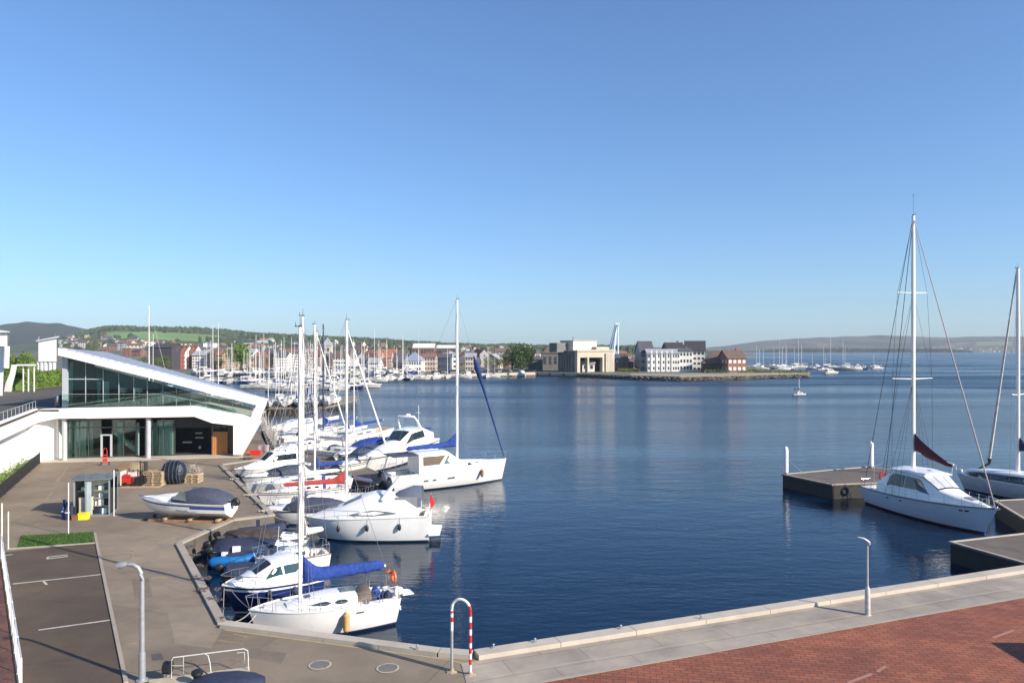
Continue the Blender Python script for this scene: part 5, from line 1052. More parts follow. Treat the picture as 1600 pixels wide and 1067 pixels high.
p = P(262, 1062, QZ); o = thing('hose_reel', 'dark hose reel post between the street lamp and the railed platform', 'reel', tuple(p)); mb = MB(); mb.tube([(0, 0, 0), (0, 0, .5)], .05, 8); mb.build('post', galv, o); mb = MB(); mb.tube([(-.12, 0, .45), (.12, 0, .45)], .22, 14); mb.build('reel', rubber, o)

# white mesh fence and brick path at the left edge
fa, fb = P(33, 1090, QZ), P(2, 872, QZ); fd = fb - fa; n = 9; o = thing('white_fence', 'white railing fence with fine mesh running along the brick path at the left edge', 'fence', tuple(fa))
mb = MB()
for k in range(n+1): q = fa + fd*(k/n); mb.obx(q, fd, .03, .03, QZ, QZ+1.35)
mb.build('posts', whitep, o, world=True)
mb = MB(); mb.tube([fa+V((0,0,1.32)), fb+V((0,0,1.32))], .028, 5); mb.tube([fa+V((0,0,.1)), fb+V((0,0,.1))], .02, 5); mb.build('rails', M('pale_blue_rail', (.55, .6, .62), .5), o, world=True)
mb = MB(); m_ = int(fd.length/.085)
for k in range(m_): q = fa + fd*(k/m_); mb.obx(q, fd, .010, .010, QZ+.1, QZ+1.31)
mb.build('mesh_panel', whitep, o, world=True)
fl = V((fd.y, -fd.x, 0)).normalized(); fl = -fl if fl.x > 0 else fl
bm_ = brick_mat('path_bricks', .3, (.36, .12, .07), (.44, .17, .10), (.3, .2, .15)); mb = MB(); mb.prism([fa+fl*.1-fd*.5, fb+fl*.1+fd*.12, fb+fl*12+fd*.12, fa+fl*12-fd*.5], (0, 0, .015)); props(mb.build('brick_path', bm_), kind='structure')
p = P(6, 866, QZ); 
for i, (x, yb, yt, l) in enumerate(((13, 858, 800, 'shorter white marker post at the corner of the grass patch'), (3, 850, 787, 'tall white post where the white fence ends'), (107, 835, 755, 'thin pale pole rising from the grass patch'), (178, 806, 735, 'thin white pole at the corner of the glass shelter'))):
    p = P(x, yb, QZ); o = thing('marker_post', l, 'post', tuple(p), group='thin posts in the yard'); hh = zat(yt, p.y)-QZ; mb = MB(); mb.tube([(0, 0, 0), (0, 0, hh)], .032, 8); mb.lathe((0, 0, hh), [(.032, 0), (.04, .01), (.02, .04)], 8); mb.build('pole', whitep, o); mb = MB(); mb.lathe((0, 0, 0), [(.1, 0), (.1, .03), (.05, .05)], 10); mb.build('foot', galv, o)

# ---------------------------------------------------------------- yard objects
# open shelter with shelves
c0, c1 = P(116, 808, QZ), P(171, 805, QZ); u = (c1-c0).normalized(); nn = V((-u.y, u.x, 0)); w = (c1-c0).length; o = thing('glass_shelter', 'grey glass walled store shelter open at the front with crammed shelves', 'shelter', tuple(c0)); hh = zat(751, c0.y)-QZ
def SP(s, t, z): return u*s + nn*t + V((0, 0, z))
dp = 2.2
def sbox(mb, s0, s1, t0, t1, z0, z1): mb.prism([SP(s0, t0, z0), SP(s1, t0, z0), SP(s1, t1, z0), SP(s0, t1, z0)], (0, 0, z1-z0))
mb = MB()
for s, t in ((0, 0), (w*.33, 0), (w, 0), (0, dp), (w, dp)): sbox(mb, s-.05, s+.05, t-.05, t+.05, 0, hh)
sbox(mb, -.1, w+.1, -.1, dp+.1, 0, .06); mb.build('frame', M('dull_frame', (.22, .24, .25), .5), o)
mb = MB(); sbox(mb, -.3, w+.15, -.15, dp+.2, hh, hh+.09); mb.build('roof', M('glass_grey_roof', (.13, .155, .165), .15), o)
mb = MB(); sbox(mb, 0, w, dp, dp+.03, .1, hh); mb.build('back_pane', glass, o); mb = MB(); sbox(mb, w, w+.03, 0, dp, .1, hh); mb.build('side_pane', glass, o); mb = MB(); sbox(mb, w*.33, w*.48, 0, .04, .1, hh); mb.build('door_leaf', M('pale_panel', (.36, .42, .44), .4), o)
mb = MB(); sbox(mb, -.03, 0, 0, dp, .1, hh); mb.build('side_panel', darkp, o)
rr = random.Random(3); mb = MB()
for zz in (.6, 1.15, 1.7): sbox(mb, w*.5, w*.95, .5, dp-.1, zz, zz+.04); sbox(mb, .1, w*.3, .5, dp-.1, zz, zz+.04)
mb.build('shelves', galv, o)
cn = {'pale_green_curtain': 'pale green', 'white_paint': 'white', 'navy_canvas': 'navy', 'black_rubber': 'black', 'grey_plastic': 'grey', 'boat_window_grey': 'dark grey', 'gelcoat_cream': 'cream', 'dark_paint': 'near black'}
pal = [curtain, whitep, navyc, rubber, grey, windg, gel2, darkp]
k = 0
for zz in (.08, .64, 1.19, 1.74):
    for s in (.12, .5, .62, .74, .86):
        if rr.random() < .15: continue
        mb = MB(); ww, dd, h_ = rr.uniform(.2, .36), rr.uniform(.3, .6), rr.uniform(.2, .45); t = rr.uniform(.35, .8); sbox(mb, w*s, w*s+ww, t, t+dd, zz, zz+h_); sbox(mb, w*s+.02, w*s+ww-.02, t-.01, t+dd+.01, zz+h_-.05, zz+h_+.02); ob = mb.build('storage_box', rr.choice(pal), None); q = c0; ob.location = (q.x, q.y, q.z)
        pos = ['floor', 'lowest shelf', 'middle shelf', 'top shelf'][[.08, .64, 1.19, 1.74].index(zz)]; cx_ = ['against the dark side panel', 'just behind the door leaf', 'second past the door leaf', 'third past the door leaf', 'by the glass side pane'][[.12, .5, .62, .74, .86].index(s)]
        props(ob, f'{cn[ob.data.materials[0].name]} box on the {pos} of the shelter {cx_}', 'box', 'boxes stored in the glass shelter')
p = P(118, 811, QZ)
def crate(p, sx, sy, sz, mat, label, name='crate', cat='crate', rz=0.1):
    o = thing(name, label, cat, tuple(p), rz); mb = MB(); mb.bx(-sx, sx, -sy, -sy+.04, 0, sz); mb.bx(-sx, sx, sy-.04, sy, 0, sz); mb.bx(-sx, -sx+.04, -sy+.04, sy-.04, 0, sz); mb.bx(sx-.04, sx, -sy+.04, sy-.04, 0, sz); mb.bx(-sx+.04, sx-.04, -sy+.04, sy-.04, 0, .05); mb.build('shell', mat, o)
    mb = MB(); mb.bx(-sx-.02, sx+.02, -sy-.02, sy+.02, sz, sz+.04); mb.build('lid', mat, o); return o
crate(P(131, 811, QZ), .30, .22, .42, yellow, 'bright yellow crate standing before the glass shelter')
crate(P(129, 807, QZ) + V((0, .45, 0)), .38, .25, 1.25, M('cream_plastic', (.55, .52, .40), .6), 'tall cream bin behind the yellow crate', 'bin', 'bin')
crate(P(117, 812, QZ), .15, .15, .3, M('rust_box', (.22, .09, .05), .8), 'small rust brown box beside the yellow crate', 'box', 'box')
for i, (x, yy, m_, hh_, l) in enumerate(((100, 811, blue, 1.35, 'royal blue roll of canvas standing upright near the glass shelter'), (105, 812, navyc, 1.25, 'navy roll of canvas leaning beside the royal blue one'), (110, 810, rubber, 1.0, 'black gas bottle trolley by the canvas rolls'))):
    p = P(x, yy, QZ); o = thing('canvas_roll' if i < 2 else 'gas_bottle', l, 'roll' if i < 2 else 'gas bottle', tuple(p)); mb = MB(); mb.tube([(0, 0, .02), (0, 0, hh_*.5), (.03, .02, hh_)], [.15, .16, .13], 10); mb.tube([(.22, .1, .02), (.24, .1, hh_*.8)], .12, 10); mb.build('body', m_, o, smooth=True)
    mb = MB(); mb.tube([(-.16, 0, hh_*.6), (.17, 0, hh_*.6)], .17, 10) if i == 2 else mb.lathe((0, 0, hh_*.4), [(.17, 0), (.17, .05)], 10); mb.build('strap', whitep if i < 2 else steel, o)
# boat on the hard
o, L_, a, b = boat('speedboat', 'white speedboat with blue stripe and slate cover standing ashore on timber bearers', 'motor boat', (221, 788), (362, 797), 2.3, 2.05)
QB = QZ + .28; o.location.z = QB
fb_, fs_ = 1.28, 1.0
class Dry(Hull):
    def pt(s, t, hz, side):
        zs = s.sheer(t); kee = .0 + .42*max(0, t-.62)**1.5*3.2; z_ = kee + (zs-kee)*hz
        w = s.b(t) * (min(1, hz/.42)**.9*(.86-.28*t*t) + max(0, hz-.42)/.58*(.14+.28*t*t)); return V((t*s.L - .10*s.L*(1-hz)**1.3*t**4, side*w, z_))
    def hz(s, t, z): return max(.0, min(1, z/s.sheer(t)))
h = Dry(L_, 2.3, fb_, fs_, .9, 0, 'motor')
mb = MB(); lv = [0, .14, .28, .42, .55, .66, .80, .9, 1.0]; rs = []
N = 24
for i in range(N+1): t = i/N; rs.append([h.pt(t, q, 1) for q in reversed(lv)] + [h.pt(t, q, -1) for q in lv[1:]])
n_ = len(rs[0]); vs = [q for r in rs for q in r]; fs = []; ms = []
for i in range(N):
    for k in range(n_-1):
        kk = k if k < 8 else n_-2-k; fs.append((i*n_+k, i*n_+k+1, (i+1)*n_+k+1, (i+1)*n_+k)); ms.append(1 if kk == 1 or (kk == 2 and i < 9) else 0)
fs.append(tuple(range(n_))); ms.append(0); mb.add(vs, fs, ms); mb.build('hull', [gel, M('blue_stripe', (.05, .09, .28), .35)], o, smooth=45)
deck_part(o, h, None, (.05, .5), .4, .7); rail_part(o, h, gel2, .035)
cb = Cab(o, [(.40*L_, .9, .75, fs_+.0, fs_+.42, .08), (.55*L_, .85, .6, 1.1, 1.1+.42, .1), (.75*L_, .6, .4, 1.15, 1.15+.26, .08), (.93*L_, .2, .12, 1.2, 1.25, .03)], name='foredeck')
rs = []
for t, w, hh in ((.02, .9, .05), (.06, .95, .55), (.2, .97, .88), (.36, .95, .92), (.5, .86, .62), (.6, .7, .38)): rs.append([V((t*L_, h.b(t)*w*cos(a_), h.sheer(t) + hh*(sin(a_)**.55 if sin(a_) > 0 else 0))) for a_ in [pi*j/12 for j in range(13)]])
mb = MB(); mb.rings(rs, closed=False); cv = mb.build('cover', slate, o, smooth=70)
for sd in (1, -1): mb = MB(); mb.add([(.40*L_, sd*(h.b(.4)*.97), 1.25), (.58*L_, sd*(h.b(.58)*.84), 1.35), (.49*L_, sd*(h.b(.5)*.78), 1.85), (.42*L_, sd*(h.b(.42)*.90), 1.8)], [(0, 1, 2, 3)]); mb.build('clear_panel', M('grey_vinyl', (.16, .18, .19), .15), o)
outboard(o, -.1, .1, 1.0, 1.05, rubber, 1.0); 
mb = MB(); mb.tube([(.97*L_, 0, 1.3), (1.03*L_, 0, 1.36)], .05, 6); mb.build('bow_roller', steel, o)
mb = MB(); t_ = 0
for k in range(3): s0 = .42+.045*k; q = [h.pt(s0, .58, 1), h.pt(s0+.03, .58, 1), h.pt(s0-.01, .44, 1), h.pt(s0-.04, .44, 1)]; mb.prism([v + V((0, .012, 0)) for v in q], (0, -.02, 0)); q = [V((v.x, -v.y, v.z)) for v in q]; mb.prism([v + V((0, -.012, 0)) for v in q], (0, .02, 0))
mb.build('flash_mark', M('grey_blue_mark', (.25, .28, .36), .4), o)
cr = thing('boat_cradle', 'low brown timber cradle under the white speedboat', 'cradle', (o.location.x, o.location.y, QZ), o.rotation_euler.z)
mb = MB(); mb.bx(-.1, L_*.86, -.65, -.5, .0, .14); mb.bx(-.1, L_*.86, .5, .65, .0, .14); mb.build('runners', M('rusty_timber', (.33, .17, .09), .8, var=.3), cr)
for x in (.1*L_, .4*L_, .68*L_): mb = MB(); mb.bx(x-.09, x+.09, -.8, .8, .141, .27); mb.build('bearer', timber, cr)
mb = MB()
for s in (-.55, .55): mb.tube([(L_*.9, s-.08, .13), (L_*.9, s+.08, .13)], .13, 10)
mb.build('castors', rubber, cr)
# pallets, net bundle, red machine
def pallet_stack(px, py, nlay, w, label, wonk=0):
    p = P(px, py, QZ); o = thing('pallet_stack', label, 'pallets', tuple(p), wonk)
    for k in range(nlay):
        z0 = k*.15; mb = MB(); dx = random.uniform(-.04, .04)
        for j in range(6): y = -.5 + j*.2; mb.bx(-w+dx, w+dx, y-.07, y+.07, z0+.12, z0+.145)
        for x in (-w+.08, 0, w-.08): mb.bx(x-.06+dx, x+.06+dx, -.57, .57, z0+.03, z0+.118)
        for y in (-.45, 0, .45): mb.bx(-w+dx, w+dx, y-.05, y+.05, z0, z0+.028)
        mb.build('pallet', timber if k % 2 else M('pale_timber', (.50, .40, .27), .8, var=.25, vs=7), o)
    return o
pallet_stack(243, 757, 8, .85, 'tall stack of pale timber pallets between the red machine and the net bundle')
pallet_stack(303, 753, 5, .62, 'low stack of pale timber pallets past the net bundle', .05)
p = P(272, 755, QZ); o = thing('net_bundle', 'big rounded dark bundle of netting wrapped in blue black sheet between the pallets', 'bundle', tuple(p)); rs = []
for k in range(13):
    t = k/12; x = -1.05+2.1*t; rr_ = sqrt(max(.02, 1-(2*t-1)**4)); rs.append([(x, .8*rr_*cos(a_)*(1+.08*sin(5*a_+k)), max(.0, .95 + 1.02*rr_*sin(a_)*(1+.07*sin(7*a_+2*k)))) for a_ in [2*pi*j/20 for j in range(20)]])
mb = MB(); mb.rings(rs); mb.build('sheet', M('blue_black_sheet', (.012, .018, .03), .4, var=.5, vs=4, bump=1, bs=5), o, smooth=60)
mb = MB()
for x in (-.8, -.45, -.1, .25, .6, .85): mb.tube([(x, .9*cos(a_), max(.02, .95 + 1.12*sin(a_))) for a_ in [2*pi*j/20 for j in range(21)]], .02, 4)
mb.build('lashings', M('pale_cord', (.07, .09, .11), .8), o)
mb = MB(); rr = random.Random(9)
for k in range(170):
    x, y = rr.uniform(-.6, .6), rr.uniform(-.5, .5); z0 = rr.uniform(.0, .75)*(1-abs(x)*.9); a_ = rr.uniform(0, pi); l = rr.uniform(.15, .4); mb.tube([(x, y, z0), (x+l*cos(a_), y+l*.5*sin(a_), z0+rr.uniform(-.05, .3))], .02, 3)
p = P(302, 752, QZ); ob = mb.build('rope_heap', rope, None); ob.location = (p.x, p.y, QZ+.76); props(ob, 'tangled pale rope heap on top of the low pallets', 'rope')
p = P(210, 759, QZ); o = thing('red_deck_winch', 'red and white winch machine with black hoses parked before the pallets', 'machine', tuple(p))
mb = MB(); mb.bx(-.9, .6, -.4, .4, .25, .85); mb.bx(-.75, -.1, -.45, .3, .85, 1.05); mb.build('body', redp, o); mb = MB(); mb.bx(-.35, .35, -.42, .1, .86, 1.25); mb.bx(-1.0, -.92, -.45, .45, .1, 1.3); mb.build('panel', M('pinkish_white', (.68, .60, .56), .6, var=.1), o)
mb = MB(); mb.tube([(.65, -.42, .5), (.65, .42, .5)], .42, 14); mb.tube([(-.6, -.46, .2), (-.6, -.38, .2)], .2, 12); mb.tube([(.2, -.46, .2), (.2, -.38, .2)], .2, 12); mb.build('drum', rubber, o, smooth=40)
mb = MB()
for k in range(7): x = rr.uniform(-.4, .9); mb.tube([(x, -.2, .8), (x+.1, -.3, 1.3+.3*rr.random()), (x+.4, -.4, .9), (x+.5, -.5, .3)], .03, 5)
mb.build('hoses', rubber, o, smooth=True)
mb = MB(); mb.tube([(.3, .5, 0), (.25, .5, 2.1)], .07, 6); mb.tube([(.7, .6, .4), (.7, .6, 2.0)], .16, 8); mb.tube([(.25, .5, 2.0), (.7, .6, 1.9)], .05, 5); mb.build('post', M('brown_black', (.04, .03, .025), .6), o, smooth=True)
for i, (x, y, sx, l) in enumerate(((196, 735, .5, 'brown crate of fishing gear behind the red winch machine'), (212, 733, .4, 'tan fish box behind the red winch machine'))):
    crate(P(x, y, QZ), sx, .35, .55, M('fishbox%d' % i, ((.22, .15, .09), (.34, .27, .19))[i], .8), l, 'fish_box', 'box')
mb = MB(); a, b = P(186, 762, QZ), P(246, 762, QZ); mb.prism([a, b, b+V((0, .9, 0)), a+V((0, .9, 0))], (0, 0, .05)); one('timber_boards', mb, timber, 'flat brown boards lying on the ground before the red winch machine', 'boards')
# red hand trolley by the doors
p = P(164, 727, QZ); o = thing('hand_trolley', 'red hand trolley standing before the glass doors', 'trolley', tuple(p), .4); mb = MB()
mb.tube([(-.18, 0, .1), (-.18, .1, 1.5), (-.08, .35, 1.7), (.08, .35, 1.7), (.18, .1, 1.5), (.18, 0, .1)], .035, 6); mb.bx(-.16, .16, .0, .04, .35, .75); mb.bx(-.16, .16, .04, .08, 1.0, 1.1); mb.build('frame', redp, o); mb = MB(); mb.bx(-.35, .35, -.35, 0, .05, .1); mb.build('toe_plate', grey, o); mb = MB(); mb.tube([(-.4, .1, .17), (-.3, .1, .17)], .17, 12); mb.tube([(.3, .1, .17), (.4, .1, .17)], .17, 12); mb.build('wheels', rubber, o)
mb = MB(); mb.bx(-.3, .3, -.25, .25, 0, .3); p = P(220, 716, QZ); 
# ropes, tyres and bundled fenders along the left quay edge
rr = random.Random(21)
def clump(p, s,  label, mat=ropeb, k=9):
    mb = MB()
    for _ in range(k):
        x, y = rr.gauss(0, s*.5), rr.gauss(0, s*.35); z0 = rr.uniform(.04, s*.22); n = 9; r_ = rr.uniform(s*.15, s*.35); ph = rr.uniform(0, 6)
        mb.tube([(x + r_*cos(2*pi*i/n+ph), y + r_*.7*sin(2*pi*i/n+ph), z0 + .05*sin(i*2+ph)) for i in range(n+1)], s*.075, 5)
    ob = mb.build('rope_bundle', mat, None, smooth=True); ob.location = (p.x, p.y, QZ+.02); return props(ob, label, 'rope', 'rope bundles lying along the quay edge')
spots = [((292, 853), .5, 'at the outer corner of the quay step'), ((303, 866), .5, 'just past the quay step corner'), ((310, 882), .42, 'level with the blue inflatable outboard'), ((318, 903), .75, 'level with the navy cruiser bow'), ((326, 921), .8, 'below the navy cruiser bow'), ((335, 935), .65, 'between the navy cruiser and the nearest sloop'), ((347, 967), .62, 'in the near corner of the quay'), ((341, 950), .4, 'a step before the near corner')]
for (xy, s, l) in spots: clump(P(*xy, QZ+.1), s*.62, f'purple brown rope bundle on the quay edge {l}')
for i, (xy, s, l) in enumerate([((356, 735), .8, 'at the inner corner by the fly cruiser'), ((366, 748), .7, 'before the blue covered yacht'), ((378, 760), .6, 'past the blue covered yacht'), ((390, 773), .7, 'level with the striped yacht bow'), ((402, 786), .6, 'level with the slate covered cruiser'), ((416, 797), .8, 'at the inner end of the quay step'), ((385, 716), .9, 'beside the red crates near the slanted white wall'), ((412, 672), .8, 'where the jetty meets the yard')]):
    clump(P(*xy, QZ+.1), s*.6, f'tangled rope on the quay edge {l}', rope if i % 2 else ropeb, 16)
crate(P(400, 711, QZ), .55, .4, .5, redp, 'red fish crate on the corner near the slanted white wall', 'fish_box', 'box')
crate(P(388, 707, QZ), .5, .4, .35, M('orange_brown_crate', (.35, .13, .07), .8), 'orange brown crate near the slanted white wall', 'fish_box', 'box')
crate(P(412, 705, QZ), .5, .4, .7, M('pinkish_crate', (.45, .36, .33), .8), 'pinkish grey crate stacked near the slanted white wall', 'fish_box', 'box')
# iron rail tripods along the inner quay
lines('mooring_line', 'pale mooring line from the near sloop bow to the quay corner', [(P(392, 955, 1.5), P(352, 970, QZ)), (P(400, 960, 1.3), P(370, 976, QZ+.1))], .02, .2)
lines('mooring_line', 'crossed mooring lines from the navy cruiser bow to the near corner', [(P(350, 918, 1.5), P(348, 965, QZ)), (P(360, 920, 1.4), P(400, 955, 1.4))], .018, .15)
lines('mooring_line', 'mooring line from the sports cruiser bow to the stepped quay', [(P(480, 808, 1.5), P(428, 806, QZ)), (P(486, 815, 1.0), P(508, 838, .1))], .02, .3)
lines('mooring_line', 'slack mooring lines between the inner quay corner and the fly cruiser', [(P(370, 738, 1.2), P(352, 735, QZ)), (P(386, 760, 1.1), P(366, 752, QZ)), (P(404, 775, 1.1), P(385, 768, QZ)), (P(408, 797, 1.0), P(412, 797, QZ))], .02, .15)
lines('mooring_line', 'thin mooring line from the deck saloon yacht stern to the jetty end', [(P(603, 745, 1.5), P(592, 752, .8))], .02, .1)
lines('mooring_line', 'mooring lines from the motor sailer stern to the square pontoon', [(P(1348, 765, 1.3), P(1330, 752, 1.3)), (P(1228, 712, 3.2), P(1260, 741, 1.3))], .015, .2)
# unseen block added beyond the right edge to throw the wedge of shade
t_ = P(1545, 1004, QZ); sd = V((sun_dir.x, sun_dir.y, 0)); k = 3.2/sun_dir.z; c = t_ + sd*k
o = thing('shade_block', 'unseen flat roofed block added outside the frame to throw shade on the bricks', 'shade block', (c.x+2.0, c.y-2.4, QZ)); mb = MB(); mb.bx(-1.6, 1.9, -2.2, 1.6, 0, 3.0); mb.build('wall', render_w, o); mb = MB(); mb.bx(-2.0, 2.2, -2.6, 2.4, 3.0, 3.2); mb.build('roof', roofg, o)
CORD = 'first second third fourth fifth sixth seventh eighth ninth tenth eleventh twelfth thirteenth fourteenth fifteenth sixteenth seventeenth eighteenth nineteenth twentieth'.split()
for a_ in ('twenty', 'thirty', 'forty', 'fifty', 'sixty', 'seventy', 'eighty'): CORD += [a_ + ' ' + w for w in CORD[:9]] + [{'twenty': 'thirtieth', 'thirty': 'fortieth', 'forty': 'fiftieth', 'fifty': 'sixtieth', 'sixty': 'seventieth', 'seventy': 'eightieth', 'eighty': 'ninetieth'}[a_]]
# ---------------------------------------------------------------- far shore: land, hills, town
def interp(x, pts):
    if x <= pts[0][0]: return pts[0][1]
    for a, b in zip(pts[:-1], pts[1:]):
        if x <= b[0]: k = (x-a[0])/(b[0]-a[0]); k = k*k*(3-2*k)*.5 + k*.5; return a[1]+(b[1]-a[1])*k
    return pts[-1][1]
LZ = 1.7
quayD = [(-200, 300), (300, 292), (520, 296), (560, 308), (650, 332), (700, 345), (840, 374), (905, 357), (985, 326), (1062, 313), (1120, 322), (1200, 340), (1262, 354)]
def shore(px): return interp(px, quayD)
pts = [PD(px, d, LZ) for px, d in quayD]; back = [PD(1266, 362, LZ), PD(1258, 385, LZ), PD(1205, 430, LZ), PD(1175, 520, LZ), PD(1165, 700, LZ), PD(1150, 1100, LZ), PD(1180, 1700, LZ), PD(1180, 2700, LZ), PD(-400, 2700, LZ)]
mb = MB(); mb.prism(pts + back, (0, 0, -3.5)); o = mb.build('far_shore_ground', [M('shore_ground', (.13, .12, .085), .95, var=.3, vs=.05, dirt=.3), wallq])
for p_ in o.data.polygons:
    if abs(p_.normal.z) < .5: p_.material_index = 1
props(o, kind='structure')
# stone coping and timber facing of the far quay
mb = MB()
for a, b in zip(pts[4:6+1], pts[5:7+1]):
    d = b-a; k = int(d.length/9)+1
    for i in range(k): s, e = a+d*(i/k), a+d*((i+.82)/k); mb.prism([(s.x, s.y-.35, LZ-1.2), (e.x, e.y-.35, LZ-1.2), (e.x, e.y, LZ-1.2), (s.x, s.y, LZ-1.2)], (0, 0, 1.3))
one('far_quay_wall', mb, conc2, 'long pale stone quay wall with dark gaps across the basin below the town', 'quay wall')
mb = MB()
for a, b in zip(pts[6:9], pts[7:10]): mb.prism([(a.x, a.y-.5, LZ-.3), (b.x, b.y-.5, LZ-.3), (b.x, b.y+1, LZ-.3), (a.x, a.y+1, LZ-.3)], (0, 0, .5))
one('fort_quay_coping', mb, conc2, 'thin pale coping along the dark quay below the old stone fort', 'quay wall')
mb = MB(); rr = random.Random(2)
for i in range(len(pts)-5, len(pts)):
    a = pts[i-1]; b = pts[i]
    for _ in range(150):
        p = a.lerp(b, rr.random()); s = rr.uniform(.35, .9); z0 = rr.uniform(-.2, 1.4); q = []
        for k in range(6): a_ = 2*pi*k/6; q.append((p.x + s*cos(a_)*rr.uniform(.7, 1.2), p.y - .9 + .5*(1.3-z0) * -.4 + s*sin(a_)*rr.uniform(.7, 1.2), z0 + rr.uniform(-.2, .2)))
        mb.add(q + [(p.x, p.y-1, z0+s*.6)], [(k, (k+1) % 6, 6) for k in range(6)])
props(one('rock_armour', mb, rock, 'boulders along the foot of the peninsula tip', 'rocks'), kind='stuff')
mb = MB(); a, b = PD(985, 327.5, LZ), PD(1262, 355.5, LZ); mb.prism([(p.x, p.y, LZ) for p in (pts[8], pts[9], pts[10], pts[11], pts[12], PD(1266, 362), PD(1258, 380), PD(1180, 372), PD(1060, 350), PD(985, 350))], (0, 0, .15)); props(mb.build('peninsula_path', M('pale_path', (.30, .27, .20), .9, var=.2, vs=.1, dirt=.3)), kind='structure')
# town slope and ridge (heights follow the skyline of the hills)
ridge = [(-150, 546), (0, 543), (60, 536), (110, 526), (150, 518), (172, 515), (200, 513.5), (235, 513), (262, 516), (300, 517), (340, 520), (400, 524), (450, 527), (520, 530), (600, 534), (680, 540), (760, 543), (850, 544), (960, 544.5), (1060, 545.5), (1170, 546.8)]
DR, D0 = 2100., 560.
def tz(px, d):
    k = min(1, max(0, (d-D0)/(DR-D0))); k2 = k**1.25
    zr = H + (HZ-interp(px, ridge))/F*DR
    zz = LZ + (zr-LZ)*k2
    if d > DR: zz = zr - (d-DR)*.03
    return zz + (2.2*noise.noise(V((px*.02, d*.004, 3)))*k*3)
def terrain(name, pxs, ds, zf, matf, mats):
    mb = MB(); n = len(pxs); vs = [PD(px, d, zf(px, d)) for d in ds for px in pxs]; fs = []; ms = []
    for i in range(len(ds)-1):
        for j in range(n-1): fs.append((i*n+j, i*n+j+1, (i+1)*n+j+1, (i+1)*n+j)); ms.append(matf((pxs[j]+pxs[j+1])/2, (ds[i]+ds[i+1])/2))
    mb.add(vs, fs, ms); return props(mb.build(name, mats, smooth=60), kind='structure')
fieldm = M('green_field', (.16, .26, .06), .95, var=.15, vs=.006); scrub = M('scrub_green', (.055, .075, .032), .95, var=.45, vs=.03, col2=None); townm = M('town_ground', (.13, .12, .09), .95, var=.4, vs=.02)
def y_of(px, d): return HZ + F*(H - tz(px, d))/d
def matf(px, d):
    y = y_of(px, d)
    if d < 1150: return 0
    if 150 < px < 345 and d < 2050:
        lo = interp(px, [(150, 524), (200, 530), (250, 534), (345, 532)]); hi = interp(px, [(150, 521), (180, 518), (240, 518.5), (300, 521), (345, 525)]) ; wob = 1.2*noise.noise(V((px*.06, d*.01, 7)))
        if hi + wob < y < lo + wob: return 1
    return 2
terrain('town_hillside', [i*5-150 for i in range(258)], [D0-10 + i*40 for i in range(44)], tz, matf, [townm, fieldm, scrub])
far_l = [(-260, 520), (-150, 519), (-60, 513), (-10, 509), (20, 506), (42, 502.5), (62, 503), (80, 505), (92, 504.5), (110, 508), (135, 512), (165, 516), (200, 524), (260, 540), (330, 548)]
D2 = 3300.
def tz2(px, d):
    k = min(1, max(0, (d-2000)/(D2-2000))); zr = H + (HZ-interp(px, far_l))/F*D2; zz = 0 + (zr)*k**.9 if d <= D2 else zr-(d-D2)*.1
    return zz + 9*noise.noise(V((px*.035, d*.002, 3)))*k
woods = M('dark_woodland', (.028, .036, .024), .95, var=.35, vs=.012)
terrain('wooded_hill', [i*6-260 for i in range(100)], [2000 + i*90 for i in range(18)], tz2, lambda a, b: 0, [woods])
far_r = [(1040, 548), (1085, 545), (1125, 541), (1165, 535.5), (1200, 531.5), (1230, 529.5), (1280, 527), (1330, 525), (1380, 523.3), (1400, 524), (1450, 526), (1490, 526.5), (1560, 525), (1620, 525.5), (1750, 528), (1900, 532)]
D3, D3b = 4300., 5600.
def tz3(px, d):
    k = min(1, max(0, (d-D3)/(D3b-D3))); zr = H + (HZ-interp(px, far_r))/F*D3b; return (zr+1)*k**.8 - 1 + 8*noise.noise(V((px*.03, d*.002, 9)))*k if d <= D3b else zr - (d-D3b)*.1
def matf3(px, d):
    if 1525 < px < 1580 and 4650 < d < 5000: return 1
    v = noise.noise(V((px*.02, d*.0022, 5)))
    return 3 if v > .25 and d < 5000 else (2 if v > -.15 else 0)
terrain('headland_hill', [1037 + i*8 for i in range(111)], [D3 + i*70 for i in range(22)], tz3, matf3, [woods, M('far_field', (.13, .16, .07), .95), M('moor', (.075, .068, .055), .95, var=.25, vs=.004), M('far_moor_pale', (.13, .115, .085), .95, var=.2, vs=.004)])
def shore_woods(label, px0, px1, d, y0, y1, n, seed, name='far_woods', mt=woods):
    mb = MB(); r = random.Random(seed)
    for _ in range(n):
        px = r.uniform(px0, px1); s = r.uniform(5, 11)*d/3800; t = (px-px0)/(px1-px0); env = min(1, t*6, (1-t)*6+.3)
        dd = d + r.uniform(-40, 40); zt = max(4, zat(y0 + (y1-y0)*0, dd)*env)*r.uniform(.7, 1.05); p = PD(px, dd, 0)
        q = [(p.x + s*cos(a_), p.y + s*sin(a_), 0) for a_ in (0, 1.57, 3.14, 4.71)]; q2 = [(p.x + s*.8*cos(a_+.4), p.y+s*.8*sin(a_+.4), zt*.7) for a_ in (0, 1.57, 3.14, 4.71)]
        mb.add(q + q2 + [(p.x, p.y, zt)], [(k, (k+1) % 4, 4+(k+1) % 4, 4+k) for k in range(4)] + [(4+k, 4+(k+1) % 4, 8) for k in range(4)])
    return props(one(name, mb, mt, label, 'woodland'), kind='stuff')
shore_woods('dark line of wooded shore across the bay under the headland', 1165, 1520, 4150, 543.5, 551, 900, 4)
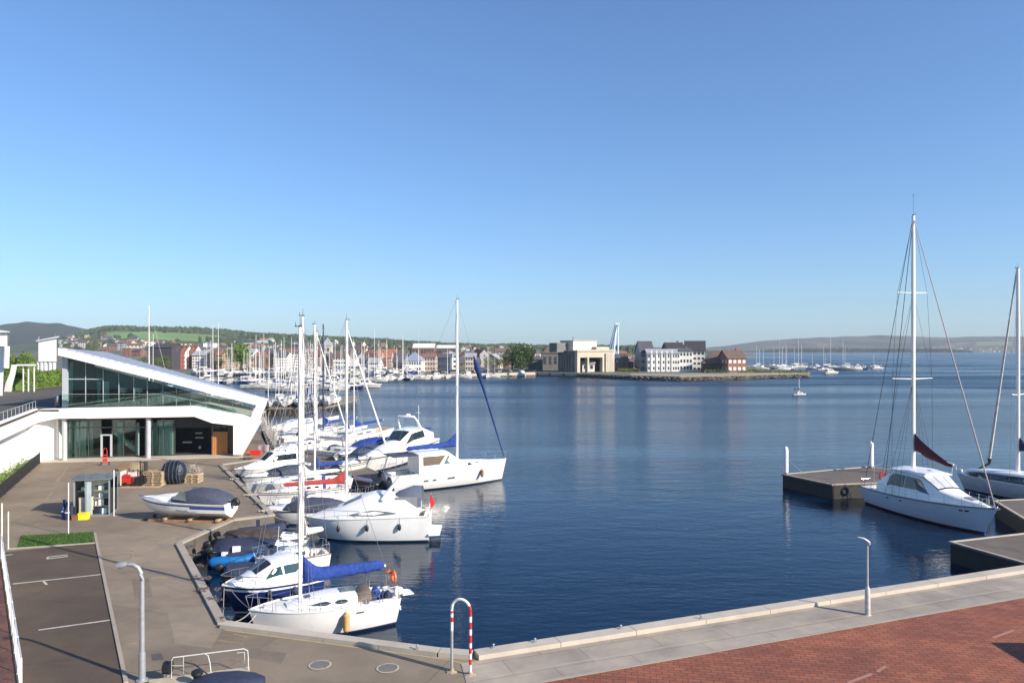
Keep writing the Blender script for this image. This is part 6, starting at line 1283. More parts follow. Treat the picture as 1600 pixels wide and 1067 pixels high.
# small far houses on the headland shore
mb = MB(); r = random.Random(8)
for _ in range(45):
    p = PD(r.uniform(1420, 1640), r.uniform(4180, 4500), 0); z0 = max(0, tz3(800+p.x/p.y*F, p.y)); s = r.uniform(3, 6); mb.bx(p.x-s, p.x+s, p.y-s*.6, p.y+s*.6, z0-3, z0+r.uniform(4, 6))
props(one('far_village', mb, M('far_walls', (.45, .44, .42), .9), 'specks of a pale village along the far headland shore', 'village'), kind='stuff')
# woods on the town ridge
mb = MB(); r = random.Random(12)
for _ in range(5200):
    px = r.uniform(100, 1000); d = r.choice((r.uniform(1950, 2120), r.uniform(900, 2100))); 
    if matf(px, d) == 1: continue
    if px < 330 and d < 1500 and r.random() < .5: continue
    z0 = tz(px, d); s = r.uniform(3.5, 8); ht = r.uniform(6, 12); p = PD(px, d, z0)
    if noise.noise(V((px*.012, d*.004, 2))) < -.12 and d < 1900: continue
    q = [(p.x + s*cos(a_)*r.uniform(.8, 1.2), p.y+s*sin(a_), z0-1) for a_ in (.3, 1.5, 2.8, 4.0, 5.2)]; q2 = [(p.x + s*.85*cos(a_), p.y+s*.85*sin(a_), z0+ht*r.uniform(.55, .75)) for a_ in (.6, 1.8, 3.1, 4.3, 5.5)]
    mb.add(q + q2 + [(p.x+r.uniform(-1, 1), p.y, z0+ht)], [(k, (k+1) % 5, 5+(k+1) % 5, 5+k) for k in range(5)] + [(5+k, 5+(k+1) % 5, 10) for k in range(5)])
props(one('ridge_woods', mb, fol3, 'woodland patches covering the town slope and its ridge', 'woodland'), kind='stuff')

# houses
WC = {'white': (.74, .72, .68), 'cream': (.52, .47, .38), 'pale pink': (.46, .36, .31), 'grey': (.30, .30, .29), 'red brick': (.22, .115, .085), 'ochre': (.36, .28, .19), 'brown': (.15, .115, .095), 'pale blue': (.34, .38, .43)}
RC = {'orange tiled': (.23, .125, .09), 'red tiled': (.15, .08, .065), 'slate': (.085, .085, .10), 'brown tiled': (.14, .09, .07), 'grey metal': (.33, .34, .36), 'white flat': (.66, .65, .62)}
wm = {k: M('wall_'+k.replace(' ', '_'), v, .9, var=.08, vs=.3, dirt=.15) for k, v in WC.items()}
rm = {k: M('roof_'+k.replace(' ', '_'), v, .85, var=.25, vs=.6) for k, v in RC.items()}
def gable(o, w, dp, hw, hr, wall, roof, flat_=False, hip=0, floors=2, cols=4, winmat=None, door=True, chim=True, zb=-2.0, wins=True, parts=True):
    """house block of the thing o: long side along local x, gable roof ridge along x"""
    mb = MB(); W2, D2_ = w/2, dp/2
    if flat_: mb.bx(-W2, W2, -D2_, D2_, zb, hw)
    else:
        r_ = hw+hr*(1-hip*0); vs = [(-W2,-D2_,zb),(W2,-D2_,zb),(W2,D2_,zb),(-W2,D2_,zb),(-W2,-D2_,hw),(W2,-D2_,hw),(W2,D2_,hw),(-W2,D2_,hw)]
        if hip: mb.add(vs, [(0,1,5,4),(1,2,6,5),(2,3,7,6),(3,0,4,7),(4,5,6,7)])
        else: mb.add(vs + [(-W2,0,hw+hr),(W2,0,hw+hr)], [(0,1,5,4),(1,2,6,9,5),(2,3,7,6),(3,0,4,8,7),(4,5,9,8),(7,8,9,6)])
    W_ = []
    if wins:
        for f in range(floors):
            fh = hw/floors
            for c in range(cols):
                x = -W2 + w*(c+.5)/cols; ww = min(.75, w/cols*.3); z0 = f*fh + fh*.35; W_.append((x-ww, x+ww, -D2_-.04, -D2_+.05, z0, z0+fh*.45))
            cd = max(1, int(dp/4))
            for c in range(cd):
                y = -D2_ + dp*(c+.5)/cd; ww = .6; z0 = f*fh+fh*.35
                for s in (1, -1): W_.append((s*W2-.05 if s > 0 else -W2-.04, s*W2+.04 if s > 0 else -W2+.05, y-ww, y+ww, z0, z0+fh*.45))
        if parts:
            cap = W_[:90]
            for q in cap: m2 = MB(); m2.bx(*q); m2.build('window', winmat or winf, o)
        else:
            for q in W_: mb.bx(*q, m=1)
    mb.build('wall', [wall, winmat or winf], o)
    e = .45; mb = MB()
    if flat_: mb.bx(-W2-.2, W2+.2, -D2_-.2, D2_+.2, hw+.01, hw+.5)
    elif hip:
        k = w/2 - min(w/2*.95, D2_*hip); a = [(-W2-e,-D2_-e,hw),(W2+e,-D2_-e,hw),(W2+e,D2_+e,hw),(-W2-e,D2_+e,hw),(-k,0,hw+hr),(k,0,hw+hr)]
        mb.add([(x, y, z+.05) for x, y, z in a], [(0,1,5,4),(1,2,5),(2,3,4,5),(3,0,4),(0,1,2,3)])
    else:
        for s in (1, -1):
            dz = hr/D2_*e; mb.prism([(-W2-e, s*(D2_+e), hw-dz+.05), (W2+e, s*(D2_+e), hw-dz+.05), (W2+e, 0, hw+hr+.05), (-W2-e, 0, hw+hr+.05)], (0, 0, .25))
    ro = mb.build('roof', roof, o)
    if chim and not flat_: mb = MB(); mb.bx(W2*.5-.5, W2*.5+.5, -.4, .4, hw+hr*.4, hw+hr+1.3); mb.build('chimney', wm['red brick'], ro)
def find_d(px, py):
    d = 380
    while d < 2050:
        if HZ + F*(H - (tz(px, d) if d > D0 else LZ))/d <= py: return d
        d += 12
    return 2000
zones = [(95, 235, 'past the white tower'), (235, 300, 'by the slate block'), (300, 360, 'past the red terrace'), (360, 430, 'behind the round tree'), (430, 500, 'behind the nearest masts'), (500, 560, 'beyond the black mast'), (560, 625, 'near the orange roofs'), (625, 700, 'above the pavilion'), (700, 760, 'behind the blue headsail'), (760, 850, 'short of the fort'), (850, 1000, 'behind the fort')]
def band(py, px):
    t = (py - interp(px, ridge))/(578 - interp(px, ridge)); return 'on the waterfront' if t > .82 else 'a street back' if t > .62 else 'halfway up' if t > .38 else 'high up' if t > .2 else 'at the ridge'
used = {}; rr = random.Random(77); nh = 0; placed = []
specs = []
for _ in range(4000):
    if len(specs) >= 285: break
    px = rr.uniform(98, 990) if rr.random() > .3 else rr.uniform(360, 850); t = rr.random()**.85
    top_lim = interp(px, [(98, 527), (150, 531), (200, 535), (300, 539), (420, 538), (600, 541), (760, 545), (1000, 547.5)]); bot = interp(px, [(98, 545), (230, 560), (300, 574), (560, 577), (850, 577), (880, 566), (1000, 562)])
    py = top_lim + (bot-top_lim)*t
    if 630 < px < 665 and py > 560: continue
    if 236 < px < 302 and py > 558: continue
    if 840 < px < 965 and py > 556: continue
    d = find_d(px, py); sc = 1150/d
    if any(abs(px-a)*1.0 < 7.5*600/d*.9 and abs(py-b) < 4.2*sqrt(600/d) for a, b in placed): continue
    placed.append((px, py)); specs.append((px, py, d))
specs.sort(key=lambda s: -s[2])
for px, py, d in specs:
    zone = next((z_[2] for z_ in zones if z_[0] <= px < z_[1]), zones[-1][2])
    for _ in range(60):
        wc = rr.choice(['white']*5 + ['cream']*4 + ['pale pink']*2 + ['grey', 'red brick', 'red brick', 'ochre', 'brown', 'pale blue']); rc = rr.choice(['orange tiled', 'red tiled', 'slate', 'slate', 'slate', 'brown tiled', 'brown tiled', 'grey metal', 'white flat']); fl_ = rr.choice((1, 2, 2, 2, 3)) if d < 800 else rr.choice((1, 2, 2, 3))
        ends = rr.random() < .3; lab = f'{["", "single storey", "two storey", "three storey", "four storey"][fl_]} {wc} house with {rc} roof, {band(py, px)} {zone}'
        if lab not in used: break
    used[lab] = 1
    z0 = tz(px, d) if d > D0 else LZ; rz = rr.gauss(0, .35) + (pi/2 if ends else 0); w = rr.uniform(8, 16) if fl_ < 4 else rr.uniform(14, 22); dp = rr.uniform(7, 10); hw = fl_*2.9
    o = thing('house', lab, 'house', tuple(PD(px, d, z0)), rz, 'houses of the town across the water')
    gable(o, w, dp, hw, rr.uniform(2, 3.2), wm[wc], rm[rc], rc == 'white flat', 0 if rr.random() < .7 else .8, fl_, max(2, int(w/3.2)), wins=True, parts=False, chim=d < 900, zb=-4 if d > D0 else 0)
def bld(name, label, px0, px1, d, py0, py1, dp, wall, roof, rz=0, hr=3, **k):
    x0, x1 = wx(px0, d), wx(px1, d); z0 = LZ; w = (x1-x0)/max(.5, cos(rz)); o = thing(name, label, 'building', ((x0+x1)/2, d+dp/2, z0), rz); hw = zat(py0, d) - z0
    gable(o, w, dp, hw, hr, wall, roof, **k); return o
# landmark buildings of the town
darkslate = M('dark_slate_cladding', (.055, .05, .06), .8, var=.15)
o = bld('slate_block', 'dark slate clad block with a shallow gable rising behind the harbour building roof', 235, 268, 430, 543, 585, 16, darkslate, darkslate, hr=2.2, floors=1, cols=3, wins=False)
for i in range(5):
    o = bld('terrace_house', f'red and white terrace house, {["nearest the slate block", "second from the slate block", "middle of the red terrace", "fourth from the slate block", "far end of the red terrace"][i]}', 268+i*7.2, 275+i*7.2, 436+i*5, 549, 585, 11, wm['white'] if i % 2 == 0 else M('rose_red_wall', (.27, .085, .07), .9), rm['red tiled'], rz=pi/2*0, hr=3.5, floors=4, cols=2)
for i, (a_, b_, y, d_, wl, rf, lb) in enumerate([(326, 336, 548, 440, 'brown', 'brown tiled', 'tall dark brown apartment block'), (337, 347, 550, 442, 'ochre', 'orange tiled', 'ochre apartment block next to the dark brown one'), (348, 364, 549, 450, 'pale pink', 'white flat', 'pale pink apartment block before the waterfront trees'), (376, 396, 546, 470, 'white', 'grey metal', 'white apartment block behind the round green tree'), (397, 411, 552, 440, 'red brick', 'orange tiled', 'orange brick gabled house on the marina front'), (430, 448, 552, 420, 'white', 'slate', 'white quayside block by the brown gable'), (452, 468, 550, 430, 'white', 'white flat', 'white flat roofed block behind the two nearest masts'), (300, 322, 550, 445, 'white', 'grey metal', 'white balconied block past the red terrace'), (520, 540, 553, 440, 'white', 'brown tiled', 'white block with brown roof beyond the black mast'), (478, 500, 551, 455, 'pale pink', 'red tiled', 'pale pink block behind the mast cluster'), (562, 580, 561, 400, 'white', 'slate', 'low white boathouse on the marina front'), (575, 592, 562, 395, 'white', 'grey metal', 'plain white cube building near the orange roofs')]):
    bld('apartment_block', lb, a_, b_, d_, y+5, 585, 12, wm[wl], rm[rf], hr=2.5, floors=5 if y < 553 else 3, cols=5, flat_=rf == 'white flat')
for i in range(4):
    bld('orange_roofed_house', f'steep orange roofed house by the slate shed, {["first", "second", "third", "fourth"][i]} from the boathouse', 588+i*8, 595+i*8, 470+i*9, 559-i*.5, 585, 12, wm['red brick'] if i % 2 else wm['pale pink'], M('bright_orange_tiles', (.34, .15, .10), .85, var=.3, vs=.4), hr=5.0, floors=3, cols=3)
bld('slate_shed', 'dark slate roofed shed beside the white pavilion', 614, 634, 400, 566, 585, 14, wm['brown'], rm['slate'], hr=5, floors=1, cols=3)
bld('pavilion', 'white waterfront pavilion with a grey pyramid roof', 631, 658, 378, 564, 585, 20, wm['white'], roofg, hr=4.6, hip=1.0, floors=2, cols=7)
bld('pink_quay_house', 'pink quay house with a flat roof next to the pavilion', 659, 680, 395, 558, 585, 12, wm['pale pink'], rm['orange tiled'], hr=1.6, floors=3, cols=5)
bld('long_white_shed', 'long white roofed hall high behind the pavilion', 645, 678, 700, 552, 560, 20, wm['red brick'], M('white_metal_roof', (.72, .72, .70), .6), hr=4, floors=1, cols=8).location.z = zat(557, 700)
bld('long_white_shed', 'second long white roofed hall nearer the tall mast', 682, 711, 760, 552, 560, 20, wm['brown'], M('white_metal_roof', (.72, .72, .70), .6), hr=3, floors=1, cols=8).location.z = zat(556, 760)
bld('blue_warehouse', 'deep blue and grey warehouse between the second hall and the tall mast', 684, 703, 420, 559, 585, 14, M('deep_blue_wall', (.06, .085, .13), .7), rm['slate'], hr=2, floors=2, cols=4)
bld('cream_quay_house', 'cream quay house just past the tall mast', 727, 743, 400, 558, 585, 12, wm['cream'], rm['grey metal'], hr=2.0, floors=3, cols=4)
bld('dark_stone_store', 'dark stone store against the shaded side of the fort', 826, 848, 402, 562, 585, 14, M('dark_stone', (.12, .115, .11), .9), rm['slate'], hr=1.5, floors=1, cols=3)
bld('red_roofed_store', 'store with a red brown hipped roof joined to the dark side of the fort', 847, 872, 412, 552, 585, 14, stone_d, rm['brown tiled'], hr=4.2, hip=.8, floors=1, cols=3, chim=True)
# church tower
o = thing('church_tower', 'pale square church tower behind the black mast', 'tower', tuple(PD(512, 520, LZ))); mb = MB(); mb.bx(-3, 3, -3, 3, 0, zat(540, 520)-LZ); mb.build('wall', wm['cream'], o); mb = MB(); zt = zat(540, 520)-LZ; mb.add([(-3.3,-3.3,zt),(3.3,-3.3,zt),(3.3,3.3,zt),(-3.3,3.3,zt),(0,0,zt+6)], [(0,1,4),(1,2,4),(2,3,4),(3,0,4),(3,2,1,0)]); mb.build('roof', rm['grey metal'], o); mb = MB()
for zz in (zt-4, zt-9): mb.bx(-1.6, -.4, -3.05, -2.9, zz, zz+2.4); mb.bx(.4, 1.6, -3.05, -2.9, zz, zz+2.4)
mb.build('windows', winf, o)
# trees on the water front
def tree(px, d, z0, h, w, label, mt=fol2, n=2600, seed=1, name='broadleaf_tree', leaf=None, grp=None):
    p = PD(px, d, z0); o = thing(name, label, 'tree', tuple(p), group=grp); r = random.Random(seed); mb = MB(); mb.tube([(0, 0, -.5), (.1, 0, h*.25), (-.1, .1, h*.55), (.1, 0, h*.8)], [w*.05, w*.04, w*.025, w*.008], 7)
    lumps = [(V((r.gauss(0, w*.2), r.gauss(0, w*.2), h*r.uniform(.4, .85))), w*r.uniform(.18, .3)) for _ in range(11)]
    for c, s in lumps[:6]: mb.tube([(0, 0, h*.3), tuple(c*.6 + V((0, 0, h*.12))), tuple(c)], [w*.025, w*.015, w*.005], 5)
    mb.build('trunk', bark, o); mb = MB()
    def f(r):
        c, s = lumps[r.randrange(len(lumps))]; v = V((r.gauss(0, 1), r.gauss(0, 1), r.gauss(0, 1))).normalized(); return c + v*s*r.uniform(.6, 1.08)
    leafy(mb, f, n, leaf or w*.028, seed); mb.build('crown', mt, o); return o
tree(377, 425, LZ, 14, 15, 'round bright green tree on the marina front', fol2, 3500, 3)
tree(815, 388, LZ, 13, 15.5, 'tall dark green tree at the quay before the fort', M('tree_green', (.05, .09, .02), .85, var=.5, vs=.2), 4500, 5)
tree(800, 395, LZ, 10, 10, 'narrower dark tree touching the tall quay tree', fol1, 2200, 6)
for i, (px, h_) in enumerate(((214, 7), (226, 8), (246, 7), (255, 9), (262, 7), (336, 6), (344, 6), (420, 7), (764, 8), (780, 7), (788, 9))):
    tree(px, 412 + i*3, LZ, h_, h_*.9, f'small green tree on the town front, {["first past the white tower", "second past the white tower", "third past the white tower", "tallest beside the slate block", "at the foot of the slate block", "before the ochre block", "before the pink block", "right of the round bright tree among boats", "low one before the brown gardens", "left of the pair before the tall quay tree", "right of the pair before the tall quay tree"][i]}', fol1 if i % 2 else fol2, 700, 20+i, grp='small trees on the town front')

# the fort
c = PD(902, 372, LZ); fu2, fv2 = V((.8, .6, 0)), V((-.6, .8, 0)); o = thing('stone_fort', 'old pale stone fort block with two tall dark openings and a white upper storey', 'fort', tuple(c))
def FT(u, v, z): return c + fu2*u + fv2*v + V((0, 0, z))
def fb(mb, u0, u1, v0, v1, z0, z1): mb.prism([FT(u0, v0, z0), FT(u1, v0, z0), FT(u1, v1, z0), FT(u0, v1, z0)], (0, 0, z1-z0))
def u_for(px):
    k = (px-800)/F; return (k*c.y - c.x)/(fu2.x - k*fu2.y)
def v_for(px):
    k = (px-800)/F; return (k*c.y - c.x)/(fv2.x - k*fv2.y)
ue = u_for(960); zt = zat(549, 375)-LZ; ztb = zat(558.5, 378)-LZ; ve = v_for(872)
a1, a2, b1, b2 = u_for(906.5), u_for(918), u_for(920.5), u_for(941.5)
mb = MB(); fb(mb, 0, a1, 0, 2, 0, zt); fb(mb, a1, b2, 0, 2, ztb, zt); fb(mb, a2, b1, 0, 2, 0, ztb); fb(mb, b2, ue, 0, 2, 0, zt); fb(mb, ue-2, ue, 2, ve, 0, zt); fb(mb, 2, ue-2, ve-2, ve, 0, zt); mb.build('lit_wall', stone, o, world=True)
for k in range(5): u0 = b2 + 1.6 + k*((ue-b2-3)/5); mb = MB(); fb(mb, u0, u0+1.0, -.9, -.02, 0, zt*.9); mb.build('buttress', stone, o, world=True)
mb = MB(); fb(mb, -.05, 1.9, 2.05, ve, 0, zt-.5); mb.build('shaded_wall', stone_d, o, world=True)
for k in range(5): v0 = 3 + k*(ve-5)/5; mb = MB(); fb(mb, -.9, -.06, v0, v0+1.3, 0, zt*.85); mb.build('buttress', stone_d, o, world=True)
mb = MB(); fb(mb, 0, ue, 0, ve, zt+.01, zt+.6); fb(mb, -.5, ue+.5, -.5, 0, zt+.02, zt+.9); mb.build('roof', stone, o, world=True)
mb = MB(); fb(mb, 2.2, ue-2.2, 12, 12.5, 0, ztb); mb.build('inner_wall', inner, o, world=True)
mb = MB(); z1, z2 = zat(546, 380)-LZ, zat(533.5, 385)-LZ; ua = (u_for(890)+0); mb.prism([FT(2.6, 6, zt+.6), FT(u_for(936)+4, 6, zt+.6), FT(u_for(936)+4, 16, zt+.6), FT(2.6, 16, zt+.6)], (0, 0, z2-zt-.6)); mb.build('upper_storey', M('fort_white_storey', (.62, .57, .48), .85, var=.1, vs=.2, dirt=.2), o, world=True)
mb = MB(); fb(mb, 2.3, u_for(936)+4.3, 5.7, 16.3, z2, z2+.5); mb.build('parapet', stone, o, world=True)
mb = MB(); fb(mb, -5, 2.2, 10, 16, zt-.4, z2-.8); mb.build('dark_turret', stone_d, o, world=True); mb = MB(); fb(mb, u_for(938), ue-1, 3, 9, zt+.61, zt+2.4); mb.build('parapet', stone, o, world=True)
mb = MB(); mb.tube([FT(2.9, 6.5, z2), FT(2.9, 6.5, z2+2.5)], .15, 5); mb.build('flagpole', darkp, o, world=True)
o = thing('white_shed', 'little white shed standing inside the tall opening of the fort', 'shed', tuple(FT((b1+b2)/2+1, 7, 0))); gable(o, 6.5, 4, 4.3, 1.2, wm['white'], rm['grey metal'], floors=1, cols=2, chim=False, zb=0)
# crane behind the fort
o = thing('harbour_crane', 'pale blue lattice jib crane rising behind the fort', 'crane', tuple(PD(962, 410, LZ))); d_ = 410
def CR(px, py): return PD(px, d_, zat(py, d_))
mb = MB(); A1_, A2_, T_ = CR(950, 553), CR(954, 553), CR(964, 507)
for s in (-.6, .6): mb.tube([A1_+V((0, s, 0)), CR(962, 506)+V((0, s, 0))], .28, 4); mb.tube([A2_+V((0, s, 0)), T_+V((0, s, 0))], .28, 4)
for i in range(14):
    k, k2 = i/14, (i+1)/14; p0, p1 = A1_.lerp(CR(962, 506), k), A2_.lerp(T_, k2); mb.tube([p0, p1], .2, 4); mb.tube([A2_.lerp(T_, k), A1_.lerp(CR(962, 506), k2)], .2, 4)
mb.build('jib', bluem, o, world=True); mb = MB(); mb.tube([CR(965.5, 506), CR(966, 553)], .4, 6); mb.tube([CR(957, 565), CR(963, 508)], [.9, .5], 6); mb.bx(wx(953, d_), wx(967, d_), d_-2, d_+2, LZ, zat(553, d_)); mb.build('mast', M('pale_crane', (.60, .68, .74), .5), o, world=True)
mb = MB(); mb.bx(wx(961, d_), wx(968, d_), d_-1, d_+1, zat(508, d_), zat(504.5, d_)); mb.build('crane_head', M('pale_crane', (.6, .68, .74), .5), o, world=True)
# white terraces on the peninsula
D_ = 392
bld('gabled_white_house', 'white house with a rounded gable at the near end of the peninsula terrace', 1001, 1022, D_, 551, 585, 18, wm['grey'], rm['slate'], rz=pi/2*0, hr=6.0, floors=3, cols=3, chim=False)
o = bld('white_terrace', 'long white terrace with grey roof and many dark windows on the peninsula', 1012, 1062, D_-6, 552.5, 585, 12, wm['white'], rm['grey metal'], hr=2.2, floors=3, cols=13, chim=False)
for i, x in enumerate((1018, 1026, 1034, 1042, 1050)):
    mb = MB(); xx = wx(x, D_-6)-o.location.x; mb.bx(xx-.4, xx+.4, -6.3, -6.05, 0, 11); mb.build('pier', wm['white'], o)
bld('white_terrace', 'taller white terrace block with two stair towers on the peninsula', 1062, 1082, D_-4, 549, 585, 14, wm['white'], rm['slate'], hr=1.5, floors=3, cols=4, flat_=False)
o = bld('white_gabled_block', 'white block with dark steep roof, gable turned to the open water', 1078, 1108, D_, 549, 585, 20, wm['white'], M('dark_roof', (.045, .042, .045), .85), rz=-.25, hr=5.5, floors=4, cols=5, chim=False)
bld('dark_roof_block', 'dark roofed block showing behind the white terrace', 1043, 1070, 425, 545, 585, 16, wm['brown'], M('dark_roof', (.045, .042, .045), .85), hr=3.5, floors=2, cols=4)
o = bld('brick_ruin', 'half ruined brick hall with a sagging dark roof near the peninsula tip', 1104, 1150, 372, 568, 585, 16, M('dark_brick', (.10, .06, .05), .9), rm['brown tiled'], rz=-.2, hr=6.0, hip=.7, floors=1, cols=3)
bld('brick_gable_house', 'red brown brick house with pale windows joined to the ruined hall', 1134, 1164, 366, 560, 585, 12, M('rose_brick', (.26, .13, .10), .9, var=.2, vs=.4, dirt=.4), rm['brown tiled'], rz=.15, hr=4.0, floors=2, cols=4, winmat=wm['white'])
for i, (x, y) in enumerate(((965, 566), (974, 563), (982, 567), (990, 564), (997, 569), (1004, 571))):
    bld('low_store', f'low store between the fort and the white terrace, {["first", "second", "third", "fourth", "fifth", "last"][i]} from the fort', x, x+8, 400+i*7 % 30, y, 585, 9, wm[['brown', 'ochre', 'grey', 'red brick', 'brown', 'white'][i]], rm[['brown tiled', 'slate', 'red tiled', 'slate', 'brown tiled', 'grey metal'][i]], hr=2, floors=1, cols=2, chim=False)
mb = MB(); r = random.Random(31)
def shrub(r): 
    px = r.choice((r.uniform(1150, 1262), r.uniform(966, 1000), r.uniform(1100, 1140))); p = PD(px, r.uniform(358, 385) if px > 1100 else r.uniform(380, 395), 0); return V((p.x, p.y, LZ + r.random()*1.6*(1 if px < 1180 else .5)))
leafy(mb, shrub, 5000, .35, 31); props(one('peninsula_scrub', mb, M('yellow_green_scrub', (.12, .13, .04), .9, var=.5, vs=.1), 'scrubby low plants scattered over the peninsula ground', 'scrub'), kind='stuff')

# ---------------------------------------------------------------- far boats and masts
def small_sail(label, px, py, L_=9, mh=12, rz=0.0, cover=blue, side=None, group=None):
    side = side or fgel
    p = P(px, py); o = thing('small_sailing_boat', label, 'sailing boat', tuple(p), rz, group); h = Hull(L_, L_*.32, L_*.13, L_*.11, .7, .3, 'sail', .08); hull_part(o, h, side, boot, antid, N=10); deck_part(o, h, None, None, N=8)
    mb = MB(); z = L_*.12; mb.rings([[(x*L_, w*L_, z-.05), (x*L_, w*.8*L_, z+hh), (x*L_, -w*.8*L_, z+hh), (x*L_, -w*L_, z-.05)] for x, w, hh in ((.28, .1, .5), (.3, .11, .55), (.6, .09, .45), (.75, .06, .1))]); mb.build('cabin', fgel, o)
    mb = MB(); mb.tube([(.45*L_, 0, z+.3), (.45*L_, 0, mh)], [.10, .07], 5); m_ = mb.build('mast', alu, o); mb = MB(); mb.tube([(.45*L_, 0, z+1.4), (.1*L_, 0, z+1.3)], [.28, .18], 6); mb.build('sail_cover', cover, o)
    mb = MB(); mb.tube([(0, 0, z), (.45*L_, 0, mh), (.98*L_, 0, z)], .02, 3); mb.tube([(.43*L_, .15*L_, z), (.45*L_, .8, mh*.55), (.45*L_, 0, mh), (.45*L_, -.8, mh*.55), (.43*L_, -.15*L_, z)], .02, 3); mb.build('rigging', wire, m_)
    mb = MB(); mb.bx(.35*L_, .58*L_, -.1*L_, .1*L_, z+.15, z+.35); mb.build('window', wind, o); return o
def small_motor(label, px, py, L_=8, rz=0.0, side=None, group=None):
    side = side or fgel
    p = P(px, py); o = thing('small_motor_boat', label, 'motor boat', tuple(p), rz, group); h = Hull(L_, L_*.36, L_*.16, L_*.13, .85, .3, 'motor', .14); hull_part(o, h, side, boot, antid, N=10); deck_part(o, h, None, None, N=8)
    z = L_*.14; cb = Cab(o, [(.15*L_, L_*.13, L_*.11, z, z+.18*L_, .05), (.5*L_, L_*.13, L_*.10, z, z+.17*L_, .05), (.62*L_, L_*.11, L_*.07, z, z+.05*L_, .05), (.85*L_, L_*.04, L_*.02, z, z+.02*L_, .02)], fgel); cb.window([(.2*L_, .45), (.52*L_, .45), (.49*L_, .85), (.2*L_, .85)]); return o
SM = small_sail('small white yacht moored alone in open water past the peninsula tip', 1239, 618, 4.4, 4.9, .25, cover=slate); 
FS = [small_sail('base', 560, 594, 9, 12, 0, blue), small_sail('base', 600, 592, 10, 14, 0, white_c), small_sail('base', 640, 591, 8.5, 11, 0, navyc, M('dark_blue_side', (.03, .05, .12), .4)), small_motor('base', 610, 592, 8), small_motor('base', 630, 592, 7, 0, navy)]
for f_, l in zip(FS, ('white yacht with blue cover at the end of the marina by the pale quay', 'large white yacht with bare boom on the marina outer berth', 'dark hulled yacht lying before the slate shed', 'white motor boat before the boathouse', 'navy hulled motor boat before the pavilion')): f_['label'] = l; f_['group'] = 'boats in the far marina'; f_.rotation_euler.z = 1.2
rr = random.Random(55); nm = 0; tint = ['blue covered', 'white covered', 'dark hulled', 'white', 'navy hulled']
pos_px = lambda px: next(z_[2] for z_ in [(0, 330, 'beyond the sloping roof'), (330, 400, 'before the ochre block'), (400, 450, 'past the building end'), (450, 500, 'behind the mast cluster'), (500, 545, 'behind the black mast'), (545, 600, 'before the boathouse'), (600, 660, 'before the pavilion'), (660, 720, 'at the near end of the pale quay'), (720, 800, 'at the fort end of the pale quay'), (800, 2000, 'near the fort')] if z_[0] <= px < z_[1])
rows = [(580.5+i*0, 0) for i in range(1)]
usedb = {}; FB = []; 
def far_boat(px, py, k=None, rz=None, zone=None, grp='boats in the far marina', mh=None):
    k = rr.randrange(5) if k is None else k; f = FS[k]; base = 'yacht' if k < 3 else 'motor boat'; s = rr.uniform(.85, 1.25); sz = 'small' if s < .97 else 'mid sized' if s < 1.1 else 'large'; head = 'bow on' if (rz or 0) < -.5 else 'stern on' if (rz or 0) > .5 else 'broadside'
    lab = 'x'
    usedb[lab] = 1; c_ = copy_thing(f, tuple(P(px, py)), rz if rz is not None else 0, lab, (s, s, s)); c_['group'] = grp; FB.append([c_, px, py, f'{sz} {tint[k]} {base}', zone]); return c_
for px, py in [(rr.uniform(415, 560), rr.uniform(597, 611)) for _ in range(34)] + [(rr.uniform(300, 560), rr.uniform(593.5, 597)) for _ in range(42)] + [(rr.uniform(560, 650), rr.uniform(588.5, 593)) for _ in range(14)] + [(605, 591.5), (622, 592.5), (640, 592), (685, 586.5), (701, 586.5), (748, 586), (764, 586), (773, 585.7), (733, 586), (812, 585.5)]:
    if px > 655: py = HZ + F*H/(shore(px)-6)
    if px > 540 and py > 594: py = 592
    d_ = F*H/(py-HZ)
    if d_ > shore(px)-6: py = HZ + F*H/(shore(px)-8)
    far_boat(px, py, None, rr.choice((1.3, -1.4, .1, 1.6, -1.7)) + rr.uniform(-.2, .2))
FS[0].location = P(566, 606); FS[1].location = P(585, 597); FS[2].location = P(628, 592.3); FS[3].location = P(604, 592.6); FS[4].location = P(652, 592)
o = small_motor('white launch with a dark waterline lying off the marina end', 556, 606, 9, .1); 
for i in range(46):
    px = 300 + i*7.4 + rr.uniform(-2, 2); d = shore(px) + rr.uniform(8, 60) if px < 640 else shore(px) + 10
    f = far_boat(px, 590, rr.choice((0, 1, 2, 3, 3, 4)), rr.uniform(-1.6, 1.6), 'on the town hardstanding'); f.location = PD(px, d, LZ+.5); f['group'] = 'boats laid up on the town hardstanding'
car0 = thing('parked_car', 'dark car', 'car'); mb = MB(); mb.rings([[(x, y*.85, z) for y, z in ((-1, .25), (-1, .75), (-.8, hz_), (.8, hz_), (1, .75), (1, .25))] for x, hz_ in ((-2.1, .8), (-1.5, .9), (-1.2, .95), (1.2, .95), (2.0, .8), (2.15, .7))]); mb.build('body', M('car_paint_dark', (.05, .055, .07), .3), car0)
mb = MB(); mb.rings([[(x, y*.78, z) for y, z in ((-1, .85), (-.82, t), (.82, t), (1, .85))] for x, t in ((-1.8, .9), (-1.3, 1.4), (.3, 1.42), (1.1, .92))]); mb.build('glasshouse', wind, car0); mb = MB()
for x in (-1.3, 1.35):
    for s in (-.87, .70): mb = MB(); mb.tube([(x, s, .32), (x, s+.17, .32)], .32, 10); mb.build('wheel', rubber, car0)
car1 = copy_thing(car0, (0, 0, 0)); car1.children[0].data = car1.children[0].data.copy(); bi = [c for c in car1.children if c.name.startswith('body')][0]; bi.data = bi.data.copy(); bi.data.materials[0] = M('car_paint_pale', (.5, .5, .5), .3)
cs = [(rr.uniform(650, 842), 0) for _ in range(20)] + [(rr.uniform(330, 640), 1) for _ in range(22)]; cs.sort(); nc = 0
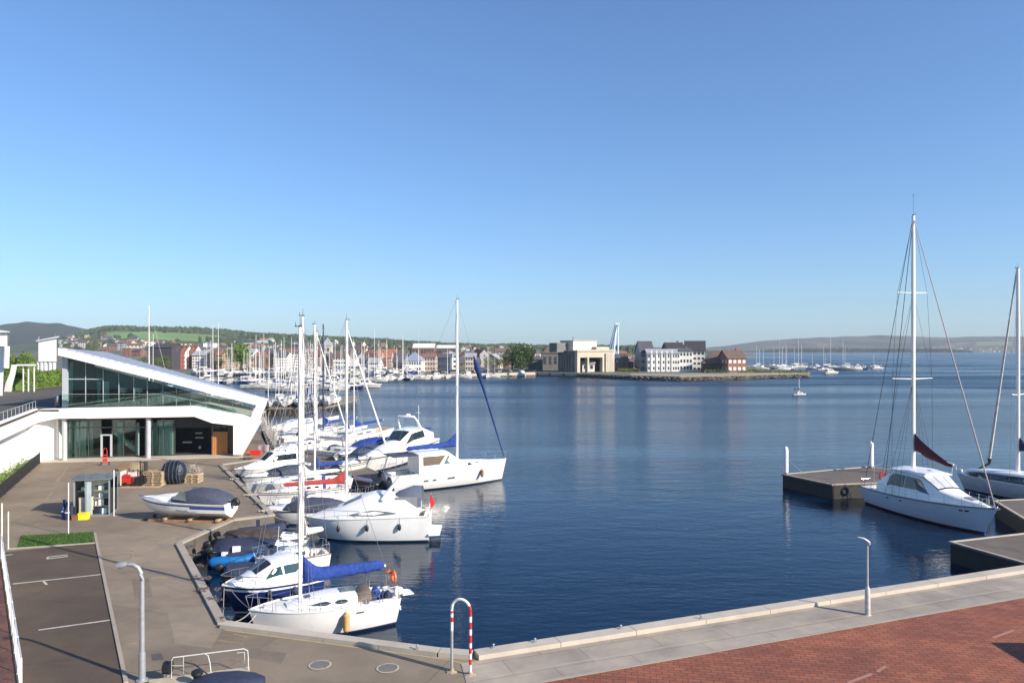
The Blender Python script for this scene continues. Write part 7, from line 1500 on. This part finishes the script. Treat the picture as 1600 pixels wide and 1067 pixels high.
for i, (px, z_) in enumerate(cs):
    q = car0 if i == 0 else car1 if i == 1 else copy_thing((car0, car1)[i % 2], (0, 0, 0)); d = shore(px) + (14 if not z_ else 66) + rr.uniform(-1, 5); q.location = PD(px, d, LZ); q.rotation_euler.z = rr.choice((0, 1.57)) + rr.uniform(-.1, .1); q['label'] = f"{['dark', 'pale'][i % 2]} car parked on the town waterfront, {CORD[i]} from the harbour building side"; q['group'] = 'cars parked on the town waterfront'
# boats by the mole on the open water
mole = []
mb = MB(); r = random.Random(41)
for _ in range(420):
    px = r.uniform(1165, 1362); d = 565 - (px-1165)*.15 + r.uniform(-6, 6); p = PD(px, d, 0); s = r.uniform(.6, 1.5); z0 = r.uniform(-.2, .9)
    q = [(p.x + s*cos(2*pi*k/6)*r.uniform(.7, 1.2), p.y + s*sin(2*pi*k/6), z0-.5) for k in range(6)]; mb.add(q + [(p.x, p.y, z0+s*.6)], [(k, (k+1) % 6, 6) for k in range(6)])
props(one('stone_mole', mb, rock, 'low stone mole behind the outer yachts', 'mole'), kind='stuff')
Z2 = 'off the stone mole'
for i in range(34):
    px = 1172 + i*5.6 + rr.uniform(-2, 2); f = far_boat(px, rr.uniform(573, 578.5), rr.choice((3, 3, 1, 0, 3, 4)), rr.uniform(-.4, .6) + rr.choice((0, 3.0)), 'off the stone mole', 'boats off the stone mole')
for px, py, mh, L_, l in ((1235, 575.5, 26, 14, 'tall masted white yacht at the near end of the outer mole'), (1231, 577, 22, 12, 'second tall masted yacht beside it at the near end of the outer mole'), (1240, 577.5, 18, 11, 'shorter masted yacht with furled sail at the near end of the outer mole'), (1283, 577, 22, 16, 'white motor yacht sized hull with one tall mast midway along the mole'), (1277, 579, 16, 10, 'small yacht with a thin mast midway along the mole'), (1336, 578.5, 25, 16, 'long white yacht with sails hanging slack at the outer end of the mole'), (1359, 573, 10, 8, 'tiny yacht furthest out past the mole end')):
    small_sail(l, px, py, L_, mh, rr.choice((.2, 2.9)), blue if mh < 20 else white_c, group='boats off the stone mole')
small_motor('small white motor boat anchored before the outer mole', 1288, 584.5, 9, .2); small_motor('low pale launch nearer the outer end of the mole', 1362, 577, 9, .1)
# masts standing close over the harbour building roof belong to yachts laid up beyond it
for px, top, d_, l in ((305, 509, 200, 'white yacht whose mast shows over the sloping roof, nearer the white tower side'), (309, 505.5, 190, 'white yacht whose taller mast shows over the sloping roof'), (199, 478, 150, 'yacht whose slim mast rises over the high end of the sloping roof'), (213, 522, 240, 'small yacht with a short mast seen over the high end of the sloping roof'), (376, 523, 250, 'yacht with a low mast beyond the roof end'), (389, 522, 260, 'yacht with a pale mast beyond the roof end'), (416, 532, 230, 'yacht with a dark blue mast sock beyond the roof end'), (566, 513, 300, 'yacht with a tall mast on the far marina end pontoon'), (613, 521, 330, 'yacht with a tall mast lying before the orange roofs'), (637, 519, 335, 'yacht with a tall mast lying before the pavilion'), (575, 532, 310, 'yacht with a short mast on the far marina end pontoon'), (524, 526, 290, 'yacht with a mast behind the black mast'), (700, 538, 340, 'yacht with a short mast at the pale quay')):
    small_sail(l, px, HZ + F*H/d_, 11, zat(top, d_), rr.uniform(-.3, .4), rr.choice((white_c, blue)), group='yachts with masts over the roofs')
# timber pile pier with stacked white craft
pa = [P(405, 637, 1.4), P(508, 636.5, 1.4), P(560, 623, 1.4), P(560, 618, 1.4), P(395, 622, 1.4)]
o = thing('pile_pier', 'timber pile pier crowded with small white craft beyond the building end', 'pier', tuple(V((pa[0].x, pa[0].y, 0)))); mb = MB(); mb.prism([(p.x, p.y, 1.1) for p in pa], (0, 0, .3)); mb.build('deck', M('pier_deck', (.24, .20, .15), .9, dirt=.3), o, world=True)
for i in range(14): p = pa[0].lerp(pa[1], i/13); mb = MB(); mb.tube([(p.x, p.y+.2, -1), (p.x, p.y+.2, 1.7)], .16, 6); mb.build('pile', M('brown_pile', (.12, .085, .05), .9), o, world=True)
ORD0 = 'first second third fourth fifth sixth seventh eighth ninth tenth eleventh'.split()
for i in range(22):
    t = (i*7 % 22)/22; p = V((pa[0].x + (pa[1].x-pa[0].x)*t, pa[0].y + rr.uniform(1, 12), 1.42)); f = far_boat(400, 620, rr.choice((3, 0, 1, 3)), rr.choice((-1.4, 1.5)) + rr.uniform(-.2, .2), 'pile pier', 'small craft laid up on the pile pier'); f.location = p + V((0, 0, .35)); f.scale = (.65, .65, .65)
    f['label'] = f"{['blue covered', 'white', 'cream topped', 'bare white'][i % 4]} craft on the pile pier, {ORD0[i//2]} in its {['front', 'back'][i % 2]} row"; f['done'] = 1
# clutter of dinghy trolleys and posts along the back quay by the building end
o = thing('quay_racking', 'row of stainless racks and poles crowded along the quay past the white building end', 'racks', tuple(P(408, 660, QZ))); mb = MB(); a, b = P(398, 652, QZ), P(428, 700, QZ); r = random.Random(6); org = V(o.location)
for k in range(60):
    q = a.lerp(b, r.random()) + V((r.uniform(0, 1.6), 0, 0)) - V(org); hh = r.uniform(.5, 2.0); mb.tube([q + V((0, 0, 0)), q + V((r.uniform(-.3, .3), r.uniform(-.3, .3), hh))], .03, 4); mb.tube([q + V((0, 0, hh*.8)), q + V((r.uniform(-.8, .8), r.uniform(-.8, .8), hh*.7))], .025, 4)
mb.build('poles', M('pale_poles', (.5, .47, .43), .6), o)
for k in range(12): mb = MB(); q = a.lerp(b, k/12) - org; mb.bx(q.x+.2, q.x+1.0, q.y-.4, q.y+.4, 0, r.uniform(.3, .8)); mb.build('locker', M('pale_grey_box', (.38, .36, .33), .8), o)
ORD = CORD
rows_ = {}
for c_, px, py, ds, zone in FB:
    if c_.get('done'): continue
    key = zone if zone else ('in the near marina row' if py > 603 else 'in the marina middle row' if py > 597 else 'in the marina back row' if py > 593.5 else 'in the marina shoreside row')
    rows_.setdefault(key, []).append((c_.location.x/c_.location.y, c_, ds))
for key, l in rows_.items():
    l.sort(key=lambda q: q[0])
    for i, (_, c_, ds) in enumerate(l): c_['label'] = f"{ds}, {ORD[i].replace(' ', '-')} {'from the peninsula' if 'mole' in key else 'from the roof'} {key}"
# buoys
for i, (x, y) in enumerate(((1376, 571), (1310, 573), (1384, 569))): p = P(x, y); o = thing('mooring_buoy', ['pale buoy off the mole end', 'pale buoy midway along the mole', 'pale mooring buoy farthest out beyond the mole'][i], 'buoy', tuple(p)); mb = MB(); mb.lathe((0, 0, -.3), [(.3, 0), (.6, .4), (.5, .8), (.1, 1.0)], 10); mb.build('body', whitep, o, smooth=True); mb = MB(); mb.tube([(0, 0, .6), (0, 0, 1.4)], .06, 5); mb.build('top_mark', redp, o)
# ---------------------------------------------------------------- air
if HAZE:
    mb = MB(); mb.bx(-7500, 7500, -400, 8000, -4, 330); hz_ = mb.build('haze', []); hz_.data.materials.clear(); m = bpy.data.materials.new('haze_air'); m.use_nodes = True; n = m.node_tree; n.nodes.clear(); o_ = n.nodes.new('ShaderNodeOutputMaterial'); v = n.nodes.new('ShaderNodeVolumePrincipled'); v.inputs['Color'].default_value = (.78, .90, 1, 1); v.inputs['Density'].default_value = HAZE; v.inputs['Anisotropy'].default_value = .0
    n.links.new(v.outputs[0], o_.inputs['Volume']); hz_.data.materials.append(m); props(hz_, kind='stuff')
